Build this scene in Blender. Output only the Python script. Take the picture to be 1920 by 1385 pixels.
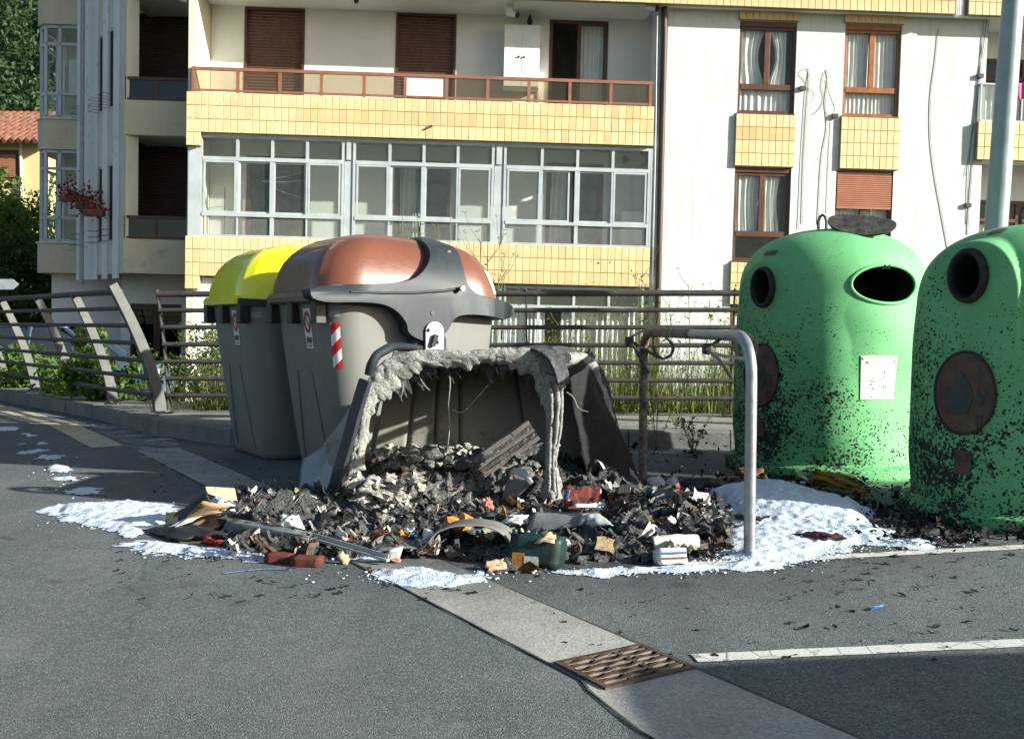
import bpy, bmesh, math, random
from mathutils import Vector, Matrix, Euler, noise as mn
sc = bpy.context.scene
for o in list(bpy.data.objects): bpy.data.objects.remove(o)
C = sc.collection
R = math.radians
rnd = random.Random(7)

# ------------------------------------------------------------------ camera
FPX, HOR, CZ = 1900.0, 603.0, 1.2          # focal length and horizon of the photograph in its own pixels, eye height
TH = math.atan((692.5-HOR)/FPX)
cd = bpy.data.cameras.new('camera'); cam = bpy.data.objects.new('camera', cd); C.objects.link(cam)
cam.location = (0, 0, CZ); cam.rotation_euler = (math.pi/2-TH, 0, 0)
cd.sensor_fit = 'HORIZONTAL'; cd.sensor_width = 36; cd.lens = 36*FPX/1920; cd.clip_start = 0.05; cd.clip_end = 2000
sc.camera = cam
# ------------------------------------------------------------------ world, sun, exposure
SUN_EL, SUN_AZ = R(19), R(21)            # sun stands right of and a little behind the camera
SDIR = Vector((math.cos(SUN_AZ)*math.cos(SUN_EL), -math.sin(SUN_AZ)*math.cos(SUN_EL), math.sin(SUN_EL)))
w = bpy.data.worlds.new('World'); sc.world = w; w.use_nodes = True
nt = w.node_tree; bg = nt.nodes['Background']
sky = nt.nodes.new('ShaderNodeTexSky'); sky.sky_type = 'NISHITA'; sky.sun_disc = False
sky.sun_elevation = SUN_EL; sky.sun_rotation = math.pi/2+SUN_AZ; sky.air_density = 1.0; sky.dust_density = 1.6; sky.ozone_density = 1.2
nt.links.new(sky.outputs[0], bg.inputs[0]); bg.inputs[1].default_value = 0.072
sl = bpy.data.lights.new('sun', 'SUN'); sl.energy = 5.0; sl.angle = R(0.53); sl.color = (1.0, 0.985, 0.89)
so = bpy.data.objects.new('sun', sl); C.objects.link(so); so.location = (20, -10, 15)
so.rotation_euler = SDIR.to_track_quat('Z', 'Y').to_euler()
vs = sc.view_settings; vs.view_transform = 'Standard'; vs.look = 'None'; vs.gamma = 1.0; vs.exposure = 1.22
sc.render.engine = 'CYCLES'; cy = sc.cycles
cy.use_denoising = True; cy.max_bounces = 8; cy.diffuse_bounces = 3; cy.glossy_bounces = 3; cy.transmission_bounces = 6; cy.transparent_max_bounces = 12
cy.sample_clamp_indirect = 6.0; cy.caustics_reflective = False; cy.caustics_refractive = False

# ------------------------------------------------------------------ geometry helpers
def ray(px, py):
    a = (px-960)/FPX; b = (692.5-py)/FPX
    return Vector((a, math.cos(TH)+b*math.sin(TH), -math.sin(TH)+b*math.cos(TH)))
def G(px, py, z=0.0):                      # point of the level z that the photograph shows at a pixel
    d = ray(px, py); return Vector((0, 0, CZ))+d*((z-CZ)/d.z)
def AT(px, py, Y):                         # point at depth Y
    d = ray(px, py); return Vector((0, 0, CZ))+d*(Y/d.y)
BM = Matrix.Translation((0, 20, 1.2)) @ Matrix.Rotation(R(2.2), 4, 'Z') @ Matrix.Rotation(R(1.375), 4, 'Y')
BI = BM.inverted()
def bp(px, py, w=0.0):                     # the building's own (u, v) on its plane at depth w
    o = BI @ Vector((0, 0, CZ)); d = BI.to_3x3() @ ray(px, py)
    p = o+d*((w-o.y)/d.y); return p.x, p.z
def lerp(a, b, t): return a+(b-a)*t
def smooth(t): t = max(0, min(1, t)); return t*t*(3-2*t)
def fb(p, s=1.0, oct=4, seed=0): return mn.fractal(Vector((p[0]*s+seed*13.7, p[1]*s-seed*7.3, (p[2] if len(p) > 2 else 0)*s+seed*3.1)), 1.0, 2.0, oct)
def spline(pts, n=8, closed=False):        # Catmull-Rom
    P = [Vector(p) for p in pts]; N = len(P); out = []
    segs = N if closed else N-1
    for i in range(segs):
        if closed: p0, p1, p2, p3 = P[(i-1) % N], P[i], P[(i+1) % N], P[(i+2) % N]
        else: p0, p1, p2, p3 = P[max(i-1, 0)], P[i], P[i+1], P[min(i+2, N-1)]
        for k in range(n):
            t = k/n; out.append(0.5*((2*p1)+(p2-p0)*t+(2*p0-5*p1+4*p2-p3)*t*t+(3*p1-p0-3*p2+p3)*t**3))
    if not closed: out.append(P[-1].copy())
    return out

class MB:
    def __init__(s): s.v = []; s.f = []; s.uv = None
    def add(s, v, f):
        k = len(s.v); s.v += [Vector(p) for p in v]; s.f += [[i+k for i in q] for q in f]; return s
    def box(s, x0, x1, y0, y1, z0, z1, m=None):
        v = [Vector(p) for p in ((x0,y0,z0),(x1,y0,z0),(x1,y1,z0),(x0,y1,z0),(x0,y0,z1),(x1,y0,z1),(x1,y1,z1),(x0,y1,z1))]
        if m: v = [m @ p for p in v]
        return s.add(v, [(0,3,2,1),(4,5,6,7),(0,1,5,4),(1,2,6,5),(2,3,7,6),(3,0,4,7)])
    def cbox(s, c, sz, m=None):
        a = [c[i]-sz[i]/2 for i in range(3)]; b = [c[i]+sz[i]/2 for i in range(3)]
        return s.box(a[0], b[0], a[1], b[1], a[2], b[2], m)
    def bar(s, a, b, w, h, up=(0,0,1)):    # rectangular bar from a to b
        a, b = Vector(a), Vector(b); d = b-a; L = d.length; d.normalize(); up = Vector(up)
        x = d.cross(up)
        if x.length < 1e-4: x = d.cross(Vector((1,0,0)))
        x.normalize(); y = x.cross(d)
        v = [p+x*i*w/2+y*j*h/2 for p in (a, b) for i, j in ((-1,-1),(1,-1),(1,1),(-1,1))]
        return s.add(v, [(0,1,2,3),(7,6,5,4),(0,4,5,1),(1,5,6,2),(2,6,7,3),(3,7,4,0)])
    def tube(s, pts, r, n=8, closed=False, flat=1.0):
        P = [Vector(p) for p in pts]; N = len(P)
        rr = r if isinstance(r, (list, tuple)) else [r]*N
        vs = []; t0 = None; x = None
        for i in range(N):
            if closed: t = P[(i+1) % N]-P[i-1]
            else: t = P[min(i+1, N-1)]-P[max(i-1, 0)]
            if t.length < 1e-9: t = Vector((0,0,1))
            t.normalize()
            if x is None:
                x = t.orthogonal().normalized() if abs(t.z) > .95 else t.cross(Vector((0,0,1))).normalized()
            else:
                x = x-t*x.dot(t); x = x.normalized() if x.length > 1e-6 else t.orthogonal().normalized()
            y = t.cross(x)
            for k in range(n):
                a = 2*math.pi*k/n; vs.append(P[i]+(x*math.cos(a)+y*math.sin(a)*flat)*rr[i])
        f = []
        for i in range(N if closed else N-1):
            j = (i+1) % N
            for k in range(n): f.append((i*n+k, i*n+(k+1) % n, j*n+(k+1) % n, j*n+k))
        if not closed: f.append(tuple(range(n-1, -1, -1))); f.append(tuple((N-1)*n+k for k in range(n)))
        return s.add(vs, f)
    def grid(s, fn, nu, nv, cu=False, cv=False):
        U = nu if cu else nu+1; V = nv if cv else nv+1
        v = [fn(i/nu, j/nv) for j in range(V) for i in range(U)]
        f = [(j*U+i, j*U+(i+1) % U, ((j+1) % V)*U+(i+1) % U, ((j+1) % V)*U+i) for j in range(nv) for i in range(nu)]
        return s.add(v, f)
    def loft(s, rings, closed=True, cap0=False, cap1=False):
        n = len(rings[0]); v = [p for r in rings for p in r]; f = []
        for j in range(len(rings)-1):
            for i in range(n if closed else n-1): f.append((j*n+i, j*n+(i+1) % n, (j+1)*n+(i+1) % n, (j+1)*n+i))
        if cap0: f.append(tuple(range(n-1, -1, -1)))
        if cap1: f.append(tuple((len(rings)-1)*n+i for i in range(n)))
        return s.add(v, f)
    def prism(s, poly, fn0, fn1):          # polygon (2D) extruded between two maps of the plane
        n = len(poly); v = [fn0(*p) for p in poly]+[fn1(*p) for p in poly]
        return s.add(v, [tuple(range(n-1, -1, -1)), tuple(range(n, 2*n))]+[(i, (i+1) % n, n+(i+1) % n, n+i) for i in range(n)])
    def disc(s, c, nrm, r, n=20, r2=None):
        nrm = Vector(nrm).normalized(); x = nrm.orthogonal().normalized(); y = nrm.cross(x); c = Vector(c)
        if r2 is None: return s.add([c+(x*math.cos(2*math.pi*k/n)+y*math.sin(2*math.pi*k/n))*r for k in range(n)], [tuple(range(n))])
    def mesh(s, name, mat, smooth_=False, sharp=40, recalc=True):
        me = bpy.data.meshes.new(name); me.from_pydata([tuple(p) for p in s.v], [], s.f); me.update()
        if recalc:
            b = bmesh.new(); b.from_mesh(me); bmesh.ops.recalc_face_normals(b, faces=b.faces); b.to_mesh(me); b.free()
        if smooth_:
            me.polygons.foreach_set('use_smooth', [True]*len(me.polygons)); me.set_sharp_from_angle(angle=R(sharp))
        if mat: me.materials.append(mat)
        return me
    def build(s, name, mat, parent=None, smooth_=False, sharp=40, bevel=0, recalc=True, solid=0):
        o = bpy.data.objects.new(name, s.mesh(name, mat, smooth_, sharp, recalc)); C.objects.link(o); o.parent = parent
        if solid:
            m = o.modifiers.new('solid', 'SOLIDIFY'); m.thickness = solid; m.offset = 0
        if bevel:
            m = o.modifiers.new('bevel', 'BEVEL'); m.width = bevel; m.segments = 2; m.limit_method = 'ANGLE'; m.angle_limit = R(40)
        return o
def empty(name, loc=(0,0,0), rz=0, label=None, cat=None, group=None, kind=None):
    o = bpy.data.objects.new(name, None); C.objects.link(o); o.location = loc; o.rotation_euler = (0, 0, rz); o.empty_display_size = 0.1
    if label: tag(o, label, cat, group, kind)
    return o
def tag(o, label=None, cat=None, group=None, kind=None):
    if label: o['label'] = label
    if cat: o['category'] = cat
    if group: o['group'] = group
    if kind: o['kind'] = kind
    return o
def inst(src, parent=None, **kw):          # another object on the same mesh
    o = bpy.data.objects.new(kw.get('name', src.name.split('.')[0]), src.data); C.objects.link(o); o.parent = parent
    return o
def setuv(o, fn):                          # fn(vertex co) -> (u, v)
    me = o.data; ul = me.uv_layers.new(name='uv')
    for l in me.loops: ul.data[l.index].uv = fn(me.vertices[l.vertex_index].co)

# ------------------------------------------------------------------ materials
class N:                                    # small node-graph writer
    def __init__(s, name):
        s.m = bpy.data.materials.new(name); s.m.use_nodes = True; s.t = s.m.node_tree; s.b = s.t.nodes['Principled BSDF']; s.out = s.t.nodes['Material Output']
    def n(s, t, **k):
        x = s.t.nodes.new(t)
        for a, b in k.items(): setattr(x, a, b)
        return x
    def L(s, a, b): s.t.links.new(a, b)
    def val(s, sock, x):
        if isinstance(x, (int, float)): sock.default_value = x
        elif isinstance(x, (tuple, list)): sock.default_value = tuple(x)+((1,) if len(x) == 3 and len(sock.default_value) == 4 else ())
        else: s.L(x, sock)
    def co(s, kind='Object'): return s.n('ShaderNodeTexCoord').outputs[kind]
    def map(s, src, scale=(1,1,1), loc=(0,0,0), rot=(0,0,0)):
        x = s.n('ShaderNodeMapping'); s.L(src, x.inputs[0]); x.inputs['Scale'].default_value = scale; x.inputs['Location'].default_value = loc; x.inputs['Rotation'].default_value = rot
        return x.outputs[0]
    def noise(s, scale=5, detail=4, rough=.55, src=None, dist=0, out=0):
        x = s.n('ShaderNodeTexNoise'); s.L(src or s.co(), x.inputs['Vector'])
        x.inputs['Scale'].default_value = scale; x.inputs['Detail'].default_value = detail; x.inputs['Roughness'].default_value = rough; x.inputs['Distortion'].default_value = dist
        return x.outputs[out]
    def vor(s, scale=5, src=None, feat='F1', out='Distance', rand=1):
        x = s.n('ShaderNodeTexVoronoi', feature=feat); s.L(src or s.co(), x.inputs['Vector']); x.inputs['Scale'].default_value = scale; x.inputs['Randomness'].default_value = rand
        return x.outputs[out]
    def ramp(s, f, stops, interp='LINEAR'):
        x = s.n('ShaderNodeValToRGB'); s.L(f, x.inputs[0]); e = x.color_ramp.elements; x.color_ramp.interpolation = interp
        while len(e) < len(stops): e.new(0.5)
        for i, (p, c) in enumerate(stops):
            e[i].position = p; e[i].color = (c, c, c, 1) if isinstance(c, (int, float)) else tuple(c)+(1,)
        return x.outputs[0]
    def mix(s, f, a, b, blend='MIX'):
        x = s.n('ShaderNodeMix', data_type='RGBA', blend_type=blend)
        s.val(x.inputs[0], f); s.val(x.inputs[6], a); s.val(x.inputs[7], b); return x.outputs[2]
    def math(s, op, a, b=0.0, c=0.0, clamp=False):
        x = s.n('ShaderNodeMath', operation=op, use_clamp=clamp); s.val(x.inputs[0], a); s.val(x.inputs[1], b)
        if op in ('MULTIPLY_ADD', 'COMPARE', 'SMOOTH_MIN'): s.val(x.inputs[2], c)
        return x.outputs[0]
    def sep(s, src):
        x = s.n('ShaderNodeSeparateXYZ'); s.L(src, x.inputs[0]); return x.outputs
    def bump(s, h, strength=.3, dist=.01, base=None):
        x = s.n('ShaderNodeBump'); s.L(h, x.inputs['Height']); x.inputs['Strength'].default_value = strength; x.inputs['Distance'].default_value = dist
        if base: s.L(base, x.inputs['Normal'])
        s.L(x.outputs[0], s.b.inputs['Normal']); return x.outputs[0]
    def fin(s, col=None, rough=None, metal=None, spec=None, alpha=None, coat=None):
        for nm, x in (('Base Color', col), ('Roughness', rough), ('Metallic', metal), ('Specular IOR Level', spec), ('Alpha', alpha), ('Coat Weight', coat)):
            if x is not None: s.val(s.b.inputs[nm], x)
        return s.m
def hexc(r, g, b):
    f = lambda c: (c/255)/12.92 if c/255 <= .04045 else ((c/255+.055)/1.055)**2.4
    return (f(r), f(g), f(b))
def plain(name, col, rough=.6, metal=0, var=.25, scale=6, bump=.0, bscale=40, spec=.4, island=0.0):
    s = N(name); f = s.noise(scale, 5, .6)
    dark = tuple(c*(1-var) for c in col); lite = tuple(min(1, c*(1+var*.6)) for c in col)
    c = s.mix(s.ramp(f, [(.3, 0), (.7, 1)]), dark, lite)
    if island:
        ri = s.n('ShaderNodeNewGeometry').outputs['Random Per Island']
        c = s.mix(1.0, c, s.ramp(ri, [(0, 1-island), (1, 1+island*.3)]), 'MULTIPLY')
    r = s.math('MULTIPLY_ADD', f, .25, rough-.12)
    if bump: s.bump(s.noise(bscale, 4, .6), bump, .01)
    return s.fin(c, r, metal, spec)
M = {}
def asphalt():
    s = N('asphalt'); P = s.co()
    big = s.noise(.7, 4, .6); mid = s.noise(9, 4, .7); fine = s.vor(210, out='Color'); fd = s.vor(210); g2 = s.noise(150, 3, .7)
    base = s.mix(s.ramp(big, [(.3, 0), (.7, 1)]), (.108, .126, .126), (.150, .168, .162))
    base = s.mix(s.math('MULTIPLY', s.ramp(mid, [(.42, 0), (.75, 1)]), .35), base, (.085, .092, .092))
    st = s.ramp(s.sep(fine)[0], [(0, .35), (.55, .8), (.86, 1.15), (1, 2.1)])
    base = s.mix(.85, base, st, 'MULTIPLY')
    wear = s.ramp(s.noise(1.7, 5, .65, src=s.map(P, (1, .5, 1), rot=(0, 0, .55))), [(.5, 0), (.72, 1)])
    base = s.mix(s.math('MULTIPLY', wear, .35), base, (.19, .19, .172))
    lane = s.noise(.9, 4, .6, src=s.map(P, (2.2, .18, 1), rot=(0, 0, -.56))); base = s.mix(s.math('MULTIPLY', s.ramp(lane, [(.45, 0), (.7, 1)]), .35), base, (.062, .07, .07)); pale = s.noise(2.3, 6, .7); base = s.mix(s.math('MULTIPLY', s.ramp(pale, [(.55, 0), (.8, 1)]), .3), base, (.24, .245, .225))
    sepP = s.sep(P)                         # oil and soot spots
    spots = s.ramp(s.noise(3.1, 2, .5), [(.68, 0), (.74, 1)])
    base = s.mix(s.math('MULTIPLY', spots, .45), base, (.02, .02, .022))
    sd = s.n('ShaderNodeVectorMath', operation='DISTANCE'); s.L(P, sd.inputs[0]); sd.inputs[1].default_value = (.5, 6.6, 0)
    soot = s.math('MULTIPLY', s.ramp(s.math('DIVIDE', sd.outputs['Value'], 6.0), [(.22, 1), (.42, 0)]), s.ramp(s.noise(4, 6, .7), [(.3, .35), (.6, 1)]))
    base = s.mix(s.math('MULTIPLY', soot, .93), base, (.012, .012, .013))
    ck = s.vor(1.15, feat='DISTANCE_TO_EDGE', src=s.map(P, (1, 1.6, 1)))
    wob = s.n('ShaderNodeVectorMath', operation='MULTIPLY_ADD'); s.L(s.noise(3, 4, .6, out=1), wob.inputs[0]); wob.inputs[1].default_value = (.5, .5, 0); s.L(P, wob.inputs[2])
    ck = s.vor(.45, feat='DISTANCE_TO_EDGE', src=wob.outputs[0])
    crack = s.math('MULTIPLY', s.ramp(ck, [(.0, 1), (.006, 0)]), s.ramp(s.noise(.6, 2), [(.44, 0), (.54, 1)]))
    patchm = s.ramp(s.vor(.33, src=wob.outputs[0], out='Color'), [(.72, 0), (.74, 1)]); base = s.mix(s.math('MULTIPLY', s.sep(patchm)[0], .28), base, (.065, .074, .074))
    base = s.mix(s.math('MULTIPLY', crack, .4), base, (.02, .02, .02))
    h = s.math('MULTIPLY_ADD', g2, .5, s.math('MULTIPLY', fd, -1.6))
    s.bump(h, .45, .004)
    return s.fin(base, s.math('MULTIPLY_ADD', mid, .2, .72), 0, .35)
M['asphalt'] = asphalt()
def concrete(name, c1, c2, sc_=1.0, stain=.5, soot=False):
    s = N(name); P = s.co()
    a = s.noise(2.2*sc_, 6, .65); b = s.noise(28*sc_, 5, .7); g = s.vor(170*sc_, out='Color')
    col = s.mix(s.ramp(a, [(.3, 0), (.72, 1)]), c1, c2)
    col = s.mix(.8, col, s.ramp(s.sep(g)[0], [(0, .72), (.6, 1), (1, 1.22)]), 'MULTIPLY')
    col = s.mix(s.math('MULTIPLY', s.ramp(b, [(.52, 0), (.72, 1)]), stain), col, tuple(x*.4 for x in c1))
    if soot:
        sd = s.n('ShaderNodeVectorMath', operation='DISTANCE'); s.L(P, sd.inputs[0]); sd.inputs[1].default_value = (.4, 6.6, 0)
        so_ = s.math('MULTIPLY', s.ramp(s.math('DIVIDE', sd.outputs['Value'], 6.0), [(.25, 1), (.46, 0)]), s.ramp(s.noise(5, 6, .7), [(.3, .5), (.55, 1)]))
        col = s.mix(s.math('MULTIPLY', so_, .93), col, (.014, .014, .015))
    s.bump(s.math('ADD', b, s.math('MULTIPLY', s.noise(120*sc_, 3), .4)), .45, .008)
    return s.fin(col, .85, 0, .3)
M['gutter'] = concrete('gutter_concrete', (.27, .275, .25), (.38, .385, .35), 1, .35, True)
M['kerb'] = concrete('kerb_concrete', (.13, .135, .125), (.22, .22, .2), 1.3, .6)
M['paving'] = concrete('paving_concrete', (.2, .2, .175), (.3, .295, .26), 1, .5, True)
M['soil'] = concrete('soil', (.05, .045, .03), (.1, .09, .06), .6, .6)
def road_paint(name, col):
    s = N(name); wearn = s.noise(14, 6, .75); cr = s.vor(7, feat='DISTANCE_TO_EDGE', src=s.map(s.co(), (1, .8, 1)))
    d = s.math('MAXIMUM', s.ramp(wearn, [(.56, 0), (.66, 1)]), s.ramp(cr, [(0, 1), (.02, 0)]))
    c = s.mix(s.math('MULTIPLY', d, .85), s.mix(s.noise(3, 4), tuple(x*.75 for x in col), col), (.06, .063, .06))
    s.bump(s.noise(110, 3), .4, .004); return s.fin(c, .7, 0, .3)
M['paint_white'] = road_paint('paint_white', (.62, .62, .57)); M['paint_yellow'] = road_paint('paint_yellow', (.52, .47, .33))
def stucco(name, c, dirt=.5, streak=True, peel=0.0):
    s = N(name); P = s.co()
    a = s.noise(.9, 6, .65); b = s.noise(5, 6, .7); st = s.noise(3, 5, .6, src=s.map(P, (3, 3, .22)))
    col = s.mix(s.ramp(a, [(.35, 0), (.7, 1)]), tuple(x*.86 for x in c), c)
    col = s.mix(s.math('MULTIPLY', s.ramp(b, [(.55, 0), (.78, 1)]), dirt*.5), col, tuple(x*.6 for x in c))
    if streak: col = s.mix(s.math('MULTIPLY', s.ramp(st, [(.54, 0), (.78, 1)]), dirt*.6), col, (c[0]*.55, c[1]*.54, c[2]*.48))
    if peel:
        pm = s.ramp(s.noise(1.3, 9, .78), [(.58-peel*.05, 0), (.66-peel*.05, 1)])
        col = s.mix(s.math('MULTIPLY', pm, .6), col, (.26, .26, .25))
    s.bump(s.noise(45, 4, .7), .25, .01); return s.fin(col, .88, 0, .25)
M['white_wall'] = stucco('white_stucco', (.64, .69, .66), 1.0); M['white_soft'] = stucco('white_plaster', (.78, .79, .76), .15, False)
M['beige_wall'] = stucco('beige_stucco', (.60, .54, .40), .5, True, .25); M['cream_wall'] = stucco('cream_stucco', (.66, .63, .52), .5, True)
M['grey_wall'] = stucco('peeling_white', (.80, .81, .79), .4, True, .2)
M['yellow_wall'] = stucco('yellow_stucco', (.72, .6, .3), .2, False)
def tile_mat():
    s = N('glazed_tile'); oi = s.n('ShaderNodeObjectInfo'); ri = s.n('ShaderNodeNewGeometry').outputs['Random Per Island']
    r = s.math('FRACT', s.math('ADD', oi.outputs['Random'], ri))
    P = s.co('Generated'); A = s.n('ShaderNodeAttribute', attribute_name='warm', attribute_type='OBJECT').outputs['Fac']
    c = s.ramp(r, [(0, (.66, .52, .28)), (.35, (.70, .56, .31)), (.7, (.73, .59, .33)), (1, (.69, .54, .30))])
    c = s.mix(A, c, s.ramp(r, [(0, (.64, .38, .19)), (.5, (.70, .43, .21)), (1, (.72, .48, .23))]))
    c = s.mix(s.ramp(s.noise(2.4, 5, .7, src=P), [(.45, 0), (.9, .5)]), c, (.50, .30, .10))
    c = s.mix(s.math('MULTIPLY', s.ramp(s.noise(1.2, 6, .7, src=s.n('ShaderNodeNewGeometry').outputs['Position']), [(.58, 0), (.75, 1)]), .3), c, (.4, .33, .2))
    return s.fin(c, .4, 0, .45)
M['tile'] = tile_mat(); M['grout'] = plain('grout', (.27, .23, .15), .9)
M['alu'] = plain('aluminium_frame', (.46, .51, .52), .4, .1, .15, 3)
M['brown_frame'] = plain('brown_frame', (.10, .040, .024), .45, 0, .3, 4); M['brown_rail'] = plain('brown_rail', (.28, .115, .068), .5, 0, .25, 5)
M['wood_frame'] = plain('wood_frame', (.30, .105, .030), .4, 0, .3, 8); M['shutter_dark'] = plain('shutter_dark', (.075, .044, .032), .5, 0, .2, 3)
M['shutter_tan'] = plain('shutter_tan', (.36, .145, .085), .5, 0, .15, 3)
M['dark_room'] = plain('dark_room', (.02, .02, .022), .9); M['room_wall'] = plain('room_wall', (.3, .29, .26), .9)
M['curtain'] = plain('curtain', (.72, .74, .70), .9, 0, .1, 4)
def glass(name, tint=(.85, .9, .9), gloss=.55, haze=0.0, hazec=(.5, .5, .47)):
    s = N(name); t = s.t; t.nodes.remove(s.b)
    tr = s.n('ShaderNodeBsdfTransparent'); tr.inputs[0].default_value = tint+(1,)
    gl = s.n('ShaderNodeBsdfGlossy'); gl.inputs['Roughness'].default_value = .04; gl.inputs['Color'].default_value = (.9, .95, .95, 1)
    fr = s.n('ShaderNodeLayerWeight'); fr.inputs[0].default_value = .5
    f = s.math('MULTIPLY_ADD', s.math('POWER', fr.outputs['Facing'], 4.0), .55, gloss*.12, clamp=True)
    m1 = s.n('ShaderNodeMixShader'); s.L(f, m1.inputs[0]); s.L(tr.outputs[0], m1.inputs[1]); s.L(gl.outputs[0], m1.inputs[2]); o = m1.outputs[0]
    if haze:
        df = s.n('ShaderNodeBsdfDiffuse'); df.inputs[0].default_value = hazec+(1,)
        m2 = s.n('ShaderNodeMixShader'); hz = s.math('MULTIPLY', s.ramp(s.noise(3, 6, .7), [(.2, .5), (.75, 1)]), haze)
        s.L(hz, m2.inputs[0]); s.L(o, m2.inputs[1]); s.L(df.outputs[0], m2.inputs[2]); o = m2.outputs[0]
    s.L(o, s.out.inputs[0]); return s.m
M['glass'] = glass('window_glass', (.965, .975, .97), .15, .012); M['glass_hazy'] = glass('hazy_glass', (.9, .92, .91), .15, .16, (.46, .48, .45))
M['glass_smoke'] = glass('smoked_panel', (.74, .68, .58), .15, .07, (.4, .35, .26)); M['glass_dark'] = glass('dark_panel', (.05, .055, .06), .5)
M['glass_gal'] = glass('gallery_glass', (.965, .98, .97), .15, .035, (.56, .60, .56)); M['glass_transom'] = glass('shaded_transom', (.83, .86, .84), .15, .08, (.3, .32, .29))  # transom tint and haze carry the shade of the ceiling behind
M['steel'] = plain('galvanised_steel', (.34, .36, .37), .45, .75, .2, 14, .1, 60); M['steel_dark'] = plain('dark_strap', (.07, .065, .06), .55, .5, .3, 20)
M['rust'] = plain('burnt_rusty_steel', (.21, .165, .12), .8, .1, .8, 22, .4, 50)
M['fence'] = plain('fence_paint', (.060, .055, .050), .6, .1, .35, 9, .15, 60); M['fence_post'] = plain('fence_post_paint', (.11, .115, .108), .65, 0, .35, 7, .15, 60)
M['white_plastic'] = plain('white_plastic', (.74, .76, .74), .45, 0, .1); M['black_rubber'] = plain('black_rubber', (.018, .018, .018), .7)
M['pipe_brown'] = plain('brown_pipe', (.075, .042, .032), .5, 0, .3); M['pipe_grey'] = plain('grey_pipe', (.30, .33, .34), .5, .2, .2)
M['cable'] = plain('cable', (.38, .38, .36), .7, 0, .2); M['cable_dark'] = plain('dark_cable', (.06, .06, .06), .6); M['cable_tan'] = plain('tan_cable', (.42, .30, .19), .7)
def leaf_mat(name, c1, c2, trans=.35):
    s = N(name); ri = s.n('ShaderNodeNewGeometry').outputs['Random Per Island']
    c = s.mix(ri, c1, c2); s.fin(c, .55, 0, .3)
    tl = s.n('ShaderNodeBsdfTranslucent'); s.L(s.mix(1, c, (1.0, 1.25, .5), 'MULTIPLY'), tl.inputs[0])
    mx = s.n('ShaderNodeMixShader'); mx.inputs[0].default_value = trans; s.L(s.b.outputs[0], mx.inputs[1]); s.L(tl.outputs[0], mx.inputs[2]); s.L(mx.outputs[0], s.out.inputs[0])
    return s.m
M['leaf'] = leaf_mat('leaf_green', (.035, .075, .018), (.085, .15, .03)); M['leaf_dark'] = leaf_mat('leaf_dark', (.015, .038, .014), (.045, .085, .028), .2)
M['weed'] = leaf_mat('weed', (.10, .13, .035), (.24, .22, .085)); M['weed_green'] = leaf_mat('weed_green', (.075, .14, .03), (.17, .23, .06)); M['straw'] = leaf_mat('straw', (.22, .17, .08), (.38, .3, .15), .2)
M['stem'] = plain('stem', (.13, .15, .05), .7); M['bark'] = plain('bark', (.07, .055, .04), .9, 0, .5, 8, .6, 20)
M['petal_red'] = leaf_mat('red_petal', (.28, .012, .02), (.45, .03, .04), .2); M['petal_yellow'] = leaf_mat('yellow_petal', (.5, .42, .06), (.6, .5, .12), .3)
M['clay'] = plain('terracotta', (.20, .085, .05), .85, 0, .65, 5, .2, 30)
# ================================================================== THE SETTING
def poly_sheet(name, pts, z, mat, depth=0.0, sub=None):
    b = MB(); n = len(pts)
    if depth: b.prism([(p[0], p[1]) for p in pts], lambda x, y: Vector((x, y, z-depth)), lambda x, y: Vector((x, y, z)))
    else: b.add([(p[0], p[1], z) for p in pts], [tuple(range(n))])
    return b.build(name, mat)
ground = poly_sheet('ground', [(-400, -200), (400, -200), (400, 500), (-400, 500)], -.36, M['soil']); tag(ground, kind='structure')
KP = [G(2600, 812, .15), G(1370, 812, .15), G(430, 801, .18), G(295, 785, .18), G(170, 757, .18), G(0, 729, .18)]
KP[0].y = KP[1].y-.35
dl = (KP[5]-KP[4]).normalized(); KP.append(KP[5]+dl*38)
KL = [Vector((p.x, p.y, 0)) for p in KP]
FA, FB = Vector((-3.94, 11.45, .18)), Vector((2.40, 11.0, .18)); fdir = (FB-FA).normalized()
FL = [G(300, 772, .2), G(212, 757, .2), G(137, 743, .2), G(66, 731, .2)]
ld = (FL[3]-FL[0]).normalized()
road = poly_sheet('road', [(-70, -40), (60, -40), (60, KL[0].y+.1)]+[(p.x+.08, p.y+.08) for p in KL]+[(-70, KL[-1].y)], 0, M['asphalt'], .36); tag(road, kind='structure')
# gutter strip of concrete, with its V drain grate
gl0, gl1 = G(1115, 1297), G(655, 1062); gd = Vector((-.525, .851, 0)).normalized(); gn = Vector((gd.y, -gd.x, 0))
def strip(a, b, d0, d1, n, z, amp=.012, seed=0):
    L, Rr = [], []
    for i in range(n+1):
        p = lerp(a, b, i/n)
        L.append((p+gn*(d0+amp*fb((i*.35, 0), 1, 3, seed))).to_tuple()[:2]); Rr.append((p+gn*(d1+amp*fb((i*.35, 9), 1, 3, seed+1))).to_tuple()[:2])
    return L+Rr[::-1]
g0 = Vector((.268, 3.285, 0)); ga, gb = g0-gd*3.0, g0+gd*7.2
gst = strip(ga, gb, 0, .40, 120, .004)
def gleft(i):
    s_ = -3.0+10.2*i/120; return -.03-.07*min(1, max(0, -s_/.35)) if s_ < 0 else 0
gst = [((x+gn.x*gleft(i), y+gn.y*gleft(i)) if i <= 120 else (x, y)) for i, (x, y) in enumerate(gst)]
gs = poly_sheet('gutter_strip', gst, .004, M['gutter']); tag(gs, kind='structure')
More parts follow.
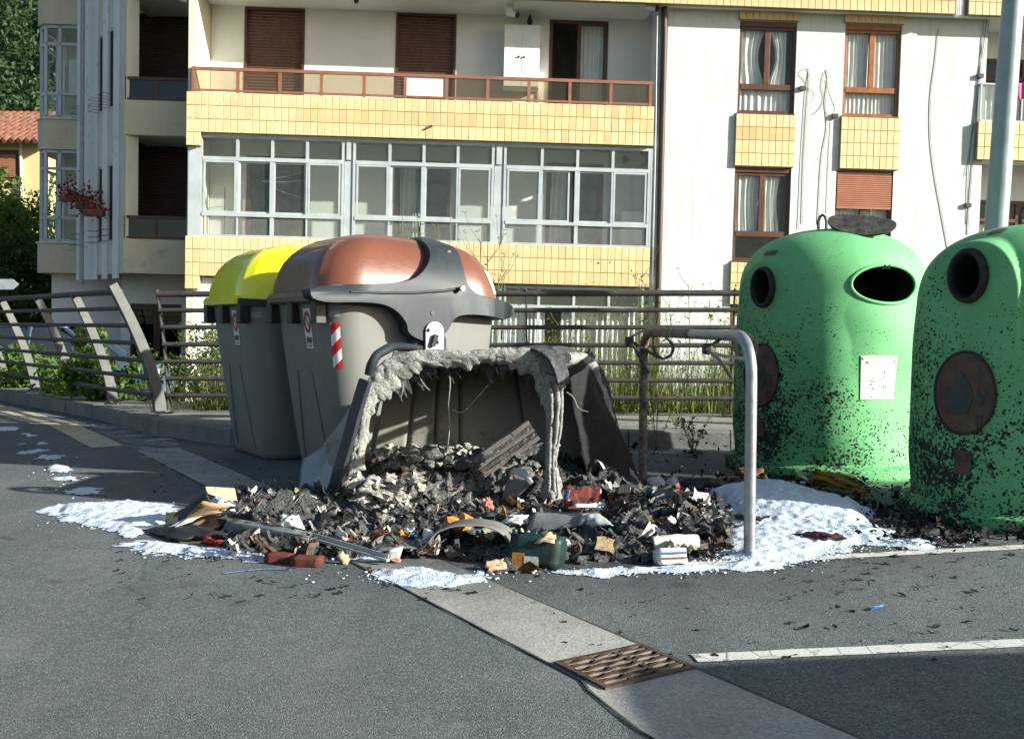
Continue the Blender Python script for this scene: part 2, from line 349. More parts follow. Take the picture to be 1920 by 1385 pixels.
for d0, d1, sd in ((-.007, .002, 3), (.398, .408, 5)):                       # dirty joints along the strip
    b = MB(); P = strip(ga, gb, d0, d1, 120, .0, .0045, sd); P = [((x+gn.x*gleft(i if i <= 120 else 241-i), y+gn.y*gleft(i if i <= 120 else 241-i)) if d0 < 0 else (x, y)) for i, (x, y) in enumerate(P)]; b.add([(x, y, .0055) for x, y in P], [(i, i+1, 240-i, 241-i) for i in range(120)]); o = b.build('joint', plain('joint_dirt', (.06, .062, .055), .95), gs)
# road markings
def line_mark(name, a, b, wd, mat, n=60, amp=.006, z=.0045):
    a, b = Vector(a), Vector(b); d = (b-a); nn = Vector((-d.y, d.x, 0)).normalized(); P, Q = [], []
    for i in range(n+1):
        p = lerp(a, b, i/n); e = amp*fb((i*.7, a.x), 1, 3)
        P.append((p.x+nn.x*(wd/2+e), p.y+nn.y*(wd/2+e))); Q.append((p.x-nn.x*(wd/2-e), p.y-nn.y*(wd/2-e)))
    m = MB(); m.add([(x, y, z) for x, y in P]+[(x, y, z) for x, y in Q], [(i, i+1, n+2+i, n+1+i) for i in range(n)])
    return tag(m.build(name, mat), kind='structure')
line_mark('bay_line', G(1302, 1235), G(1302, 1235)+(G(1920, 1206)-G(1302, 1235))*2.2, .085, M['paint_white'])
line_mark('bay_line', G(1240, 1062), G(1240, 1062)+(G(1920, 1026)-G(1240, 1062))*2.0, .085, M['paint_white'])
el = [G(202, 838), G(120, 797), G(0, 764), G(0, 764)+(G(0, 764)-G(120, 797))*6]
for i in range(3): line_mark('edge_line', el[i], el[i+1]+(el[i+1]-el[i]).normalized()*.03, .30 if i < 2 else .2, M['paint_yellow'], z=.0045+.001*i)
# pavement with kerb stones
def offs(P, d):
    out = []
    for i, p in enumerate(P):
        t = (P[min(i+1, len(P)-1)]-P[max(i-1, 0)]).normalized(); out.append(p+Vector((-t.y, t.x, 0))*-d)
    return out
kin = offs(KL, .15)
lf = [FL[0]+ld*40+Vector((.35, .35, 0)), FL[0]+Vector((.3, .5, 0))]
fr = [FA+Vector((.2, .4, 0)), FB+fdir*16+Vector((0, .4, 0))]
pv = MB()
back = [fr[1], fr[0], lf[1]]
pp = [(p.x, p.y) for p in kin]+[(lf[0].x, lf[0].y), (lf[1].x, lf[1].y), (fr[0].x+.3, fr[0].y), (fr[1].x, fr[1].y)]
pv.prism(pp, lambda x, y: Vector((x, y, -.36)), lambda x, y: Vector((x, y, .165)))
pave = pv.build('pavement', M['paving']); tag(pave, kind='structure')
def along(P, step):
    out = []; acc = 0
    for i in range(len(P)-1):
        a, b = P[i], P[i+1]; L = (b-a).length; n = max(1, round(L/step))
        for k in range(n): out.append((lerp(a, b, k/n), lerp(a, b, (k+1)/n)))
    return out
for i, (a, b) in enumerate(along(KL, 1.0)):
    if a.y > 26 or a.x > 6: continue
    t = (b-a).normalized(); nn = Vector((t.y, -t.x, 0)); j = rnd.uniform(-.006, .006)
    m = MB(); e = .006
    a2, b2 = a+t*e, b-t*e; h = .172+rnd.uniform(-.004, .004)
    q = lambda p, o_, z: p+nn*(o_+j)+Vector((0, 0, z))
    m.loft([[q(p, 0, -.05), q(p, .012, h-.02), q(p, .035, h), q(p, .162, h), q(p, .162, -.05)] for p in (a2, b2)], True, True, True)
    m.build('kerb_stone', M['kerb'], pave)
# far-off wooded hill
hl = MB()
def hillz(x, y): return -.4+ 56*smooth((y-52)/50)*(.75+.25*math.sin(x*.05))*smooth((-8-x)/25+.8)
hl.grid(lambda s, t: Vector((lerp(-140, 60, s), lerp(50, 190, t), hillz(lerp(-140, 60, s), lerp(50, 190, t)))), 40, 30)
tag(hl.build('hill', M['leaf_dark'], None, True), kind='structure')

# ================================================================== THE APARTMENT BUILDING
BLD = empty('apartment_building'); BLD.matrix_world = BM
tag(BLD, 'white apartment block with ochre tile bands, balconies and glazed galleries behind the railing', 'building')
def bpart(name, mb, mat, parent=None, **k): return mb.build(name, M[mat] if isinstance(mat, str) else mat, parent or BLD, **k)
U0, U1, VT2, VT1, ST, TR = -6.38, 2.69, 4.277, 1.515, 2.762, .2567
UR = bp(1251, 100, .35)[0]
WB, WR = 1.20, .35
GV = -1.75                                  # ground in building height
def wall_holes(u0, u1, v0, v1, w0, w1, holes):
    us = sorted({u0, u1}|{x for h in holes for x in h[:2] if u0 < x < u1}); vs_ = sorted({v0, v1}|{x for h in holes for x in h[2:4] if v0 < x < v1})
    m = MB()
    for i in range(len(us)-1):
        j = 0
        while j < len(vs_)-1:
            inside = lambda jj: any(h[0]-1e-6 <= us[i] and us[i+1] <= h[1]+1e-6 and h[2]-1e-6 <= vs_[jj] and vs_[jj+1] <= h[3]+1e-6 for h in holes)
            if inside(j): j += 1; continue
            k = j
            while k+1 < len(vs_)-1 and not inside(k+1): k += 1
            m.box(us[i], us[i+1], w0, w1, vs_[j], vs_[k+1]); j = k+1
    return m
# back wall of the balconies and galleries, openings left real
def hole(px0, px1, py0, py1, wd):
    a, b = bp(px0, py0, wd), bp(px1, py1, wd); return (a[0], b[0], b[1], a[1])
FL2, FL1, FL0 = VT2-.56, VT1-.56, VT1-ST-.40
sh1 = hole(459, 570, 13, 172, WB); sh2 = hole(743, 853, 24, 190, WB); dr3 = hole(1031, 1137, 37, 200, WB)
sh1 = (sh1[0], sh1[1], FL2, sh1[3]); sh2 = (sh2[0], sh2[1], FL2, sh2[3]); dr3 = (dr3[0], dr3[1], FL2, dr3[3])
gd1 = hole(463, 572, 292, 470, WB); gd2 = hole(741, 842, 300, 470, WB); gd3 = hole(1026, 1128, 305, 470, WB)
gd1, gd2, gd3 = [(g[0], g[1], FL1, g[3]) for g in (gd1, gd2, gd3)]
g0s = [(a, a+1.15, FL0, .25) for a in (-5.3, -2.4, .55)]
bpart('back_wall', wall_holes(U0+.15, UR+.02, GV, 9.2, WB, WB+.25, [sh1, sh2, dr3, gd1, gd2, gd3]+g0s), 'white_soft')
# floor slabs of the block
for v in (VT2, VT1, VT1-ST, VT2+ST):
    m = MB(); m.box(U0+.06, U1-.02, .10, WB-.002, v-.745, v-.56); bpart('slab', m, 'white_soft')
m = MB(); m.box(U0, U0+.14, .10, WB+.2, GV, 9.2); bpart('side_wall', m, 'cream_wall')
m = MB(); m.box(UR-.18, UR-.02, .55, WB-.003, GV, 9.2); bpart('side_wall', m, 'white_soft')
m = MB(); m.box(U0+.2, UR, WB+2.6, WB+2.7, GV, 9.2); bpart('room_back', m, 'room_wall')
# ---- tiles
tw = (U1-U0)/65
def tile_mesh(wd, ht, g=.0075, d=.02, c=.005):
    a, b = wd/2-g/2, ht/2-g/2; m = MB()
    v = [(x, 0, z) for x, z in ((-a, -b), (a, -b), (a, b), (-a, b))]+[(x, -d+c, z) for x, z in ((-a, -b), (a, -b), (a, b), (-a, b))]+[(x, -d, z) for x, z in ((-a+c, -b+c), (a-c, -b+c), (a-c, b-c), (-a+c, b-c))]
    f = [(i, (i+1) % 4, 4+(i+1) % 4, 4+i) for i in range(4)]+[(4+i, 4+(i+1) % 4, 8+(i+1) % 4, 8+i) for i in range(4)]+[(8, 9, 10, 11)]
    m.add(v, f); return m
TILE = tile_mesh(tw, TR).mesh('tile', M['tile'])
n_tiles = [0]
def tile_field(par, u0, vtop, w, cols, rows, mesh, twd, tht, single, warm=lambda r, c: 0.0, skip=lambda r, c: False):
    rest = MB()
    for r in range(rows):
        for c in range(cols):
            if skip(r, c): continue
            p = Vector((u0+(c+.5)*twd, w+rnd.uniform(-.0015, .0015), vtop-(r+.5)*tht))
            if single and n_tiles[0] < 300:
                o = bpy.data.objects.new('tile', mesh); C.objects.link(o); o.parent = par; o.location = p; o.rotation_euler = (rnd.gauss(0, .004), 0, rnd.gauss(0, .004)); o['warm'] = warm(r, c); n_tiles[0] += 1
            else:
                k = len(rest.v); rest.v += [x.co+p for x in mesh.vertices]; rest.f += [[i+k for i in q.vertices] for q in mesh.polygons]
    if rest.v:
        o = rest.build('tile_cladding', M['tile'], par, recalc=False); o['kind'] = 'stuff'; o['warm'] = .25
def band(vtop, u0, u1, cols, rows, single, warm=lambda r, c: 0.0, extra=True, name='tiled_parapet', w=0.0, th=.12):
    m = MB(); m.box(u0+.004, u1-.004, w, w+th, vtop-rows*TR+.004, vtop-.012)
    if extra: m.box(u0+.004, u0+2*tw-.004, w, w+th, vtop-(rows+1)*TR+.004, vtop-rows*TR+.004)
    p = bpart(name, m, 'grout')
    tile_field(p, u0, vtop, w, cols, rows+(1 if extra else 0), TILE, (u1-u0)/cols, TR, single, warm, (lambda r, c: r >= rows and c > 1))
    return p
band(VT2, U0, U1, 65, 3, True, lambda r, c: max(0, min(1, (.6 if (r == 1 and c > 14) else .1)+rnd.uniform(-.25, .25))) if c < 48 else max(0, rnd.uniform(-.2, .8)))
# ---- right wing wall with its four windows
def px_hole(a, b, c, d, w=WR):
    p = bp((a+b)/2, (c+d)/2, w); s0 = bp(a, (c+d)/2, w)[0]; s1 = bp(b, (c+d)/2, w)[0]; t0 = bp((a+b)/2, d, w)[1]; t1 = bp((a+b)/2, c, w)[1]; return (s0, s1, t0, t1)
WA = px_hole(1385, 1492, 41, 213); WBn = px_hole(1582, 1688, 47, 219); WC = px_hole(1375, 1481, 314, 490); WD = px_hole(1565, 1672, 319, 495)
UE = bp(1846, 200, WR)[0]
hz = [WA, WBn, WC, WD]+[(h[0], h[1], h[2]-ST, h[3]-ST) for h in (WC, WD)]
bpart('wing_wall', wall_holes(UR, UE, GV, 9.2, WR, WR+.3, hz), 'white_wall')
RE = (bp(2300, 200, WR)[0])
def hl_(v): return (UE+.05, RE, v-.02, v+1.95)
bpart('wing_wall', wall_holes(UE, RE+3, GV, 9.2, WR+.9, WR+1.2, [(UE+.35, UE+2.2, VT2-.5, VT2+1.5), (UE+.35, UE+2.2, VT1-.5, VT1+1.3)]), 'white_soft')
for v in (VT2, VT1, VT1-ST, VT2+ST):
    m = MB(); m.box(UE+.003, RE+3, WR+.06, WR+.897, v-.72, v-.55); bpart('slab', m, 'white_soft')
for k, (h, warmrow) in enumerate(((WA, 1), (WBn, 9))):
    n = 9; u0, u1 = h[0]-.03, h[1]+.03; t = (u1-u0)/n; rows = 4; vt = h[2]-.03; vb = (WC if k == 0 else WD)[3]+.01; th = (vt-vb)/rows
    m = MB(); m.box(u0+.003, u1-.003, WR-.045, WR-.002, vb+.003, vt-.003); p = bpart('window_apron', m, 'grout')
    tm = tile_mesh(t, th).mesh('tile', M['tile'])
    tile_field(p, u0, vt, WR-.045, n, rows, tm, t, th, True, lambda r, c: .9 if r == warmrow else rnd.uniform(0, .25))
for h in (WC, WD):                           # apron below the lower windows
    n = 9; u0, u1 = h[0]-.03, h[1]+.03; t = (u1-u0)/n; vt = h[2]-.03; rows = 4; th = (vt-(h[3]-ST))/rows
    m = MB(); m.box(u0+.003, u1-.003, WR-.045, WR-.002, h[3]-ST+.003, vt-.003); p = bpart('window_apron', m, 'grout')
    tile_field(p, u0, vt, WR-.045, n, rows, tile_mesh(t, th).mesh('tile', M['tile']), t, th, False)
band(VT1, U0, U1, 65, 3, True)
# top band runs over block and right wing
tb = VT2+ST; ub = bp(1790, 20, 0)[0]
band(tb, U0, ub, round((ub-U0)/tw), 3, False, extra=False)
band(tb, bp(1815, 20, 0)[0], RE, round((RE-bp(1815, 20, 0)[0])/tw), 3, False, extra=False)
for vv in (VT2-.02, VT1-.02): band(vv, bp(1833, 250, WR-.1)[0], RE, round((RE-bp(1833, 250, WR-.1)[0])/tw), 3, False, extra=False, w=WR-.1)
m = MB(); m.box(U1+.01, RE+3, .12, WR+.02, tb-3*TR+.02, tb-.3); bpart('eaves_soffit', m, 'white_soft')
a = bp(1792, 5, .05); m = MB(); m.box(ub+.03, ub+.2, .05, .15, tb-3*TR-.02, tb-.2)
for i in range(4): m.box(ub+.05+.035*i, ub+.065+.035*i, .03, .055, tb-3*TR, tb-.25)
bpart('vent_grille', m, 'white_plastic')
for k, h in enumerate((WA, WBn)):            # tiled lintel pieces above the upper windows
    n = 9; u0, u1 = h[0]-.03, h[1]+.03; t = (u1-u0)/n; vt = tb-3*TR; 
    m = MB(); m.box(u0+.003, u1-.003, WR-.04, WR-.002, h[3]+.01, vt+.1); p = bpart('window_lintel', m, 'grout')
    tile_field(p, u0, h[3]+.01+.26, WR-.04, n, 1, tile_mesh(t, .25).mesh('tile', M['tile']), t, .25, False)
# ---- windows
def curtain(par, u0, u1, v0, v1, w, amp=.03, waves=9, gather=0.0, mat='curtain'):
    m = MB(); ph = rnd.uniform(0, 6)
    def fn(s, t):
        g = 1-gather*math.sin(math.pi*min(1, (1-t)*1.1))*.6
        return Vector((u0+(u1-u0)*s*g, w+amp*(math.sin(s*waves*6.28+ph+1.2*math.sin(s*9))*.7+.3*math.sin(s*waves*14+t*3)), lerp(v0, v1, t)))
    m.grid(fn, 60, 6); return bpart('curtain', m, mat, par, smooth_=True, sharp=180)
def pane(par, u0, u1, v0, v1, w, mat='glass'):
    m = MB(); m.box(u0, u1, w-.003, w+.003, v0, v1); return bpart('pane', m, mat, par)
def frame_bars(m, u0, u1, v0, v1, w0, w1, t):
    m.box(u0, u0+t, w0, w1, v0, v1); m.box(u1-t, u1, w0, w1, v0, v1); m.box(u0+t, u1-t, w0, w1, v1-t, v1); m.box(u0+t, u1-t, w0, w1, v0, v0+t)
def room_box(u0, u1, v0, v1, w0, deep=1.2):
    m = MB(); e = .25
    m.box(u0-e, u1+e, w0+deep, w0+deep+.05, v0-e, v1+e); m.box(u0-e-.05, u0-e, w0, w0+deep, v0-e, v1+e); m.box(u1+e, u1+e+.05, w0, w0+deep, v0-e, v1+e)
    m.box(u0-e, u1+e, w0, w0+deep, v1+e, v1+e+.05); m.box(u0-e, u1+e, w0, w0+deep, v0-e-.05, v0-e); return bpart('room_lining', m, 'room_wall')
def sash_window(h, mat, shutter=0.0, low=True):
    u0, u1, v0, v1 = h; w = WR+.05; m = MB(); W_ = u1-u0
    tp = v1-.10; frame_bars(m, u0+.004, u1-.004, v0+.004, tp, w, w+.06, .06); m.box(u0+.004, u1-.004, w-.03, w+.05, tp, v1-.004)
    vm = v0+(v1-v0)*.29 if low else v0+.03
    if low: m.box(u0+.064, u1-.064, w-.01, w+.055, vm-.05, vm+.06)
    m.box((u0+u1)/2-.055, (u0+u1)/2+.055, w-.014, w+.052, vm+.06, tp-.062)
    m.box(u0-.01, u1+.01, WR-.03, w-.002, v0-.022, v0+.003)
    p = bpart('window', m, mat, bevel=.004)
    vtop = tp-.06
    pane(p, u0+.06, (u0+u1)/2-.05, vm+.06, vtop, w+.025); pane(p, (u0+u1)/2+.05, u1-.06, vm+.06, vtop, w+.025)
    if low: pane(p, u0+.06, u1-.06, v0+.06, vm-.05, w+.026)
    if shutter:
        s_ = MB(); y = v1-.1; n = int(shutter/.042)
        for i in range(n): s_.loft([[Vector((x, w-.035-.012*math.sin(a), y-.042*i-.021+.0205*math.cos(a))) for a in [k*math.pi/5 for k in range(6)]] for x in (u0+.03, u1-.03)], False)
        s_.box(u0+.03, u1-.03, w-.05, w-.03, y-.042*n-.05, y-.042*n); bpart('roller_shutter', s_, 'shutter_tan', p)
    room_box(u0, u1, v0, v1, WR+.31)
    return p, vm
cw = WR+.15
p, vm = sash_window(WA, 'brown_frame'); u0, u1, v0, v1 = WA; um = (u0+u1)/2
curtain(p, u0+.05, um-.02, vm, v1-.12, cw, .03, 4, .45); curtain(p, um+.42, um+.05, vm, v1-.12, cw, .03, 4, .7); curtain(p, u0+.04, u1-.03, v0, vm+.02, cw+.01, .025, 9)
p, vm = sash_window(WBn, 'wood_frame'); u0, u1, v0, v1 = WBn; um = (u0+u1)/2
curtain(p, u0+.05, um, vm, v1-.1, cw, .025, 7); curtain(p, um+.02, u1-.04, vm, v1-.1, cw, .025, 7); curtain(p, u0+.03, u1-.03, v0, vm+.02, cw+.01, .02, 13)
p, vm = sash_window(WC, 'brown_frame'); u0, u1, v0, v1 = WC; um = (u0+u1)/2
curtain(p, u0+.07, um+.02, vm, v1-.1, cw, .03, 5, .2); curtain(p, um+.05, um+.40, vm, v1-.1, cw, .03, 4, .3)
p, vm = sash_window(WD, 'brown_frame', .66); u0, u1, v0, v1 = WD; um = (u0+u1)/2
curtain(p, u0+.06, u1-.06, vm, v1-.6, cw, .02, 12)
for h in (WC, WD):
    p, vm = sash_window((h[0], h[1], h[2]-ST, h[3]-ST), 'brown_frame'); curtain(p, h[0]+.05, h[1]-.05, h[2]-ST, h[3]-ST-.1, cw, .02, 12)
# right-hand balconies: door, parapet glass with laundry rail
for v, dark in ((VT2, True), (VT1, False)):
    m = MB(); a, b_ = UE+.35, UE+2.2; t1 = v+(1.5 if dark else 1.3); frame_bars(m, a, b_, v-.5, t1, WR+.94, WR+1.0, .07); m.box((a+b_)/2-.03, (a+b_)/2+.03, WR+.93, WR+.99, v-.43, t1-.07); m.box(a+.07, b_-.07, WR+.93, WR+.99, t1-.45, t1-.38)
    p = bpart('balcony_door', m, 'brown_frame'); pane(p, a+.07, (a+b_)/2-.03, v-.43, t1-.07, WR+.97, 'glass'); pane(p, (a+b_)/2+.03, b_-.07, v-.43, t1-.07, WR+.97, 'glass'); curtain(p, a+.05, a+.8, v-.5, t1-.5, WR+1.08, .03, 8, 0, 'curtain')
    room_box(a, b_, v-.5, t1, WR+1.22)
m = MB(); a = bp(1838, 160, WR-.02); v0 = VT2-.01; v1 = bp(1850, 157, WR)[1]; m.box(a[0], RE, WR-.05, WR-.02, v1-.03, v1); m.box(a[0], RE, WR-.05, WR-.02, v0, v0+.03)
for i in range(8): m.box(a[0]+i*.85, a[0]+i*.85+.03, WR-.05, WR-.02, v0, v1)
p = bpart('balcony_rail', m, 'alu')
for i in range(7): pane(p, a[0]+i*.85+.03, a[0]+(i+1)*.85, v0+.03, v1-.03, WR-.035, 'glass_hazy')
# ---- upper balcony: shutters, door, cupboard, railing, lamps
def roller(h, lowlit=True):
    u0, u1, v0, v1 = h; m = MB(); frame_bars(m, u0, u1, v0, v1, WB-.012, WB+.1, .05); p = bpart('shutter_frame', m, 'brown_frame')
    s_ = MB(); pit = .062; n = int((v1-v0-.1)/pit)
    s_.loft([[Vector((x, WB+.07-.016*math.sin(math.pi*(k % 6)/5) if k % 6 < 5 else WB+.075, v1-.05-pit*(k//6)-pit*(k % 6)/6)) for k in range(n*6)] for x in (u0+.05, u1-.05)], False)
    bpart('roller_shutter', s_, 'shutter_tan' if False else M['shutter_mid'], p); return p
M['shutter_mid'] = plain('shutter_brown', (.13, .075, .055), .55, 0, .12, 3)
roller(sh1); roller(sh2)
u0, u1, v0, v1 = dr3; m = MB(); frame_bars(m, u0, u1, v0, v1, WB-.01, WB+.09, .07); um = (u0+u1)/2+.02; m.box(um-.05, um+.03, WB+.005, WB+.08, v0+.07, v1-.07); m.box(um+.03, u1-.07, WB+.01, WB+.075, v0+.07, v0+.2)
p = bpart('balcony_door', m, 'brown_frame', bevel=.005); pane(p, um+.03, u1-.07, v0+.2, v1-.07, WB+.04, 'glass'); curtain(p, um+.03, u1-.09, v0+.1, v1-.07, WB+.14, .02, 6)
room_box(u0, u1, v0, v1, WB+.26, 1.6)
a = bp(946, 48, WB-.42); b_ = bp(1010, 164, WB-.42); cbv0 = bp(975, 164, WB-.42)[1]; cbv1 = bp(975, 46, WB-.42)[1]
m = MB(); m.box(a[0], b_[0], WB-.40, WB-.003, cbv0, cbv1); p = bpart('cupboard', m, 'white_plastic', bevel=.006); cm = (a[0]+b_[0])/2
for s0, s1 in ((a[0]+.006, cm-.004), (cm+.004, b_[0]-.006)):
    m = MB(); m.box(s0, s1, WB-.42, WB-.402, cbv0+.02, cbv1-.15); d_ = bpart('cupboard_door', m, 'white_plastic', p, bevel=.003)
m = MB()
for s_ in (-.05, .05): m.tube([(cm+s_, WB-.421, lerp(cbv0, cbv1, .48)), (cm+s_*1.2, WB-.45, lerp(cbv0, cbv1, .48)+.01)], .018, 8)
bpart('knob', m, 'steel_dark', p)
vs_r1, vs_r0 = bp(800, 140, .05)[1], bp(800, 184, .05)[1]
def rail_v(px, top): return (VT2+.47) if top else VT2+.035
rx = [363, 446, 525, 603, 683, 760, 838, 915, 992, 1069, 1146, 1220]
ru = [bp(x, 150, .06)[0] for x in rx]
m = MB(); m.box(ru[0]-.03, ru[-1]+.05, .03, .085, VT2+.43, VT2+.49); m.box(ru[0], ru[-1], .04, .075, VT2+.03, VT2+.07)
p = bpart('balcony_rail', m, 'brown_rail')
for i, u in enumerate(ru):
    m = MB(); m.box(u-.03, u+.03, .035, .08, VT2-.012, VT2+.43); bpart('rail_post', m, 'brown_rail', p)
for i in range(len(ru)-1):
    pane(p, ru[i]+.03, ru[i+1]-.03, VT2+.07, VT2+.43, .057, M['panel_white'] if i == 5 and 'panel_white' in M else ('white_plastic' if i == 5 else 'glass_smoke'))
def spot_lamp(px, py, w, ln=.22):
    u, v = bp(px, py, w); m = MB(); m.box(u-.06, u+.06, w-.05, w+.09, v+.05, v+.3); m.tube([(u-.05, w-.02, v+.04), (u+.14, w-.14, v-.02)], [.055, .05], 12); o = bpart('wall_lamp', m, 'white_plastic', smooth_=True)
    m = MB(); m.tube([(u+.14, w-.14, v-.02), (u+.17, w-.155, v-.03)], [.06, .06], 12); bpart('lamp_cap', m, 'black_rubber', o)
spot_lamp(955, 30, .5); spot_lamp(345, 3, .3); spot_lamp(655, 3, .5); spot_lamp(1215, 18, .3)
u, v = bp(994, 18, WB-.2); m = MB(); m.tube([(u, WB-.2, cbv1), (u, WB-.2, cbv1+.05), (u, WB-.2, cbv1+.1), (u, WB-.2, cbv1+.16), (u, WB-.2, cbv1+.27)], [.05, .03, .06, .05, .005], 10); bpart('ornament', m, 'black_rubber', smooth_=True)
u, v = bp(808, 240, -.02); m = MB(); m.tube([(u-.12, -.03, v-.03), (u, -.05, v+.02), (u+.03, -.06, v+.04)], [.02, .02, .025], 7); bpart('drain_spout', m, 'rust')
# ---- the glazed gallery of the lower floor: three aluminium units
gv1 = VT2-3*TR-.03; gv0 = VT1+.0
def gallery(u0, u1, v0, v1, w=.10, cols=4, first=True, broken=False):
    m = MB(); H = v1-v0; r1 = v0+H*.225; r2 = v0+H*.775
    frame_bars(m, u0, u1, v0, v1, w, w+.06, .05); m.box(u0+.05, u1-.05, w-.012, w+.062, r1-.035, r1+.03); m.box(u0+.05, u1-.05, w-.004, w+.058, r2-.04, r2+.035)
    st = (u1-u0-.1)/cols
    us = [u0+.05+st*i for i in range(cols+1)]
    for i in range(1, cols): m.box(us[i]-.028, us[i]+.028, w+.002, w+.056, r2+.035, v1-.05)
    for i in (1, 2, 3): m.box(us[i]-(.045 if i == 2 else .02), us[i]+(.045 if i == 2 else .02), w+.004, w+.07, r1+.03, r2-.04)
    m.box(us[2]-.035, us[2]+.035, w+.003, w+.057, v0+.05, r1-.035)
    for i in (1, 3): m.box(us[i]-.012, us[i]+.012, w+.003, w+.057, v0+.05, r1-.035)
    p = bpart('gallery_window', m, 'alu')
    for i in range(cols):
        lo, hi = us[i]+.028, us[i+1]-.028
        if i == 3 and broken:               # a pane with a hole knocked through it
            b = bmesh.new(); cx, cz = lerp(lo, hi, .33), (r2+v1)/2-.02
            out = [(lo, r2+.035), (hi, r2+.035), (hi, v1-.05), (lo, v1-.05)]; K = 13; inn = [(cx+math.cos(2*math.pi*k/K)*.075*(.7+.6*rnd.random()), cz+math.sin(2*math.pi*k/K)*.085*(.7+.5*rnd.random())) for k in range(K)]
            mm = MB(); ov = []
            for k in range(K):
                x, z = inn[k]; dx, dz = x-cx, z-cz; s_ = min(((hi if dx > 0 else lo)-cx)/dx if dx else 9e9, ((v1-.05 if dz > 0 else r2+.035)-cz)/dz if dz else 9e9); ov.append((cx+dx*s_, cz+dz*s_))
            mm.add([(x, w+.03, z) for x, z in inn+ov], [(k, (k+1) % K, K+(k+1) % K, K+k) for k in range(K)])
            bpart('pane', mm, 'glass_transom', p)
        else: pane(p, lo, hi, r2+.035, v1-.05, w+.03, 'glass_transom')
        sm = MB(); off = .035 if i in (1, 2) else .0; sh_ = (-.12 if (i == 1 and broken) else 0.0)
        s0, s1 = us[i]+.022+sh_, us[i+1]-.022+sh_
        frame_bars(sm, s0, s1, r1+.032, r2-.042, w-.0+off, w+.03+off, .035); sp = bpart('sash', sm, 'alu', p)
        pane(p, s0+.035, s1-.035, r1+.06, r2-.07, w+.015+off, 'glass_gal')
        pane(p, us[i]+.02, us[i+1]-.02, v0+.05, r1-.035, w+.03, 'glass_hazy')
    return p
gx = [(374, 645), (661, 926), (944, 1219)]
for i, (a, b_) in enumerate(gx): gallery(bp(a, 350, .1)[0], bp(b_, 350, .1)[0], gv0, gv1, broken=(i == 2))
for a, b_ in ((645, 661), (926, 944)):
    m = MB(); q0, q1 = bp(a, 350, .1)[0]+.01, bp(b_, 350, .1)[0]-.01; m.box(q0, q1, .12, .17, gv0, gv1-.42); m.box(q0+.03, q1-.03, .09, .15, gv1-.40, gv1-.02); bpart('gallery_mullion', m, 'alu')
m = MB(); m.box(U0+.02, bp(374, 350, .1)[0]-.005, .09, .3, gv0-.02, gv1-.25); bpart('corner_post', m, M['alu'])
m = MB(); m.box(bp(1219, 350, .1)[0]+.005, U1+.02, .10, .25, gv0, gv1); bpart('corner_post', m, M['alu'])
for g in (gd1, gd2, gd3):                    # glazed doors behind the gallery
    u0, u1, v0, v1 = g; m = MB(); frame_bars(m, u0, u1, v0, v1, WB-.015, WB+.08, .07); um = (u0+u1)/2; m.box(um-.04, um+.04, WB+.002, WB+.075, v0+.07, v1-.07); m.box(u0+.07, u1-.07, WB+.004, WB+.074, v0+.07, v0+.5)
    p = bpart('balcony_door', m, 'brown_frame'); pane(p, u0+.07, um-.04, v0+.5, v1-.07, WB+.04, 'glass'); pane(p, um+.04, u1-.07, v0+.5, v1-.07, WB+.04, 'glass')
    if g is not gd1: curtain(p, u0+.1, um+.12, v0+.3, v1-.07, WB+.2, .04, 6, .3)
    room_box(u0, u1, v0, v1, WB+.26, 1.6)
u, v = bp(1163, 398, .9); u2 = bp(1208, 398, .9)[0]; m = MB(); m.box(u, u2, .7, 1.15, FL1, v); m.box(u-.004, u+.004+.08, .69, .702, FL1+.05, v-.04); p = bpart('washing_machine', m, 'white_plastic', bevel=.01)
m = MB()
for (x0, y0, x1, y1) in ((505, 335, 570, 322), (505, 350, 575, 372), (490, 340, 575, 338)):
    a, b_ = bp(x0, y0, .6), bp(x1, y1, .6); m.tube([(a[0], .6, a[1]), ((a[0]+b_[0])/2, .6, (a[1]+b_[1])/2-.03), (b_[0], .6, b_[1])], .006, 5)
bpart('clothes_line', m, 'cable')
u, v = bp(422, 350, .8); m = MB(); m.tube([(u, .8, FL1), (u, .8, v)], .014, 6); bpart('broom_stick', m, 'steel_dark')
# ---- ground floor gallery seen through the fence
q0, q1 = bp(400, 560, .12)[0], U1-.05
for i in range(3):
    a_, b_ = lerp(q0, q1, i/3)+.02, lerp(q0, q1, (i+1)/3)-.02; m = MB(); t0, t1 = VT1-ST-.5, VT1-3*TR-.03; tm_ = t1-.42
    frame_bars(m, a_, b_, t0, t1, .12, .18, .05); m.box(a_-.02, b_+.02, .08, .19, tm_-.04, tm_+.05)
    for k in (1, 2, 3): x = lerp(a_, b_, k/4); m.box(x-.03, x+.03, .122, .178, t0+.05, tm_-.04); m.box(x-.025, x+.025, .121, .179, tm_+.05, t1-.05)
    p = bpart('gallery_window', m, 'alu')
    for k in range(4):
        x0, x1 = lerp(a_, b_, k/4)+.03, lerp(a_, b_, (k+1)/4)-.03; pane(p, x0, x1, tm_+.05, t1-.05, .15, 'glass_transom'); pane(p, x0, x1, t0+.05, tm_-.04, .15, 'glass')
    curtain(p, a_+.05, lerp(a_, b_, .30), t0, tm_, .3, .03, 8); curtain(p, lerp(a_, b_, .42), b_-.05, t0, tm_, .3, .03, 14)
m = MB(); m.box(U0+.02, U1-.02, .05, .3, GV, VT1-ST-.5); bpart('plinth', m, 'cream_wall'); m = MB(); m.box(U0+.02, q0-.01, .15, .4, VT1-ST-.5, VT1-3*TR-.02); bpart('corner_post', m, 'white_soft')
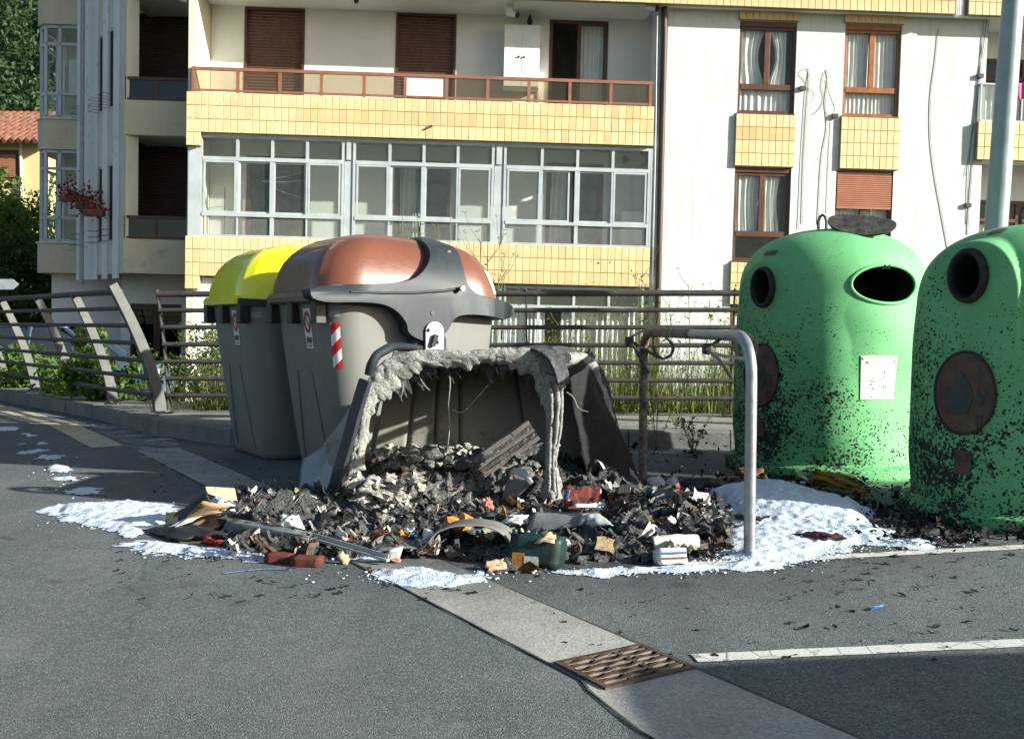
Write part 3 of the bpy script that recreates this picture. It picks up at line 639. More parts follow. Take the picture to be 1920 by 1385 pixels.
# ---- downpipes, cables on the facade
def cab(name, pts, w, r, mat, n=6):
    P = [Vector((*(lambda q: (q[0], w, q[1]))(bp(x, y, w)),)) for x, y in pts]; m = MB(); m.tube(spline(P, n), r if name == 'downpipe' else r*.36, 6); return bpart(name, m, mat, smooth_=True, sharp=180)
cab('downpipe', [(1246, -60), (1246, 60), (1243, 200), (1238, 400), (1231, 700)], .26, .055, 'pipe_brown', 2)
cab('downpipe', [(1238, -60), (1237, 100), (1233, 300), (1228, 540), (1224, 700)], .30, .030, 'pipe_grey', 2); cab('downpipe', [(1232, 30), (1230, 150), (1228, 300), (1222, 540)], .20, .020, 'pipe_grey', 2)
wq = WR-.014
cab('cable', [(1516, 128), (1518, 150), (1514, 200), (1508, 300), (1504, 420)], wq, .016, 'cable_tan'); cab('cable', [(1517, 135), (1510, 190), (1503, 300), (1497, 430)], wq, .013, 'cable')
cab('cable', [(1512, 130), (1503, 132), (1500, 140), (1512, 155), (1516, 175)], wq, .010, 'cable_tan', 8); cab('cable', [(1518, 165), (1528, 175), (1524, 190), (1508, 198)], wq, .008, 'cable_tan', 8)
cab('cable', [(1550, 130), (1553, 150), (1548, 190), (1551, 240), (1541, 300), (1534, 420)], wq, .016, 'cable_tan'); cab('cable', [(1546, 135), (1541, 160), (1545, 185), (1536, 205), (1522, 216)], wq, .011, 'cable_dark', 8)
cab('cable', [(1549, 150), (1560, 180), (1568, 205), (1556, 215), (1548, 205)], wq, .009, 'cable', 8); cab('cable', [(1560, 222), (1555, 300), (1551, 400)], wq, .011, 'cable'); cab('cable', [(1575, 217), (1582, 230), (1575, 242), (1565, 236)], wq, .007, 'cable_tan', 8)
cab('cable', [(1760, 55), (1755, 110), (1746, 180), (1745, 250), (1752, 320), (1770, 420), (1785, 500)], wq, .018, 'cable', 8)
cab('cable', [(1852, 20), (1845, 80), (1835, 140), (1826, 220), (1816, 320), (1813, 420)], wq, .014, 'cable_dark'); cab('cable', [(1846, 20), (1838, 130), (1828, 260), (1817, 400), (1815, 440)], wq, .020, 'cable'); cab('cable', [(1858, 20), (1842, 120), (1822, 260), (1810, 330)], wq, .010, 'cable_dark')
for x, y in ((1838, 143), (1505, 166), (1566, 218), (1815, 385)):
    u, v = bp(x, y, wq); m = MB(); m.box(u-.06, u+.05, wq-.05, WR-.002, v-.04, v+.04); bpart('junction_box', m, 'cable_dark')
# ---- the shaded left wing: recessed balconies, finned side wall, glazed bay
WL, WLB = .8, 2.3
uL0 = bp(233, 200, WL)[0]; uL1 = U0-.01
lh = [hole(251, 358, 25, 170, WLB), hole(249, 358, 268, 418, WLB)]
lh = [(lh[0][0], lh[0][1], FL2, lh[0][3]), (lh[1][0], lh[1][1], FL1, lh[1][3])]
uLB = bp(238, 200, WLB)[0]
bpart('wing_wall', wall_holes(uLB-.1, U0-.005, GV, 9.2, WLB, WLB+.25, lh+[(uLB+.1, uLB+1.2, GV+.02, .2)]), 'grey_wall')
for h in lh:
    m = MB(); u0, u1, v0, v1 = h; frame_bars(m, u0, u1, v0, v1, WLB+.02, WLB+.1, .05); p = bpart('shutter_frame', m, 'brown_frame'); s_ = MB(); pit = .062; n = int((v1-v0-.1)/pit)
    s_.loft([[Vector((x, WLB+.07-.014*math.sin(math.pi*(k % 6)/5), v1-.05-pit*(k//6)-pit*(k % 6)/6)) for k in range(n*6)] for x in (u0+.05, u1-.05)], False); bpart('roller_shutter', s_, 'shutter_dark', p)
for v in (VT2, VT1, VT2+ST):
    m = MB(); m.box(uL0, uL1, WL, WL+.12, v-.72, v-.03); m.box(uL0, uL0+.12, WL+.12, WLB-.01, v-.72, v-.03); bpart('parapet', m, 'beige_wall')
    m = MB(); m.box(uL0+.005, uL1, WL+.125, WLB-.005, v-.70, v-.55); bpart('slab', m, 'cream_wall')
    m = MB(); m.box(uL0, uL1, WL+.03, WL+.09, v+.38, v+.44); m.box(uL0, uL1, WL+.03, WL+.09, v-.02, v+.02)
    for x in (uL0, lerp(uL0, uL1, .42), uL1-.05): m.box(x, x+.05, WL+.035, WL+.085, v+.02, v+.38)
    m.box(uL0, uL0+.05, WL+.1, WLB-.05, v+.38, v+.43); p = bpart('balcony_rail', m, 'brown_frame'); pane(p, uL0+.05, lerp(uL0, uL1, .42), v+.02, v+.38, WL+.06, 'glass_dark'); pane(p, lerp(uL0, uL1, .42)+.05, uL1-.05, v+.02, v+.38, WL+.06, 'glass_dark')
m = MB(); m.box(uLB+.1, uLB+.65, WLB+.05, WLB+.1, GV, .2); m.box(uLB+.66, uLB+1.2, WLB+.05, WLB+.1, GV, .2); p = bpart('entrance_door', m, 'brown_frame')
for i in range(2): pane(p, uLB+.16+.56*i, uLB+.58+.56*i, GV+.5, .1, WLB+.045, 'glass_dark')
# finned side wall: own frame along the receding wall
A0 = Vector((bp(236, 200, WL)[0], WL+.02, 0)); A1 = Vector((bp(146, 200, 3.3)[0], 3.3, 0)); ad = (A1-A0).normalized(); an = Vector((-ad.y, ad.x, 0))
if an.y > 0: an = -an
def fw(px, py):                             # (s along the wall, v)
    o = BI @ Vector((0, 0, CZ)); d = BI.to_3x3() @ ray(px, py); t = (A0-o).dot(an)/d.dot(an); p = o+d*t; return (p-A0).dot(ad), p.z
FW = Matrix((( ad.x, -an.x, 0, A0.x), (ad.y, -an.y, 0, A0.y), (0, 0, 1, 0), (0, 0, 0, 1)))
Ltot = (A1-A0).length
cols_ = [(225, 214, 'f'), (214, 204, 'w'), (204, 194, 'f'), (194, 185, 'w'), (185, 160, 'f'), (160, 152, 'w'), (152, 146, 'f')]
hs = []; fv0 = VT1-.72
for a_, b_, k in cols_:
    if k == 'w':
        s0, s1 = fw(a_, 200)[0], fw(b_, 200)[0]
        for (t, bt) in ((VT2+1.55, VT2-.05), (VT1+1.55, VT1-.05), (VT2+ST+1.5, VT2+ST)): hs.append((s0, s1, bt, t))
mm = wall_holes(.0, Ltot, fv0, 9.2, .0, .25, hs); mm.v = [FW @ p for p in mm.v]; bpart('fin_wall', mm, 'cream_wall')
for a_, b_, k in cols_:
    s0, s1 = fw(a_, 200)[0], fw(b_, 200)[0]; m = MB()
    if k == 'f': m.box(s0+.01, s1-.01, -.025, -.002, fv0-.1, 9.2, FW); bpart('fin', m, 'grey_wall')
for h in hs:
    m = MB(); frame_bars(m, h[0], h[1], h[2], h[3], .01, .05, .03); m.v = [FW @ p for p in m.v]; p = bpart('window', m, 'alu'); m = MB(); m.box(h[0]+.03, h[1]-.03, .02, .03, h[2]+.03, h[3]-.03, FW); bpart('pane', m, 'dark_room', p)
    m = MB(); e = .05
    for z in (0, .12, .24): m.tube([FW @ Vector(q) for q in ((h[0], -.02, h[2]+z), (h[0], -.22, h[2]+z), (h[1], -.22, h[2]+z), (h[1], -.02, h[2]+z))], .005, 5)
    bpart('window_guard', m, 'cable_dark', p)
m = MB(); s0 = fw(174, 200)[0]; m.tube([FW @ Vector((s0, -.22, z)) for z in (fv0-.2, 2, 5, 9.2)], .05, 8); bpart('downpipe', m, 'pipe_grey')
# bay of glazed balconies
ub0, ub1 = bp(66, 200, 3.3)[0], bp(148, 200, 3.3)[0]
def bay_poly(o_=0.0): return [(ub0-.05-o_, 5.0), (ub0-.05-o_, 3.55), (ub0+.18, 3.3-o_), (ub1, 3.3-o_), (ub1, 5.0)]
for v in (VT2, VT1, VT2+ST):
    m = MB(); m.prism(bay_poly(), lambda x, y: Vector((x, y, v-.66)), lambda x, y: Vector((x, y, v))); bpart('bay_parapet', m, 'beige_wall')
    m = MB(); m.prism(bay_poly(.04), lambda x, y: Vector((x, y, v+.002)), lambda x, y: Vector((x, y, v+.04))); bpart('bay_sill', m, 'cream_wall')
    t = v+ST-.66; q = [(ub0, 3.62), (ub0+.2, 3.36), (ub1-.45, 3.36), (ub1-.03, 3.36)]
    if v > 6: continue
    m = MB()
    for x, y in q+[(ub0, 4.9)]: m.box(x-.035, x+.035, y, y+.07, v+.04, t)
    for z in (v+.04, v+.55, v+1.65, t-.07):
        m.bar((q[0][0], q[0][1]+.03, z+.03), (q[1][0], q[1][1]+.03, z+.03), .06, .06); m.bar((q[1][0], q[1][1]+.03, z+.03), (q[3][0], q[3][1]+.03, z+.03), .06, .06); m.bar((q[0][0], q[0][1]+.03, z+.03), (ub0, 4.9, z+.03), .06, .06)
    p = bpart('bay_glazing', m, 'alu')
    for (x0, x1) in ((q[1][0]+.035, q[2][0]-.035), (q[2][0]+.035, q[3][0]-.035)):
        pane(p, x0, x1, v+.1, v+.55, 3.40, 'glass_hazy'); pane(p, x0, x1, v+.61, v+1.65, 3.40, 'glass'); pane(p, x0, x1, v+1.71, t-.07, 3.40, 'glass_hazy')
    m = MB(); m.box(ub0+.05, ub1-.05, 4.3, 4.4, v, t); bpart('bay_back', m, 'cream_wall')
    m = MB(); m.box(ub1-.42, ub1-.12, 3.8, 4.2, v+.7, v+1.45); m.tube([(ub1-.27, 4.0, v+1.45), (ub1-.27, 4.0, v+1.9)], .05, 8); bpart('boiler', m, 'white_plastic')
m = MB(); a_, b_ = bp(97, 480, 3.9)[0], bp(206, 480, 3.9)[0]; m.box(a_, b_+.8, 3.9, 4.1, GV, VT1-.66); m.box(a_, a_+.2, 4.1, 12, GV, 9.2); bpart('wing_wall', m, 'grey_wall')
m = MB(); m.box(U0-4, RE+3, WB+3, 14, GV, 9.2); o = bpart('core', m, 'cream_wall')
# ================================================================== DRAIN GRATE, FENCES, POSTS
def grate():
    o0 = G(1005, 1252); dx = (G(1212, 1230)-o0); gx_ = gn.copy(); Wd = .392; Ld = .30
    root = empty('drain_grate', (0, 0, 0), 0, 'rusty iron drain grate set in the concrete gutter strip', 'drain grate')
    base = g0-gd*.055
    mt = Matrix(((gn.x, gd.x, 0, base.x+gn.x*.008), (gn.y, gd.y, 0, base.y+gn.y*.008), (0, 0, 1, 0), (0, 0, 0, 1)))
    T = lambda x, y, z: mt @ Vector((x, y, z))
    m = MB(); m.box(0, Wd, 0, Ld, .0045, .0055, mt); m.build('pit', M['black_rubber'], root)  # flat black sheet standing in for the shaded hollow under the bars
    m = MB()
    for a in ((0, .022, 0, Ld), (Wd-.022, Wd, 0, Ld), (.022, Wd-.022, 0, .022), (.022, Wd-.022, Ld-.022, Ld)): m.box(a[0], a[1], a[2], a[3], .0047, .013, mt)
    m.build('frame', M['rust_iron'], root)
    nb = 6; pit = (Ld-.05)/nb
    for i in range(nb):                     # wavy bars across
        y0 = .03+pit*(i+.5); P, Q = [], []
        b = MB(); K = 40; R_ = []
        for k in range(K+1):
            x = .022+(Wd-.044)*k/K; wv = math.sin(k/K*math.pi*7+(i % 2)*math.pi); y = y0+wv*pit*.10; hw = pit*(.29+.13*wv)*(.55 if .14 < x < .26 else 1)
            R_.append([T(x, y-hw, .006), T(x, y-hw*.8, .0125+.002*wv), T(x, y+hw*.8, .0125+.002*wv), T(x, y+hw, .006)])
        b.loft(R_, False); b.build('bar', M['rust_iron'], root)
    m = MB()
    for x in (.13, .25): m.box(x-.008, x+.008, .022, Ld-.022, .0060, .0105, mt)
    m.build('cross_rib', M['rust_iron'], root)
M['rust_iron'] = plain('worn_iron', (.085, .058, .04), .6, .25, .6, 25, .3, 60)
grate()
RT = [.965, .835, .70, .56, .42, .28, .14]
def fence_post(root, base, H, nrm, lean=.40, wd=.11, th=.022, mat='fence_post', taper=True):
    m = MB(); t = Vector((-nrm.y, nrm.x, 0)); prof = []
    for k in range(13):
        s = k/12; c = base+nrm*(lean*s**1.5)+Vector((0, 0, H*s)); hw = wd*(1-.35*s if taper else 1)/2; tilt = Vector((0, 0, -hw*lean*1.1*s**.5))
        prof.append((c+nrm*-hw-tilt, c+nrm*hw+tilt))
    rings = [[a+t*th/2, b+t*th/2, b-t*th/2, a-t*th/2] for a, b in prof]
    m.loft(rings, True, True, True); o = m.build('post', M[mat], root, bevel=.004)
    m = MB(); m.cbox((base.x, base.y, base.z+.008), (.16, .16, .016)); m.build('base_plate', M[mat], o)
    return o
def fence_rails(root, pts, H, nrm, lean, r=.026, wd=.11):
    for s in RT:
        m = MB(); P = [p+nrm*(lean*s**1.5+wd*(1-.35*s)/2*(.2 if s > .95 else .95))+Vector((0, 0, H*s)) for p in pts]
        m.tube(P, r if s < .95 else .034, 10); m.build('rail', M['fence'], root, True, 60)
# straight railing behind the containers
fs = empty('railing', FA, 0, 'dark steel railing with seven rails running straight behind the containers', 'railing')
nF = Vector((fdir.y, -fdir.x, 0)); H = 1.37
offs_ = [0.06, 2.08, 4.12, 6.33, 8.5, 10.7, 12.9]
for s in offs_: fence_post(fs, fdir*s, H, nF, .28, .09, .016, 'fence')
fence_rails(fs, [fdir*.06, fdir*14], H, nF, .28, wd=.09)
# bent railing that follows the road away to the left
fl = empty('railing', FL[0], 0, 'railing with broad curved grey posts following the road away to the left', 'railing')
nL = Vector((-ld.y, ld.x, 0)); nL = -nL if nL.y > 0 else nL
Lp = [Vector((0, 0, 0))]+[(p-FL[0]) for p in FL[1:]]+[(FL[3]-FL[0])+ld*1.62*k for k in range(1, 9)]
Lp = [Vector((p.x, p.y, 0)) for p in Lp]
for p in Lp[1:]: fence_post(fl, p, 1.34, nL, .44, .12, .05)
o = fence_post(fl, Lp[0], 1.40, nL, .50, .13, .08)
fence_rails(fl, [Lp[0]+ld*-.02]+[p for p in Lp[1:]], 1.37, nL, .44, wd=.13)
# lamp post
lp0 = AT(1868, 420, 9.4); lp1 = AT(1900, -5, 9.3)
lpb = lp0+(lp0-lp1)*(lp0.z-.16)/(lp1.z-lp0.z)
o = empty('lamp_post', (lpb.x, lpb.y, .165), 0, 'tall grey steel lamp post rising behind the right green igloo', 'lamp post')
m = MB(); top = (lp1-lpb)*2.3; m.tube([(0, 0, 0), tuple(top*.25), tuple(top)], [.105, .1, .07], 24); m.build('pole', M['pole_paint'] if 'pole_paint' in M else plain('pole_paint', (.28, .33, .35), .4, .3, .15, 5), o, True)
m = MB(); m.cbox((0, 0, .02), (.36, .36, .04))
for x in (-.13, .13):
    for y in (-.13, .13): m.tube([(x, y, .04), (x, y, .09)], .014, 6)
m.build('base_plate', M['steel'], o)
# tube hoop with two bent straps
hb0, hb1 = G(1205, 912), G(1405, 1042)
hp = empty('steel_hoop', (hb1.x, hb1.y, 0), 0, 'galvanised tube hoop, its far leg burnt rusty, standing beside the rubble', 'hoop')
rel = Vector((hb0.x-hb1.x, hb0.y-hb1.y, 0)); hd = rel.normalized(); Lh = rel.length; Hh = 1.125; cr = .20
P = [Vector((0, 0, 0)), Vector((0, 0, .5)), Vector((0, 0, Hh-cr))]+[hd*(cr-cr*math.cos(a))+Vector((0, 0, Hh-cr+cr*math.sin(a))) for a in [k*math.pi/16 for k in range(1, 9)]]
mid = [hd*lerp(cr, Lh-cr, t)+Vector((0, 0, Hh)) for t in (.15, .3, .45)]
m = MB(); m.tube(P+mid, .030, 16); m.build('near_leg', M['steel'], hp, True)
P2 = [hd*lerp(cr, Lh-cr, t)+Vector((0, 0, Hh)) for t in (.45, .6, .8)]+[hd*(Lh-cr+cr*math.sin(a))+Vector((0, 0, Hh-cr+cr*math.cos(a))) for a in [k*math.pi/16 for k in range(1, 9)]]+[hd*Lh+Vector((0, 0, z)) for z in (.8, .6, .4, .2, 0)]
m = MB(); m.tube(P2, [.0305]*len(P2), 16); tag(m.build('far_leg', M['rust'], hp, True), 'far leg scorched and rusty')
m = MB(); m.disc((0, 0, .004), (0, 0, 1), .06, 18); m.tube([(0, 0, 0), (0, 0, .012)], .055, 16); m.build('base_flange', M['steel'], hp)
def strap(pts, Y, wd=.05, par=hp):
    P = spline([AT(x, y, Y)-Vector(par.location) for x, y in pts], 5); m = MB(); rings = []
    ax = Vector((.25, 1, 0)).normalized()
    for i, p in enumerate(P):
        t = (P[min(i+1, len(P)-1)]-P[max(i-1, 0)]).normalized(); n_ = t.cross(ax).normalized(); rings.append([p+ax*wd/2+n_*.009, p-ax*wd/2+n_*.009, p-ax*wd/2-n_*.009, p+ax*wd/2-n_*.009])
    m.loft(rings, True, True, True); m.build('strap', M['steel_dark'] if wd > .03 else M['steel'], par)
ys = 7.3
strap([(1176, 637), (1195, 625), (1222, 615), (1232, 619), (1246, 630), (1262, 648), (1258, 665), (1246, 672), (1236, 670), (1205, 652), (1184, 640)], ys, .045)
strap([(1178, 640), (1190, 652), (1217, 700)], ys-.03, .07); strap([(1226, 625), (1226, 655), (1240, 672)], ys, .04)
ys = 5.6
strap([(1326, 652), (1345, 640), (1372, 618), (1390, 622), (1412, 636), (1419, 655), (1414, 665)], ys, .045); strap([(1328, 658), (1350, 676), (1372, 710)], ys-.03, .06); strap([(1336, 662), (1362, 668), (1395, 672)], ys, .045); strap([(1374, 640), (1378, 655), (1384, 670)], ys+.03, .04)
m = MB(); q = AT(1326, 654, 5.6)-Vector(hp.location); m.cbox(q, (.05, .07, .06)); m.build('clamp', M['steel_dark'], hp, bevel=.01); m = MB(); q = AT(1180, 640, 7.28)-Vector(hp.location); m.cbox(q, (.06, .07, .07)); m.build('clamp', M['steel_dark'], hp, bevel=.01)

# ================================================================== THE TWO UPRIGHT CONTAINERS
def plastic(name, col, rough=.42, dirt=.3, speck=0.0, coat=0.0, var=.12):
    s = N(name); P = s.co(); a = s.noise(2.5, 5, .6); b = s.noise(30, 4, .65)
    c = s.mix(s.ramp(a, [(.3, 0), (.75, 1)]), tuple(x*(1-var) for x in col), tuple(min(1, x*(1+var*.5)) for x in col))
    st = s.noise(4, 5, .6, src=s.map(P, (4, 4, .35))); c = s.mix(s.math('MULTIPLY', s.ramp(st, [(.52, 0), (.8, 1)]), dirt*.6), c, tuple(x*.45+.02 for x in col))
    c = s.mix(s.math('MULTIPLY', s.ramp(b, [(.58, 0), (.75, 1)]), dirt*.5), c, tuple(x*.5+.06 for x in col))
    if speck:
        v = s.vor(38, out='Distance'); mk = s.math('MULTIPLY', s.ramp(v, [(.10, 1), (.16, 0)]), s.ramp(s.noise(3, 3, .6), [(.45, 0), (.6, 1)])); c = s.mix(s.math('MULTIPLY', mk, speck), c, (.01, .01, .01))
    sc_ = s.noise(16, 6, .7, src=s.map(P, (1, 1, 5), rot=(.3, .2, .1))); r = s.math('MULTIPLY_ADD', s.ramp(sc_, [(.35, 0), (.8, 1)]), .3, rough-.08)
    s.bump(s.noise(140, 2), .06, .004); s.fin(c, r, 0, .5, coat=coat); return s.m
M['bin_grey'] = plastic('bin_body_grey', (.175, .174, .163), .48, .35); M['bin_frame'] = plain('bin_frame_dark', (.030, .038, .044), .48, 0, .35, 5, .05, 90, .22)
M['lid_yellow'] = plastic('lid_yellow', (.80, .78, .015), .2, .12, 0, .3); M['lid_brown'] = plastic('lid_brown', (.165, .058, .032), .36, .3, .6, .2)
M['bin_black'] = plastic('bin_black', (.018, .019, .02), .4, .2)
def uvmat(name, build): s = N(name); uv = s.co('UV'); build(s, s.sep(uv)); return s.m
def chev(s, u):
    f = s.math('FRACT', s.math('ADD', s.math('MULTIPLY', u[1], 2.1), s.math('MULTIPLY', u[0], -.75))); k = s.math('GREATER_THAN', f, .5)
    c = s.mix(k, (.74, .74, .72), (.55, .015, .022)); c = s.mix(s.math('MULTIPLY', s.ramp(s.noise(20, 5), [(.6, 0), (.8, 1)]), .4), c, (.3, .28, .26)); s.fin(c, .35)
M['chevron'] = uvmat('chevron_red_white', chev)
M['sticker'] = plain('sticker_white', (.68, .69, .67), .5, 0, .15); M['sticker_grey'] = plain('sticker_grey', (.30, .31, .31), .5, 0, .15); M['red_print'] = plain('red_print', (.42, .06, .04), .5, 0, .2); M['dark_print'] = plain('dark_print', (.03, .03, .035), .6)
LX, LY = 1.55, 1.22                          # local x: from user side to back, local y: along the row
def rrect(cx, cy, hx, hy, r, n=6):
    out = []
    for (sx, sy, a0) in ((1, 1, 0), (-1, 1, 90), (-1, -1, 180), (1, -1, 270)):
        for k in range(n+1):
            a = R(a0+90*k/n); out.append((cx+sx*(hx-r)+r*math.cos(a), cy+sy*(hy-r)+r*math.sin(a)))
    return out
def body_ring(t, n=6):                       # t 0 bottom .. 1 top
    ix = lerp(.20, .02, t**.8); bx = lerp(.12, .03, t); iy = lerp(.10, .0, t)
    return rrect((ix+LX-bx)/2, LY/2, (LX-bx-ix)/2, LY/2-iy, lerp(.22, .25, t), n)
def rimz(x): return 1.385-.115*x/LX
def body_pt(k_, z, off=0.0, n=6):            # point on the body's skin: fractional index on the ring, height z
    t = (z-.03)/1.35; r = body_ring(t, n); N_ = len(r); i = int(math.floor(k_)) % N_; j = (i+1) % N_; f = k_-math.floor(k_)
    p = Vector((lerp(r[i][0], r[j][0], f), lerp(r[i][1], r[j][1], f), 0)); tg = Vector((r[j][0]-r[i][0], r[j][1]-r[i][1], 0)).normalized(); nn = Vector((tg.y, -tg.x, 0)); return p+nn*off+Vector((0, 0, z))
def make_bin(name, label, lid_mat, loc, rz, full=True, chevron=True, group='upright waste containers'):
    o = empty(name, loc, rz, label, 'container', group)
    m = MB(); rings = []
    zs = [.03, .06, .12, .3, .5, .7, .9, 1.1, 1.25, 1.0]
    for t in (0, .02, .06, .2, .35, .5, .65, .8, .9, 1.0):
        ring = body_ring(t)
        rings.append([Vector((x, y, .03+t*(rimz(x)-.03))) for x, y in ring])
    rings.insert(0, [Vector((lerp(p.x, LX/2, .06), lerp(p.y, LY/2, .06), .0)) for p in rings[0]])
    m.loft(rings, True, True, True); b = m.build('body', M['bin_grey'], o, True, 50)
    # raised lower panels (tapering side ribs)
    m = MB()
    for k0, k1 in ((14.3, 16.4),):
        pass
    def patch(k0, k1, z0, z1, off, nu=6, nv=8, shape=None):
        g = MB(); g.grid(lambda s, t: body_pt(lerp(k0, k1, s) if shape is None else lerp(*shape(t), s), lerp(z0, z1, t), off), nu, nv); return g
    # slanting moulded groove on the user side
    for f0, f1, zt in ((.30, .10, .82), (.72, .92, .82)):
        P = []
        n = 10
        for k in range(n+1):
            t = k/n; z = lerp(.08, zt, t); q = body_pt(13+lerp(f1, f0, t), z, .004); P.append(q)
        m = MB(); m.tube(P, [.004+.012*(1-abs(2*t/n-1)) for t in range(n+1)], 8); m.build('moulded_rib', M['bin_grey'], o, True, 80)
    m = MB(); rr = [[Vector((x, y, rimz(x)+dz)) for x, y in rrect(LX/2, LY/2, LX/2+e, LY/2+e, .27)] for e, dz in ((-.01, -.05), (.025, -.05), (.03, -.02), (.03, .012), (-.02, .015))]
    m.loft(rr, True); m.build('rim', M['bin_frame'] if full else M['bin_black'], o, True, 50)
    # lid: domed shell from the rim up
    def lidpt(a, phi):
        ring = rrect(LX/2, LY/2, LX/2+.02, LY/2+.03, .30, 12); N_ = len(ring); i = int(a*N_) % N_; x, y = ring[i]
        cx, cy = LX*.56, LY*.5; s_ = math.cos(phi)**.62; h = .53*math.sin(phi)**.95
        sx = s_ if x < cx else math.cos(phi)**.46
        return Vector((cx+(x-cx)*sx, cy+(y-cy)*s_, rimz(lerp(cx, x, sx))+.012+h*(1.0)))
    nA = 52
    m = MB(); rings = [[lidpt(i/nA, phi) for i in range(nA)] for phi in [R(d) for d in (0, 5, 12, 20, 30, 40, 50, 60, 70, 78, 84, 88.5)]]
    m.loft(rings, True, False, True); lid = m.build('lid', M[lid_mat], o, True, 60)
    def lidy(x, z):                          # near-end skin of the lid at height z above the rim
        h = max(0.0, min(.995, ((z-rimz(x)-.012)/.53))); phi = math.asin(h**(1/.95)); cy = LY*.5
        if z < rimz(x): return -.03
        xx = abs(x-LX*.56)/(LX*.56*max(.05, math.cos(phi)**.62)); rnd_ = max(0, min(1, xx))**7*.16
        return cy-(cy+.03)*math.cos(phi)**.62+rnd_*0
    from mathutils.bvhtree import BVHTree
    bvh = BVHTree.FromPolygons([tuple(p) for p in m.v], m.f)
    def hit(x, z):
        h_ = bvh.ray_cast(Vector((max(.12, min(1.54, x)), -2, z)), Vector((0, 1, 0))); return h_[0].y if h_[0] is not None else None
    tabs = {}
    def col(i):
        if i not in tabs:
            x = i*.04; T_ = []
            for k in range(70):
                y = hit(x, 1.36+.01*k); y = -.04 if (y is None and k < 8) else y
                if y is None: y = min(.5, T_[-1]+.03)
                T_.append(min(y, .5) if k else min(y, 0))
            tabs[i] = [sum(T_[max(0, k-3):k+4])/len(T_[max(0, k-3):k+4]) for k in range(70)]
        return tabs[i]
    def armY(z, x=1.235):
        k = max(0, min(68.99, (z-1.36)/.01)); i = x/.04; i0 = math.floor(i); f = i-i0; k0 = int(k); g = k-k0
        y = lerp(lerp(col(i0)[k0], col(i0)[k0+1], g), lerp(col(i0+1)[k0], col(i0+1)[k0+1], g), f)
        dx_ = max(0, min(.262, x-(LX-.27))); return lerp(-.04+.27-math.sqrt(.27**2-dx_**2), y, smooth((z-rimz(x))/.08))
    def floc(px, py):                        # photo pixel -> (x, z) on the near end plane of this container
        k = (px-960)/FPX; x = (loc[1]*k-loc[0])/(math.cos(rz)-math.sin(rz)*k); Y = loc[1]+math.sin(rz)*x; return (x, AT(px, py, Y).z)
    lidy = lambda x, z: armY(z, x)-.038
    # front lip of the lid
    m = MB(); m.loft([[Vector((x, y, rimz(0)+z)) for x, z in ((-.055, -.035), (-.06, .0), (-.035, .035), (.02, .03), (.02, -.03))] for y in (.18, .20, LY-.2, LY-.18)], True, True, True); m.build('lid_lip', M[lid_mat], o, True, 40)
    # black brackets under the lip
    for y in (.10, LY*.47, LY-.2):
        m = MB(); m.box(-.035, .05, y, y+.10, rimz(0)-.20, rimz(0)-.03); m.build('bracket', M['bin_black'], o, bevel=.008)
    if full:
        # lever frame on the near end: outline in photo-measured proportions (x, z)
        fpx = [(576, 540), (623, 534), (692, 533), (744, 529), (772, 519), (796, 496), (809, 472), (814, 448), (827, 438), (848, 441), (861, 451), (865, 469), (862, 500), (864, 531), (879, 550), (910, 559), (952, 567), (966, 579), (962, 593), (945, 600), (900, 592), (858, 590), (837, 597), (826, 615), (813, 630), (790, 640), (765, 633), (751, 622), (746, 604), (727, 582), (699, 570), (657, 567), (605, 567), (577, 561), (570, 550)]
        ol = [floc(x, y) for x, y in fpx]
        S = spline([(x, z, 0) for x, z in ol], 5, True)
        bmm = bmesh.new(); f_ = bmm.faces.new([bmm.verts.new((p.x, 0, p.y)) for p in S])
        ext = bmesh.ops.extrude_face_region(bmm, geom=[f_])
        for e in ext['geom']:
            if isinstance(e, bmesh.types.BMVert): e.co.y = -1.0
        for z in [1.38+.035*i for i in range(16)]: bmesh.ops.bisect_plane(bmm, geom=bmm.verts[:]+bmm.edges[:]+bmm.faces[:], plane_co=(0, 0, z), plane_no=(0, 0, 1))
        for x in [.1+.07*i for i in range(22)]: bmesh.ops.bisect_plane(bmm, geom=bmm.verts[:]+bmm.edges[:]+bmm.faces[:], plane_co=(x, 0, 0), plane_no=(1, 0, 0))
        for v in bmm.verts:
            yb = armY(v.co.z, v.co.x); v.co.y = (yb-.095) if v.co.y < -.5 else yb+.06
        bmesh.ops.triangulate(bmm, faces=[f for f in bmm.faces if len(f.verts) > 4]); bmesh.ops.recalc_face_normals(bmm, faces=bmm.faces)
        me = bpy.data.meshes.new('lever_frame'); bmm.to_mesh(me); bmm.free(); me.materials.append(M['bin_frame']); me.polygons.foreach_set('use_smooth', [True]*len(me.polygons)); me.set_sharp_from_angle(angle=R(50))
        fr_ = bpy.data.objects.new('lever_frame', me); C.objects.link(fr_); fr_.parent = o
        bv = fr_.modifiers.new('bevel', 'BEVEL'); bv.width = .042; bv.segments = 5; bv.limit_method = 'ANGLE'; bv.angle_limit = R(60); fr_.modifiers.new('wn', 'WEIGHTED_NORMAL')
        for x, z in (floc(847, 473), floc(796, 587)):
            yb = lidy(x, z)-.057; m = MB(); m.tube([(x, yb, z), (x, yb+.03, z)], .019, 14); m.build('bolt_hole', M['bin_black'], fr_)
        m = MB(); P = [Vector((x, lidy(x, z)-.057, z)) for x, z in (floc(645, 548), floc(700, 550), floc(760, 550), floc(820, 546), floc(846, 542))]; m.tube(P, [.010, .012, .012, .012, .014], 8); m.build('spring_rod', M['bin_black'], fr_, True)
        m = MB(); bx, bz = floc(847, 543); yb = lidy(bx, bz)-.055; m.tube([(bx, yb, bz), (bx, yb-.05, bz+.005)], .013, 10); m.tube([(bx, yb-.03, bz+.005), (bx, yb-.06, bz+.005)], .02, 10); m.build('bolt', M['steel'], fr_, True)
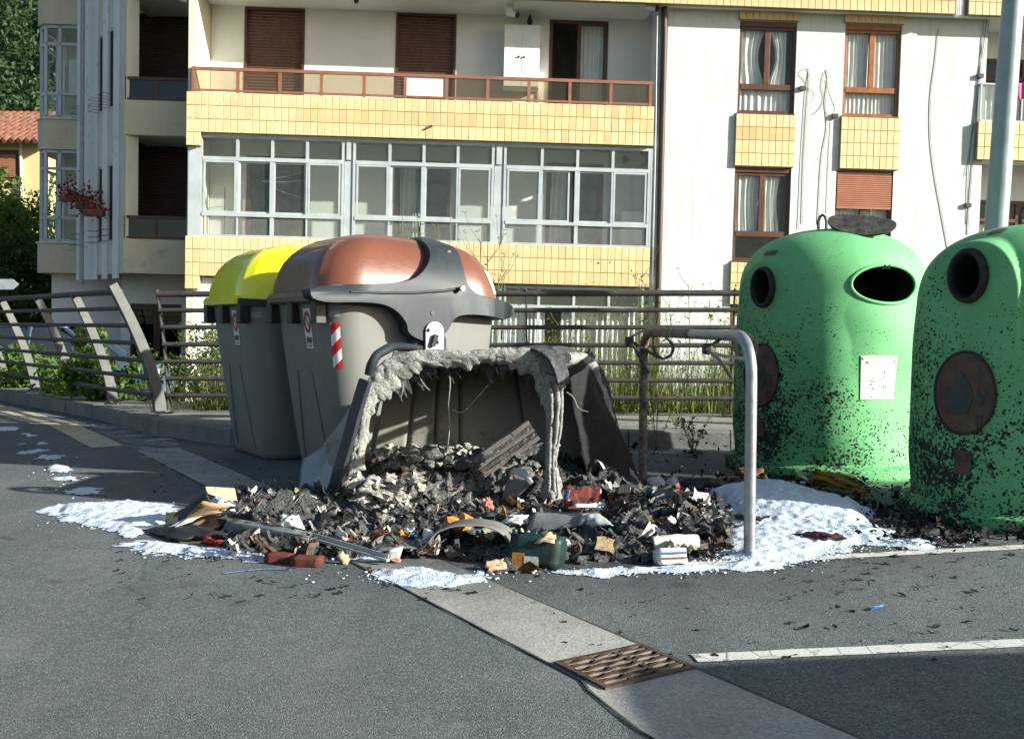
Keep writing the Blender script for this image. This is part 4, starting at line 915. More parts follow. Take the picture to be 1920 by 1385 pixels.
        # pivot plate below the hub
        px_, pz_ = floc(797, 622)
        pl = [(px_+.078*math.cos(R(a)), pz_+.078*math.sin(R(a))) for a in range(0, 181, 15)]+[(px_-.078, pz_-.32), (px_+.078, pz_-.32)]
        m = MB(); m.prism(pl, lambda x, z: Vector((x, -.155, z)), lambda x, z: Vector((x, -.138, z))); pp_ = m.build('pivot_plate', M['steel_bright'], o, bevel=.003)
        for x, z in ((-.045, .02), (.03, -.07)): m = MB(); m.tube([(px_+x, -.156, pz_+z), (px_+x, -.18, pz_+z)], .014, 6); m.build('bolt', M['steel'], pp_)
        m = MB(); m.bar((px_-.03, -.175, pz_-.105), (px_+.0, -.18, pz_-.02), .03, .03); m.build('lever_pin', M['bin_black'], pp_)
        m = MB(); m.box(px_-.14, px_+.14, -.10, .06, pz_-.3, pz_-.02); m.build('hub_mount', M['bin_frame'], o, bevel=.03)
    g = MB()
    def onlid(x, z):
        h_ = bvh.ray_cast(Vector((x, -2, z)), Vector((0, 1, 0))); return (h_[0]+Vector((0, -.006, .002))) if h_[0] is not None else Vector((x, .3, z))
    if full and chevron:
        g.grid(lambda s, t: onlid(lerp(1.44, 1.50, s)-.06*t, lerp(1.42, 1.60, t)), 3, 6); g.build('notice', M['sticker'], o)
    # reflective chevron, no-parking sticker, reflector on the rounded corner and user side
    if chevron:
     g = patch(16.3, 17.5, .86, 1.19, .004, 8, 8); c_ = g.build('warning_chevron', M['chevron'], o, recalc=False)
     me = c_.data; ul = me.uv_layers.new(name='uv'); nu = 9
     for l in me.loops: i = l.vertex_index; ul.data[l.index].uv = ((i % nu)/8*.6, (i//nu)/8)
    g = patch(13.66, 13.86, 1.0, 1.30, .004, 4, 8); st = g.build('parking_sticker', M['sticker'], o)
    g = MB(); cz = 1.195
    for a0 in range(24):
        q = []
        for rr_ in (.052, .082):
            for da in (0, 1):
                a = 2*math.pi*(a0+da)/24; q.append(body_pt(13.76+math.cos(a)*rr_*.11/.1, cz+math.sin(a)*rr_, .007))
        g.add(q, [(0, 1, 3, 2)])
    for k in range(8): t0, t1 = k/8, (k+1)/8; g.add([body_pt(13.76+lerp(-.045, .045, t)*1.0, cz+lerp(.045, -.045, t)+e, .0075) for t in (t0, t1) for e in (-.01, .01)], [(0, 1, 3, 2)])
    g.build('red_ring', M['red_print'], st, recalc=False)
    g = MB()
    for (a, b_, z0, z1) in ((13.69, 13.72, 1.04, 1.075), (13.715, 13.73, 1.06, 1.09), (13.745, 13.83, 1.045, 1.06), (13.75, 13.77, 1.06, 1.085), (13.785, 13.80, 1.06, 1.08), (13.81, 13.83, 1.06, 1.085), (13.69, 13.70, 1.03, 1.04), (13.76, 13.775, 1.03, 1.042), (13.81, 13.825, 1.03, 1.042)):
        g.add([body_pt(a, z0, .008), body_pt(b_, z0, .008), body_pt(b_, z1, .008), body_pt(a, z1, .008)], [(0, 1, 2, 3)])
    for (a, b_, z0, z1) in ((13.68, 13.84, 1.018, 1.021), (13.69, 13.83, 1.012, 1.015)): g.add([body_pt(a, z0, .008), body_pt(b_, z0, .008), body_pt(b_, z1, .008), body_pt(a, z1, .008)], [(0, 1, 2, 3)])
    g.build('tow_truck_print', M['dark_print'], st, recalc=False)
    g = patch(16.2, 17.6, 1.235, 1.28, .004, 8, 3); g.build('reflector', M['sticker_grey'], o)
    return o
M['steel_bright'] = plain('bright_plate', (.40, .43, .43), .5, .2, .25, 8)
rowd = Vector((-.55, .835, 0)); ed = Vector((.835, .55, 0)); brz = math.atan2(ed.y, ed.x)
bc = Vector((-1.33, 7.24, 0))
brown = make_bin('waste_container', 'grey container with glossy brown domed lid and dark lever frame', 'lid_brown', bc, brz)
yc = Vector((-2.20, 8.44, 0))
yellow = make_bin('waste_container', 'grey container with bright yellow lid standing behind the brown lidded one', 'lid_yellow', yc, brz, True, False)
# white notices on the lid of the brown one
# ================================================================== GREEN GLASS-BANK IGLOOS
def igloo_mat():
    s = N('igloo_green'); P = s.co(); a = s.noise(3, 5, .6)
    c = s.mix(s.ramp(a, [(.3, 0), (.7, 1)]), (.12, .38, .155), (.155, .47, .195))
    fade = s.noise(7, 5, .6, src=s.map(P, (3, 3, .4))); c = s.mix(s.math('MULTIPLY', s.ramp(fade, [(.52, 0), (.85, 1)]), .35), c, (.16, .45, .2))
    x, y, z = s.sep(P)
    side = s.math('MULTIPLY_ADD', x, -.42, .42); low = s.ramp(z, [(.0, 1), (.55, .62), (.95, .1)])
    zz = s.math('DIVIDE', z, 1.9); low = s.ramp(zz, [(.02, 1), (.25, .86), (.55, .58), (.85, .34)])
    dens = s.math('MULTIPLY', low, s.ramp(side, [(.05, .30), (.55, 1)])); dens = s.math('MULTIPLY', dens, s.ramp(s.noise(2.6, 4, .6), [(.3, .45), (.65, 1.25)]))
    w1 = s.n('ShaderNodeVectorMath', operation='MULTIPLY_ADD'); s.L(s.noise(30, 3, .6, out=1), w1.inputs[0]); w1.inputs[1].default_value = (.035, .035, .03); s.L(P, w1.inputs[2])
    f1 = s.vor(42, src=w1.outputs[0]); f2 = s.noise(46, 4, .62)
    k1 = s.math('LESS_THAN', f1, s.math('MULTIPLY', dens, .66)); k2 = s.math('GREATER_THAN', f2, s.math('MULTIPLY_ADD', dens, -.29, .76))
    k1 = s.ramp(s.math('SUBTRACT', s.math('MULTIPLY', dens, .66), f1), [(0, 0), (.06, 1)]); k2 = s.ramp(s.math('SUBTRACT', f2, s.math('MULTIPLY_ADD', dens, -.29, .76)), [(0, 0), (.03, 1)])
    mk = s.math('MAXIMUM', s.math('MULTIPLY', k1, s.ramp(s.noise(18, 3), [(.42, 0), (.52, 1)])), k2)
    c = s.mix(mk, c, (.012, .013, .012))
    film = s.math('MULTIPLY', s.math('MULTIPLY', s.ramp(side, [(.45, 0), (.85, 1)]), low), s.ramp(s.noise(2, 5), [(.3, .3), (.7, .95)])); c = s.mix(s.math('MULTIPLY', film, .85), c, (.022, .045, .028))
    s.bump(s.math('ADD', s.noise(160, 2), s.math('MULTIPLY', mk, .8)), .12, .006); return s.fin(c, s.math('MULTIPLY_ADD', mk, .25, .6), 0, .3)
M['igloo'] = igloo_mat(); M['igloo_in'] = plain('igloo_inside', (.012, .02, .014), .8); M['medal'] = plain('scorched_medallion', (.085, .052, .03), .6, 0, .6, 9); M['medal_print'] = plain('medallion_print', (.035, .045, .04), .6, 0, .4, 12); M['medal_edge'] = plain('medallion_edge', (.022, .02, .016), .6)
M['soot_rubber'] = plain('sooty_rubber', (.03, .027, .024), .75, 0, .6, 20, .3, 40)
def paper_soot():
    s = N('sooty_paper'); f2 = s.noise(34, 4, .65); k = s.math('GREATER_THAN', f2, .60); c = s.mix(k, s.mix(s.noise(6, 4), (.50, .48, .45), (.66, .65, .62)), (.03, .03, .03)); return s.fin(c, .7)
M['sooty_paper'] = paper_soot(); M['burnt_plate'] = plain('burnt_plate', (.055, .055, .052), .85, 0, .8, 14, .6, 40)
def make_igloo(loc, rz, label, Rb=.72, Ht=1.88, port=-45, mouth=None, plate=False):
    o = empty('bottle_igloo', loc, rz, label, 'bottle bank')
    def rad(z):
        t = z/Ht
        if t < .045: return Rb*1.075
        if t < .06: return lerp(Rb*1.075, Rb*.975, (t-.045)/.015)
        if t < .72: return lerp(Rb*.975, Rb*.945, (t-.06)/.66)
        q = (t-.72)/.28; return Rb*.945*max(0, (1-q**2.6))**.44
    facets = [(R(port), .33, 1.36, .33), (R(port+180), .33, 1.36, .33)]; D = Rb*.885
    mouths = [(R(mouth), .40, 1.28, .40)] if mouth is not None else [(R(port+90), .40, 1.28, .40)]
    def surf(th, z):                         # th: 0 towards -y (the viewer), positive to +x
        sq = 1+.035*math.cos(4*(th-R(port)))*-1*smooth((z-.1)/.3)*smooth((1.5-z)/.5)
        r = rad(z)*sq
        for (a0, hw, zc, hh) in facets:
            d = (th-a0+math.pi) % (2*math.pi)-math.pi
            if abs(d) < 1.0:
                lat = D*math.tan(d); inside = 1-max(abs(lat)/hw, 0)**2.6-(max(0, z-zc)/hh)**2
                k = smooth(inside*4.2+.3)*smooth((z-.75)/.35); pl = min(D/math.cos(d), Rb*1.0); r = lerp(r, pl*(1.0 if z > 1.0 else 1), k*(1 if pl > r or z > 1.0 else .0+k))
        for (a0, hw, zc, hh) in mouths:
            d = (th-a0+math.pi) % (2*math.pi)-math.pi
            if abs(d) < 1.2:
                lat = Rb*math.sin(d); inside = 1-(abs(lat)/hw)**3-(max(0, z-zc)/hh)**2.2
                k = smooth(inside*3+.1)*smooth((z-.6)/.5); pl = Rb*(.985-.10*(max(0, z-1.15)/.5)**1.6)*lerp(1, math.cos(d)**.25, .6); r = lerp(r, max(r, pl), k)
        return Vector((math.sin(th)*r, -math.cos(th)*r, z))
    nT, nZ = 340, 210; zs = [0]+[Ht*(.02+.98*(k/nZ)) for k in range(nZ+1)]
    zs = [z if z < Ht*.999 else Ht*.999 for z in zs]
    m = MB(); rings = [[surf(2*math.pi*i/nT, z) for i in range(nT)] for z in zs]
    m.loft(rings, True, False, True)
    pz = 1.47; pn = Vector((math.sin(R(port)), -math.cos(R(port)), 0)); pc = pn*D+Vector((0, 0, pz)); pt = Vector((math.cos(R(port)), math.sin(R(port)), 0))
    ma = mouths[0][0]; mc = surf(ma, 1.48); mz = Vector((math.sin(ma), -math.cos(ma), 0)); mt_ = Vector((math.cos(ma), math.sin(ma), 0))
    if mouth is None: mo = None
    keep = []
    for f in m.f:
        c = sum((m.v[i] for i in f), Vector())/len(f); dp = c-pc
        if len(f) == 4 and dp.dot(pn) > -.15 and (dp.dot(pt)/.112)**2+(dp.z/.142)**2 < 1: continue
        dm = c-mc
        if mouth is not None and len(f) == 4 and dm.dot(mz) > -.35 and (dm.dot(mt_)/.285)**2+(dm.z/.14)**2 < 1: continue
        keep.append(f)
    m.f = keep; shell = m.build('shell', M['igloo'], o, True, 180)
    sm = shell.modifiers.new('solid', 'SOLIDIFY'); sm.thickness = .012; sm.offset = -1
    # porthole: rubber ring, dark throat
    m = MB(); m.tube([pc+pn*.012+pt*math.cos(a)*.115+Vector((0, 0, math.sin(a)*.145)) for a in [2*math.pi*k/40 for k in range(40)]], .036, 10, True, .5); m.build('rubber_ring', M['soot_rubber'], o, True)
    m = MB(); m.loft([[pc-pn*d+pt*math.cos(2*math.pi*k/32)*.105+Vector((0, 0, math.sin(2*math.pi*k/32)*.135)) for k in range(32)] for d in (-.01, .25)], True, False, True); m.build('port_throat', M['igloo_in'], o)
    if mouth is not None:
        rimp = []
        for k in range(56):
            a = 2*math.pi*k/56; th_ = ma+math.cos(a)*.30/(Rb*.97); rimp.append(surf(th_, 1.48+math.sin(a)*.146)*1.0)
        m = MB(); m.tube(rimp, .014, 8, True); m.build('mouth_rim', M['igloo'], o, True)
        m = MB(); cc = mc-mz*.42; m.loft([[p*1.0 for p in rimp], [p+(cc-mc) for p in rimp]], True, False, True); m.build('mouth_throat', M['igloo_in'], o)
        for s in (-1, 1):                    # flap hinge brackets at the mouth
            q = mc+mt_*.02*s-mz*.03+Vector((0, 0, .13)); m = MB(); m.cbox(q, (.03, .03, .03)); m.build('hinge', M['burnt_plate'], o)
    # medallion on the port facet, small label
    def on(th, z, off): p = surf(th, z); return p+Vector((math.sin(th), -math.cos(th), 0))*off
    m = MB(); pa = R(port); g = []
    rr_ = [0, .08, .16, .205, .218]; K = 40
    m.v = [on(pa, .78, .006)]
    for r_ in rr_[1:]:
        for k in range(K): a = 2*math.pi*k/K; m.v.append(on(pa+math.cos(a)*r_/Rb, .78+math.sin(a)*r_*1.12, .006))
    for k in range(K): m.f.append((0, 1+k, 1+(k+1) % K))
    for j in range(3):
        for k in range(K): a = 1+j*K+k; b_ = 1+j*K+(k+1) % K; m.f.append((a, b_, b_+K, a+K))
    md = m.build('medallion', M['medal'], o, True)
    m = MB(); m.tube([on(pa+math.cos(a)*.218/Rb, .78+math.sin(a)*.218*1.12, .008) for a in [2*math.pi*k/K for k in range(K)]], .008, 6, True); m.build('medallion_edge', M['medal_edge'], md, True)
    m = MB(); pts_ = [(-.13, -.10), (-.05, -.13), (.04, -.12), (.08, -.02), (.05, .06), (-.02, .12), (-.06, .05), (-.11, .0)]
    m.add([on(pa+x/Rb, .78+z, .010) for x, z in pts_], [tuple(range(len(pts_)))]); m.add([on(pa+x/Rb, .78+z, .010) for x, z in ((.09, -.05), (.14, -.07), (.15, -.02), (.10, .02))], [(0, 1, 2, 3)])
    for x in (.09, .12): m.add([on(pa+(x+dx)/Rb, .78+z, .010) for dx, z in ((0, -.12), (.02, -.12), (.02, -.19), (0, -.18))], [(0, 1, 2, 3)])
    m.build('medallion_print', M['medal_print'], md)
    m = MB(); m.grid(lambda s, t: on(pa+lerp(-.045, .075, s)/Rb, lerp(.30, .44, t), .006), 4, 4); m.build('small_label', M['medal'], o)
    m = MB(); m.grid(lambda s, t: surf(pa+lerp(-.10, .12, s), lerp(1.72, 1.755, t))+Vector((0, 0, .004))+pn*.004, 8, 3); m.build('lettered_strip', M['medal'], o)
    if mouth is not None:
        m = MB(); m.grid(lambda s, t: on(ma+lerp(-.30, .10, s), lerp(.62, .95, t), .006), 8, 8); m.build('paper_notice', M['sooty_paper'], o)
    # lifting loops
    for s in (-1, 1):
        m = MB(); c = Vector((.055*s-.02, .05*s, Ht-.02)); m.tube([c+Vector((x, 0, z)) for x, z in ((-.03, 0), (-.032, .08), (-.02, .12), (0, .135), (.02, .12), (.032, .08), (.03, 0))], .012, 8); m.build('lifting_loop', M['steel_dark'], o, True)
    if plate:
        m = MB(); rot = Euler((R(34), R(9), R(-14))).to_matrix(); c0 = Vector((.22, -.30, Ht+.0)); rings = []
        for dz in (0, .018):
            rings.append([c0+rot @ Vector((math.cos(a)*.26*(1-.0*abs(math.sin(a))), math.sin(a)*.15, dz+.03*math.cos(2*a)*.4)) for a in [2*math.pi*k/36 for k in range(36)]])
        m.loft(rings, True, True, True); m.build('loose_flap', M['burnt_plate'], o, True)
    # scorched patch on the lower skin
    return o
lc = AT(1556, 700, 8.3); ig1 = make_igloo((lc.x, 8.3, 0), math.atan2(-lc.x, 8.3), 'soot speckled green bottle bank with wide oval mouth and loose flap', .775, 1.95, -47, 34, True)
rc = AT(1942, 700, 6.3); ig2 = make_igloo((rc.x, 6.3, 0), math.atan2(-rc.x, 6.3), 'nearer green bottle bank cut by the frame with scorched round medallion', .73, 1.80, -34, None, False)
# ================================================================== THE BURNT CONTAINER
def ash_mat(name, base, dark, light, sc_=9, rough=.85, bumpk=.8, thr=(.42, .62), glossy=False):
    s = N(name); a = s.noise(sc_, 6, .68); b = s.noise(sc_*4, 5, .7); v = s.vor(sc_*6)
    c = s.mix(s.ramp(a, [(.32, 0), (.68, 1)]), dark, base); c = s.mix(s.ramp(b, [(thr[0], 0), (thr[1], 1)]), c, light)
    c = s.mix(s.ramp(v, [(.05, .9), (.16, 0)]), c, tuple(x*.35 for x in dark))
    s.bump(s.math('ADD', s.math('MULTIPLY', a, 1.2), s.math('MULTIPLY', b, .6)), bumpk, .02); return s.fin(c, rough, 0, .3)
M['melt'] = ash_mat('melted_ashy_lip', (.30, .305, .285), (.12, .12, .112), (.46, .465, .43), 24, .75, .5, (.46, .72))
M['melt_dark'] = ash_mat('melted_dark_lip', (.07, .075, .075), (.018, .018, .019), (.26, .28, .27), 9, .7, .9, (.55, .75))
M['char'] = ash_mat('char', (.055, .056, .056), (.014, .014, .014), (.21, .218, .21), 20, .85, 1.0, (.43, .72))
M['ash'] = ash_mat('grey_ash', (.20, .205, .19), (.05, .052, .05), (.44, .44, .39), 16, .95, 1.0, (.5, .72)); M['ash_white'] = ash_mat('white_ash', (.42, .41, .36), (.14, .135, .12), (.62, .6, .52), 14, .95, 1.0)
def inner_mat():
    s = N('sooty_inner_wall'); P = s.co(); a = s.noise(3, 5, .6); x, y, z = s.sep(P)
    hi = s.ramp(z, [(.45, 0), (.85, 1)]); c = s.mix(s.ramp(a, [(.3, 0), (.7, 1)]), (.19, .185, .155), (.26, .25, .21))
    soot = s.math('MAXIMUM', s.math('MULTIPLY', hi, s.ramp(s.noise(6, 6, .7), [(.25, .6), (.6, 1)])), s.ramp(s.noise(5, 6, .7), [(.56, 0), (.72, .8)]))
    c = s.mix(soot, c, (.03, .028, .025)); k = s.math('LESS_THAN', s.vor(30), .1); c = s.mix(s.math('MULTIPLY', k, .8), c, (.01, .01, .01)); s.bump(s.noise(25, 5, .7), .4, .01); return s.fin(c, .85)
M['inner'] = inner_mat(); M['blue_panel'] = plain('scuffed_grey_panel', (.16, .19, .22), .3, 0, .25, 7, .12, 20, .6)
BB = G(830, 960); burnt = empty('burnt_container', (BB.x, BB.y, 0), 0, 'burnt out grey container with melted arched rim and gaping sides', 'container')
def bb(px, py, Y): return AT(px, py, Y)-Vector((BB.x, BB.y, 0))
def noisy_tube(name, pts, rad, mat, amp=.35, fs=9, n=14, sub=10, flat=1.0, parent=burnt, seed=1):
    P = spline(pts, sub); N_ = len(P); rr = [rad(i/(N_-1)) if callable(rad) else rad for i in range(N_)]
    m = MB(); m.tube(P, rr, n, False, flat)
    cent = [P[i//n] if i < N_*n else P[-1] for i in range(len(m.v))]
    for i, v in enumerate(m.v):
        d = v-cent[i]; k = 1+amp*(fb(v, fs, 4, seed)*1.1+.55*fb(v, fs*3.1, 3, seed+4)); m.v[i] = cent[i]+d*max(.3, k)+Vector((0, 0, -.02*max(0, fb(v, fs*1.7, 2, seed+9))))
    return m.build(name, M[mat], parent, True, 70)
YF, YB = 6.2, 7.02
def band_melt(name, outer, inner, n, mat, bulge=.05, jag=.5, droop=.05, seed=0, nt=14, fold=.03, sfreq=26):
    O_, I_ = spline(outer, 8), spline(inner, 8); m = MB()
    def pick(L_, s): k = s*(len(L_)-1); i = min(int(k), len(L_)-2); return lerp(L_[i], L_[i+1], k-i)
    def fn(s, t):
        sp = max(0, 1-abs(fb((s*sfreq, seed), 1, 3, seed))*3.2); sp2 = max(0, 1-abs(fb((s*sfreq*2.7, seed+3), 1, 3, seed))*3)
        tt = t*(1+jag*(sp*.8+sp2*.35-.35)); o_, i_ = pick(O_, s), pick(I_, s); p = lerp(o_, i_, tt)
        f = fb((s*sfreq*1.6, t*1.6), 1, 4, seed+5); g = fb((s*sfreq*5, t*5), 1, 3, seed+8)
        return p+Vector((0, -bulge*math.sin(math.pi*min(1, t*.9))-fold*f*(.3+t)-.008*g, -droop*(sp+.5*sp2)*t*t+.012*g*t))+Vector((.012*f, 0, .012*f))
    m.grid(fn, n, nt); o = m.build(name, M[mat], burnt, True, 180); q = o.modifiers.new('solid', 'SOLIDIFY'); q.thickness = .011; q.offset = 1; return o
oc = [(632, 950), (646, 890), (662, 830), (676, 768), (688, 720), (708, 688), (742, 666), (800, 656), (870, 658), (930, 655), (985, 656), (1022, 664), (1050, 690)]
ic = [(660, 948), (674, 890), (686, 838), (693, 790), (712, 752), (742, 716), (782, 692), (832, 680), (885, 682), (935, 680), (975, 690), (1004, 712), (1022, 748)]
band_melt('melted_rim', [bb(x, y, YF) for x, y in oc], [bb(x, y, YF+.05) for x, y in ic], 320, 'melt', .034, .26, .022, 2, 16, .018, 8)
band_melt('melted_rim', [bb(x, y+2, YF+.02) for x, y in oc[5:]], [bb(x, y+14, YF+.10) for x, y in ic[5:]], 220, 'melt_dark', .0, .5, .04, 7, 14, .02, 8)
band_melt('melted_post', [bb(x, y, YF+.03) for x, y in ((1016, 700), (1021, 745), (1027, 800), (1026, 850), (1022, 890), (1012, 940))], [bb(x, y, YF+.03) for x, y in ((1056, 706), (1053, 745), (1050, 800), (1043, 850), (1044, 890), (1056, 940))], 90, 'melt', .07, .25, .0, 12, 22, .03, 9)
for k, (dx, r0) in enumerate(((-5, .013), (6, .015), (13, .010))):
    noisy_tube('molten_strand', [bb(1036+dx*1.3, 716, YF-.05), bb(1040+dx, 760, YF-.06), bb(1037+dx, 810, YF-.05), bb(1034+dx*.6, 860, YF-.05), bb(1034+dx, 930, YF-.04)], lambda t: r0*(1.1-.3*t), 'melt', .45, 16, 8, 8, seed=20+k)
# dark rim pieces left of the mouth and over the corners
def ribbon(name, pts, wd, th, mat, side=(0, 1, 0), parent=burnt, sub=6):
    P = spline(pts, sub); m = MB(); R_ = []; ax = Vector(side).normalized()
    for i, p in enumerate(P):
        t = (P[min(i+1, len(P)-1)]-P[max(i-1, 0)]).normalized(); a_ = (ax-t*ax.dot(t)).normalized(); n_ = t.cross(a_); w_ = wd*(1+.08*fb(p, 6))
        R_.append([p+a_*w_/2+n_*th/2, p-a_*w_/2+n_*th/2, p-a_*w_/2-n_*th/2, p+a_*w_/2-n_*th/2])
    m.loft(R_, True, True, True); return m.build(name, M[mat], parent, True, 40, bevel=min(.006, th*.3))
ribbon('rim_edge', [bb(686, 712, 6.17), bb(668, 770, 6.16), bb(652, 830, 6.15), bb(634, 890, 6.14), bb(622, 940, 6.12)], .075, .045, 'bin_frame', (1, -.35, 0))
noisy_tube('rim_flange', [bb(693, 702, 6.15), bb(698, 680, 6.14), bb(712, 660, 6.16), bb(740, 650, 6.2), bb(792, 653, 6.24)], lambda t: .034*(1-.35*t), 'bin_frame', .05, 4, 12, 8)
ribbon('rim_flange', [bb(985, 652, 6.4), bb(1015, 655, 6.25), bb(1040, 672, 6.18), bb(1052, 700, 6.14), bb(1055, 720, 6.13)], .20, .022, 'melt_dark', (.4, 1, .1))
noisy_tube('melted_rim', [bb(1060, 672, 6.55), bb(1090, 672, 6.9), bb(1112, 695, 7.05), bb(1128, 742, 7.1), bb(1142, 795, 7.05), bb(1158, 845, 7.0), bb(1182, 898, 6.9), bb(1196, 930, 6.85)], lambda t: .036+.022*t, 'melt', .4, 8, 12, 8, seed=31)
ribbon('rim_flange', [bb(1040, 662, 6.5), bb(1075, 660, 6.9), bb(1105, 672, 7.12), bb(1128, 712, 7.16), bb(1148, 790, 7.16), bb(1172, 860, 7.1)], .13, .014, 'melt_dark', (.6, .8, -.2))
# shell: left wall, roof, back wall with moulded panels, floor
def surf_grid(name, fn, nu, nv, mat, thick=.012, sm=True):
    m = MB(); m.grid(fn, nu, nv); o = m.build(name, M[mat], burnt, sm, 50); q = o.modifiers.new('solid', 'SOLIDIFY'); q.thickness = thick; q.offset = 0; return o
fa = spline([bb(x, y, YF) for x, y in ((640, 955), (655, 880), (672, 815), (690, 745), (712, 705), (750, 678), (820, 664), (900, 662), (970, 662), (1015, 668), (1040, 690))], 6)
ba = spline([bb(x, y, YB) for x, y in ((690, 905), (694, 850), (700, 800), (712, 750), (735, 705), (775, 678), (840, 664), (910, 661), (990, 660), (1050, 662), (1098, 676))], 6)
def shellp(s, t):
    k = s*(len(fa)-1); i = min(int(k), len(fa)-2); f = k-i; a = lerp(fa[i], fa[i+1], f); b = lerp(ba[i], ba[i+1], f); p = lerp(a, b, t)
    return p+Vector((0, 0, .012*fb(p, 7, 3, 2)))
surf_grid('shell', shellp, 60, 10, 'inner', .014)
def backp(s, t):
    z = lerp(-.02, 1.0, t); tt = t**1.3
    x0 = lerp(bb(688, 0, YB).x, bb(735, 0, YB).x, tt); x1 = lerp(bb(1200, 0, YB).x, bb(1100, 0, YB).x, t); x = lerp(x0, x1, s)
    rib = 0
    for c in (.13, .24, .345, .62): rib += .035*math.exp(-((s-c)/.008)**2)
    return Vector((x, YB-BB.y-.05+rib+.02*math.sin(s*9)+.008*fb((x, z), 5, 3), min(z, .995-.16*max(0, (s-.93)/.07)**2)))
surf_grid('back_wall', backp, 150, 26, 'inner', .012)
m = MB(); m.grid(lambda s, t: Vector((lerp(bb(640, 0, YF).x, bb(1050+140*t, 0, YF+.8*t).x, s), lerp(YF, YB-.06, t)-BB.y, .04)), 8, 4); m.build('floor', M['char'], burnt)
cw_ = [[(.34, 6.62, .93), (.44, 6.8, .94), (.52, 7.0, .92)], [(.40, 6.6, .6), (.55, 6.78, .6), (.66, 7.0, .58)], [(.46, 6.58, .3), (.64, 6.76, .3), (.80, 6.98, .28)], [(.5, 6.56, 0), (.72, 6.74, 0), (.92, 6.95, 0)]]
def cwf(s, t):
    a = t*3; j = min(int(a), 2); f = a-j; k = s*2; i = min(int(k), 1); g = k-i; q = [Vector(cw_[jj][ii]) for jj in (j, j+1) for ii in (i, i+1)]; v = lerp(lerp(q[0], q[1], g), lerp(q[2], q[3], g), f); return v-Vector((BB.x, BB.y, 0))+Vector((.02*fb(v, 6, 3)+.10*math.sin(math.pi*min(1, s*.8+.1))*(1-t)**.5*(.3+t), .015*fb(v, 8, 3, 3), 0))
M['black_char'] = ash_mat('black_char', (.014, .014, .015), (.006, .006, .006), (.04, .045, .048), 7, .8, .6, (.6, .8))
surf_grid('charred_end_wall', cwf, 24, 24, 'black_char', .01)
# grey side panel leaning out at the left
bpn = [[(672, 740, 6.42), (640, 790, 6.6), (604, 838, 6.75), (568, 862, 6.82)], [(662, 800, 6.36), (632, 835, 6.5), (600, 862, 6.66), (564, 880, 6.75)], [(650, 870, 6.3), (622, 885, 6.45), (592, 898, 6.55), (562, 905, 6.66)], [(638, 940, 6.26), (612, 940, 6.4), (585, 938, 6.5), (560, 936, 6.58)]]
def bpf(s, t):
    a = t*3; j = min(int(a), 2); f = a-j; k = s*3; i = min(int(k), 2); g = k-i
    q = [Vector(bpn[jj][ii]) for jj in (j, j+1) for ii in (i, i+1)]; v = lerp(lerp(q[0], q[1], g), lerp(q[2], q[3], g), f); return bb(*v)
surf_grid('side_panel', bpf, 18, 18, 'blue_panel', .008)
m = MB(); m.add([bb(x, y, Y) for x, y, Y in ((612, 830, 6.45), (640, 822, 6.38), (628, 880, 6.3), (618, 872, 6.35), (610, 850, 6.42))], [(0, 1, 2, 3, 4)]); m.build('paper_remnant', plain('stained_paper', (.20, .19, .18), .85, 0, .4, 8, .15, 30), burnt)
# strands of molten plastic hanging in the mouth
for pts in (((783, 688), (786, 705), (796, 722), (806, 732)), ((842, 690), (844, 720), (841, 760), (843, 800), (838, 850)), ((752, 700), (756, 725), (752, 745)), ((915, 722), (895, 745), (868, 772), (848, 768)), ((1062, 735), (1075, 745), (1085, 765), (1103, 772)), ((800, 690), (803, 700), (810, 712)), ((690, 765), (706, 762)), ((930, 688), (934, 702))):
    m = MB(); P = spline([bb(x, y, 6.3) for x, y in pts], 5); m.tube(P, [.0045*(1-.4*i/len(P)) for i in range(len(P))], 6); m.build('molten_strand', M['melt'], burnt, True)

# ================================================================== RUBBLE
def height_patch(name, poly, hfn, mat, step=.02, z0=.0, edge=.12, rag=.05, seed=0, parent=None):
    xs = [p[0] for p in poly]; ys = [p[1] for p in poly]; x0, x1, y0, y1 = min(xs)-.1, max(xs)+.1, min(ys)-.1, max(ys)+.1
    def sd(x, y):                            # signed distance, positive inside
        ins = False; best = 1e9; n = len(poly)
        for i in range(n):
            ax, ay = poly[i]; bx, by = poly[(i+1) % n]
            if (ay > y) != (by > y) and x < (bx-ax)*(y-ay)/(by-ay)+ax: ins = not ins
            dx, dy = bx-ax, by-ay; t = max(0, min(1, ((x-ax)*dx+(y-ay)*dy)/(dx*dx+dy*dy+1e-12))); d = (x-ax-dx*t)**2+(y-ay-dy*t)**2
            if d < best: best = d
        return math.sqrt(best)*(1 if ins else -1)
    nx, ny = int((x1-x0)/step), int((y1-y0)/step); idx = {}; m = MB()
    hs_ = {}
    for j in range(ny+1):
        for i in range(nx+1):
            x, y = x0+i*step, y0+j*step; d = sd(x, y)
            if d < -.07: continue
            d += rag*fb((x, y), 6, 4, seed)+rag*.5*fb((x, y), 22, 3, seed+2)
            if d > -.012:
                idx[(i, j)] = len(m.v); m.v.append(Vector((x, y, z0-.004+max(0, hfn(x, y, max(0, d))*smooth(max(0, d)/edge)+.004))))
    for (i, j), a in idx.items():
        q = [idx.get((i+1, j)), idx.get((i+1, j+1)), idx.get((i, j+1))]
        if None not in q: m.f.append((a, q[0], q[1], q[2]))
    return m.build(name, M[mat], parent, True, 180)
gp = lambda L_: [(G(x, y).x, G(x, y).y) for x, y in L_]
def ridge(x, y, s, seed): return 1-abs(fb((x, y), s, 4, seed))*2.0
mc1 = G(1235, 1000); mc2 = G(540, 985); mc3 = (.0, 6.35); mc4 = G(700, 985)
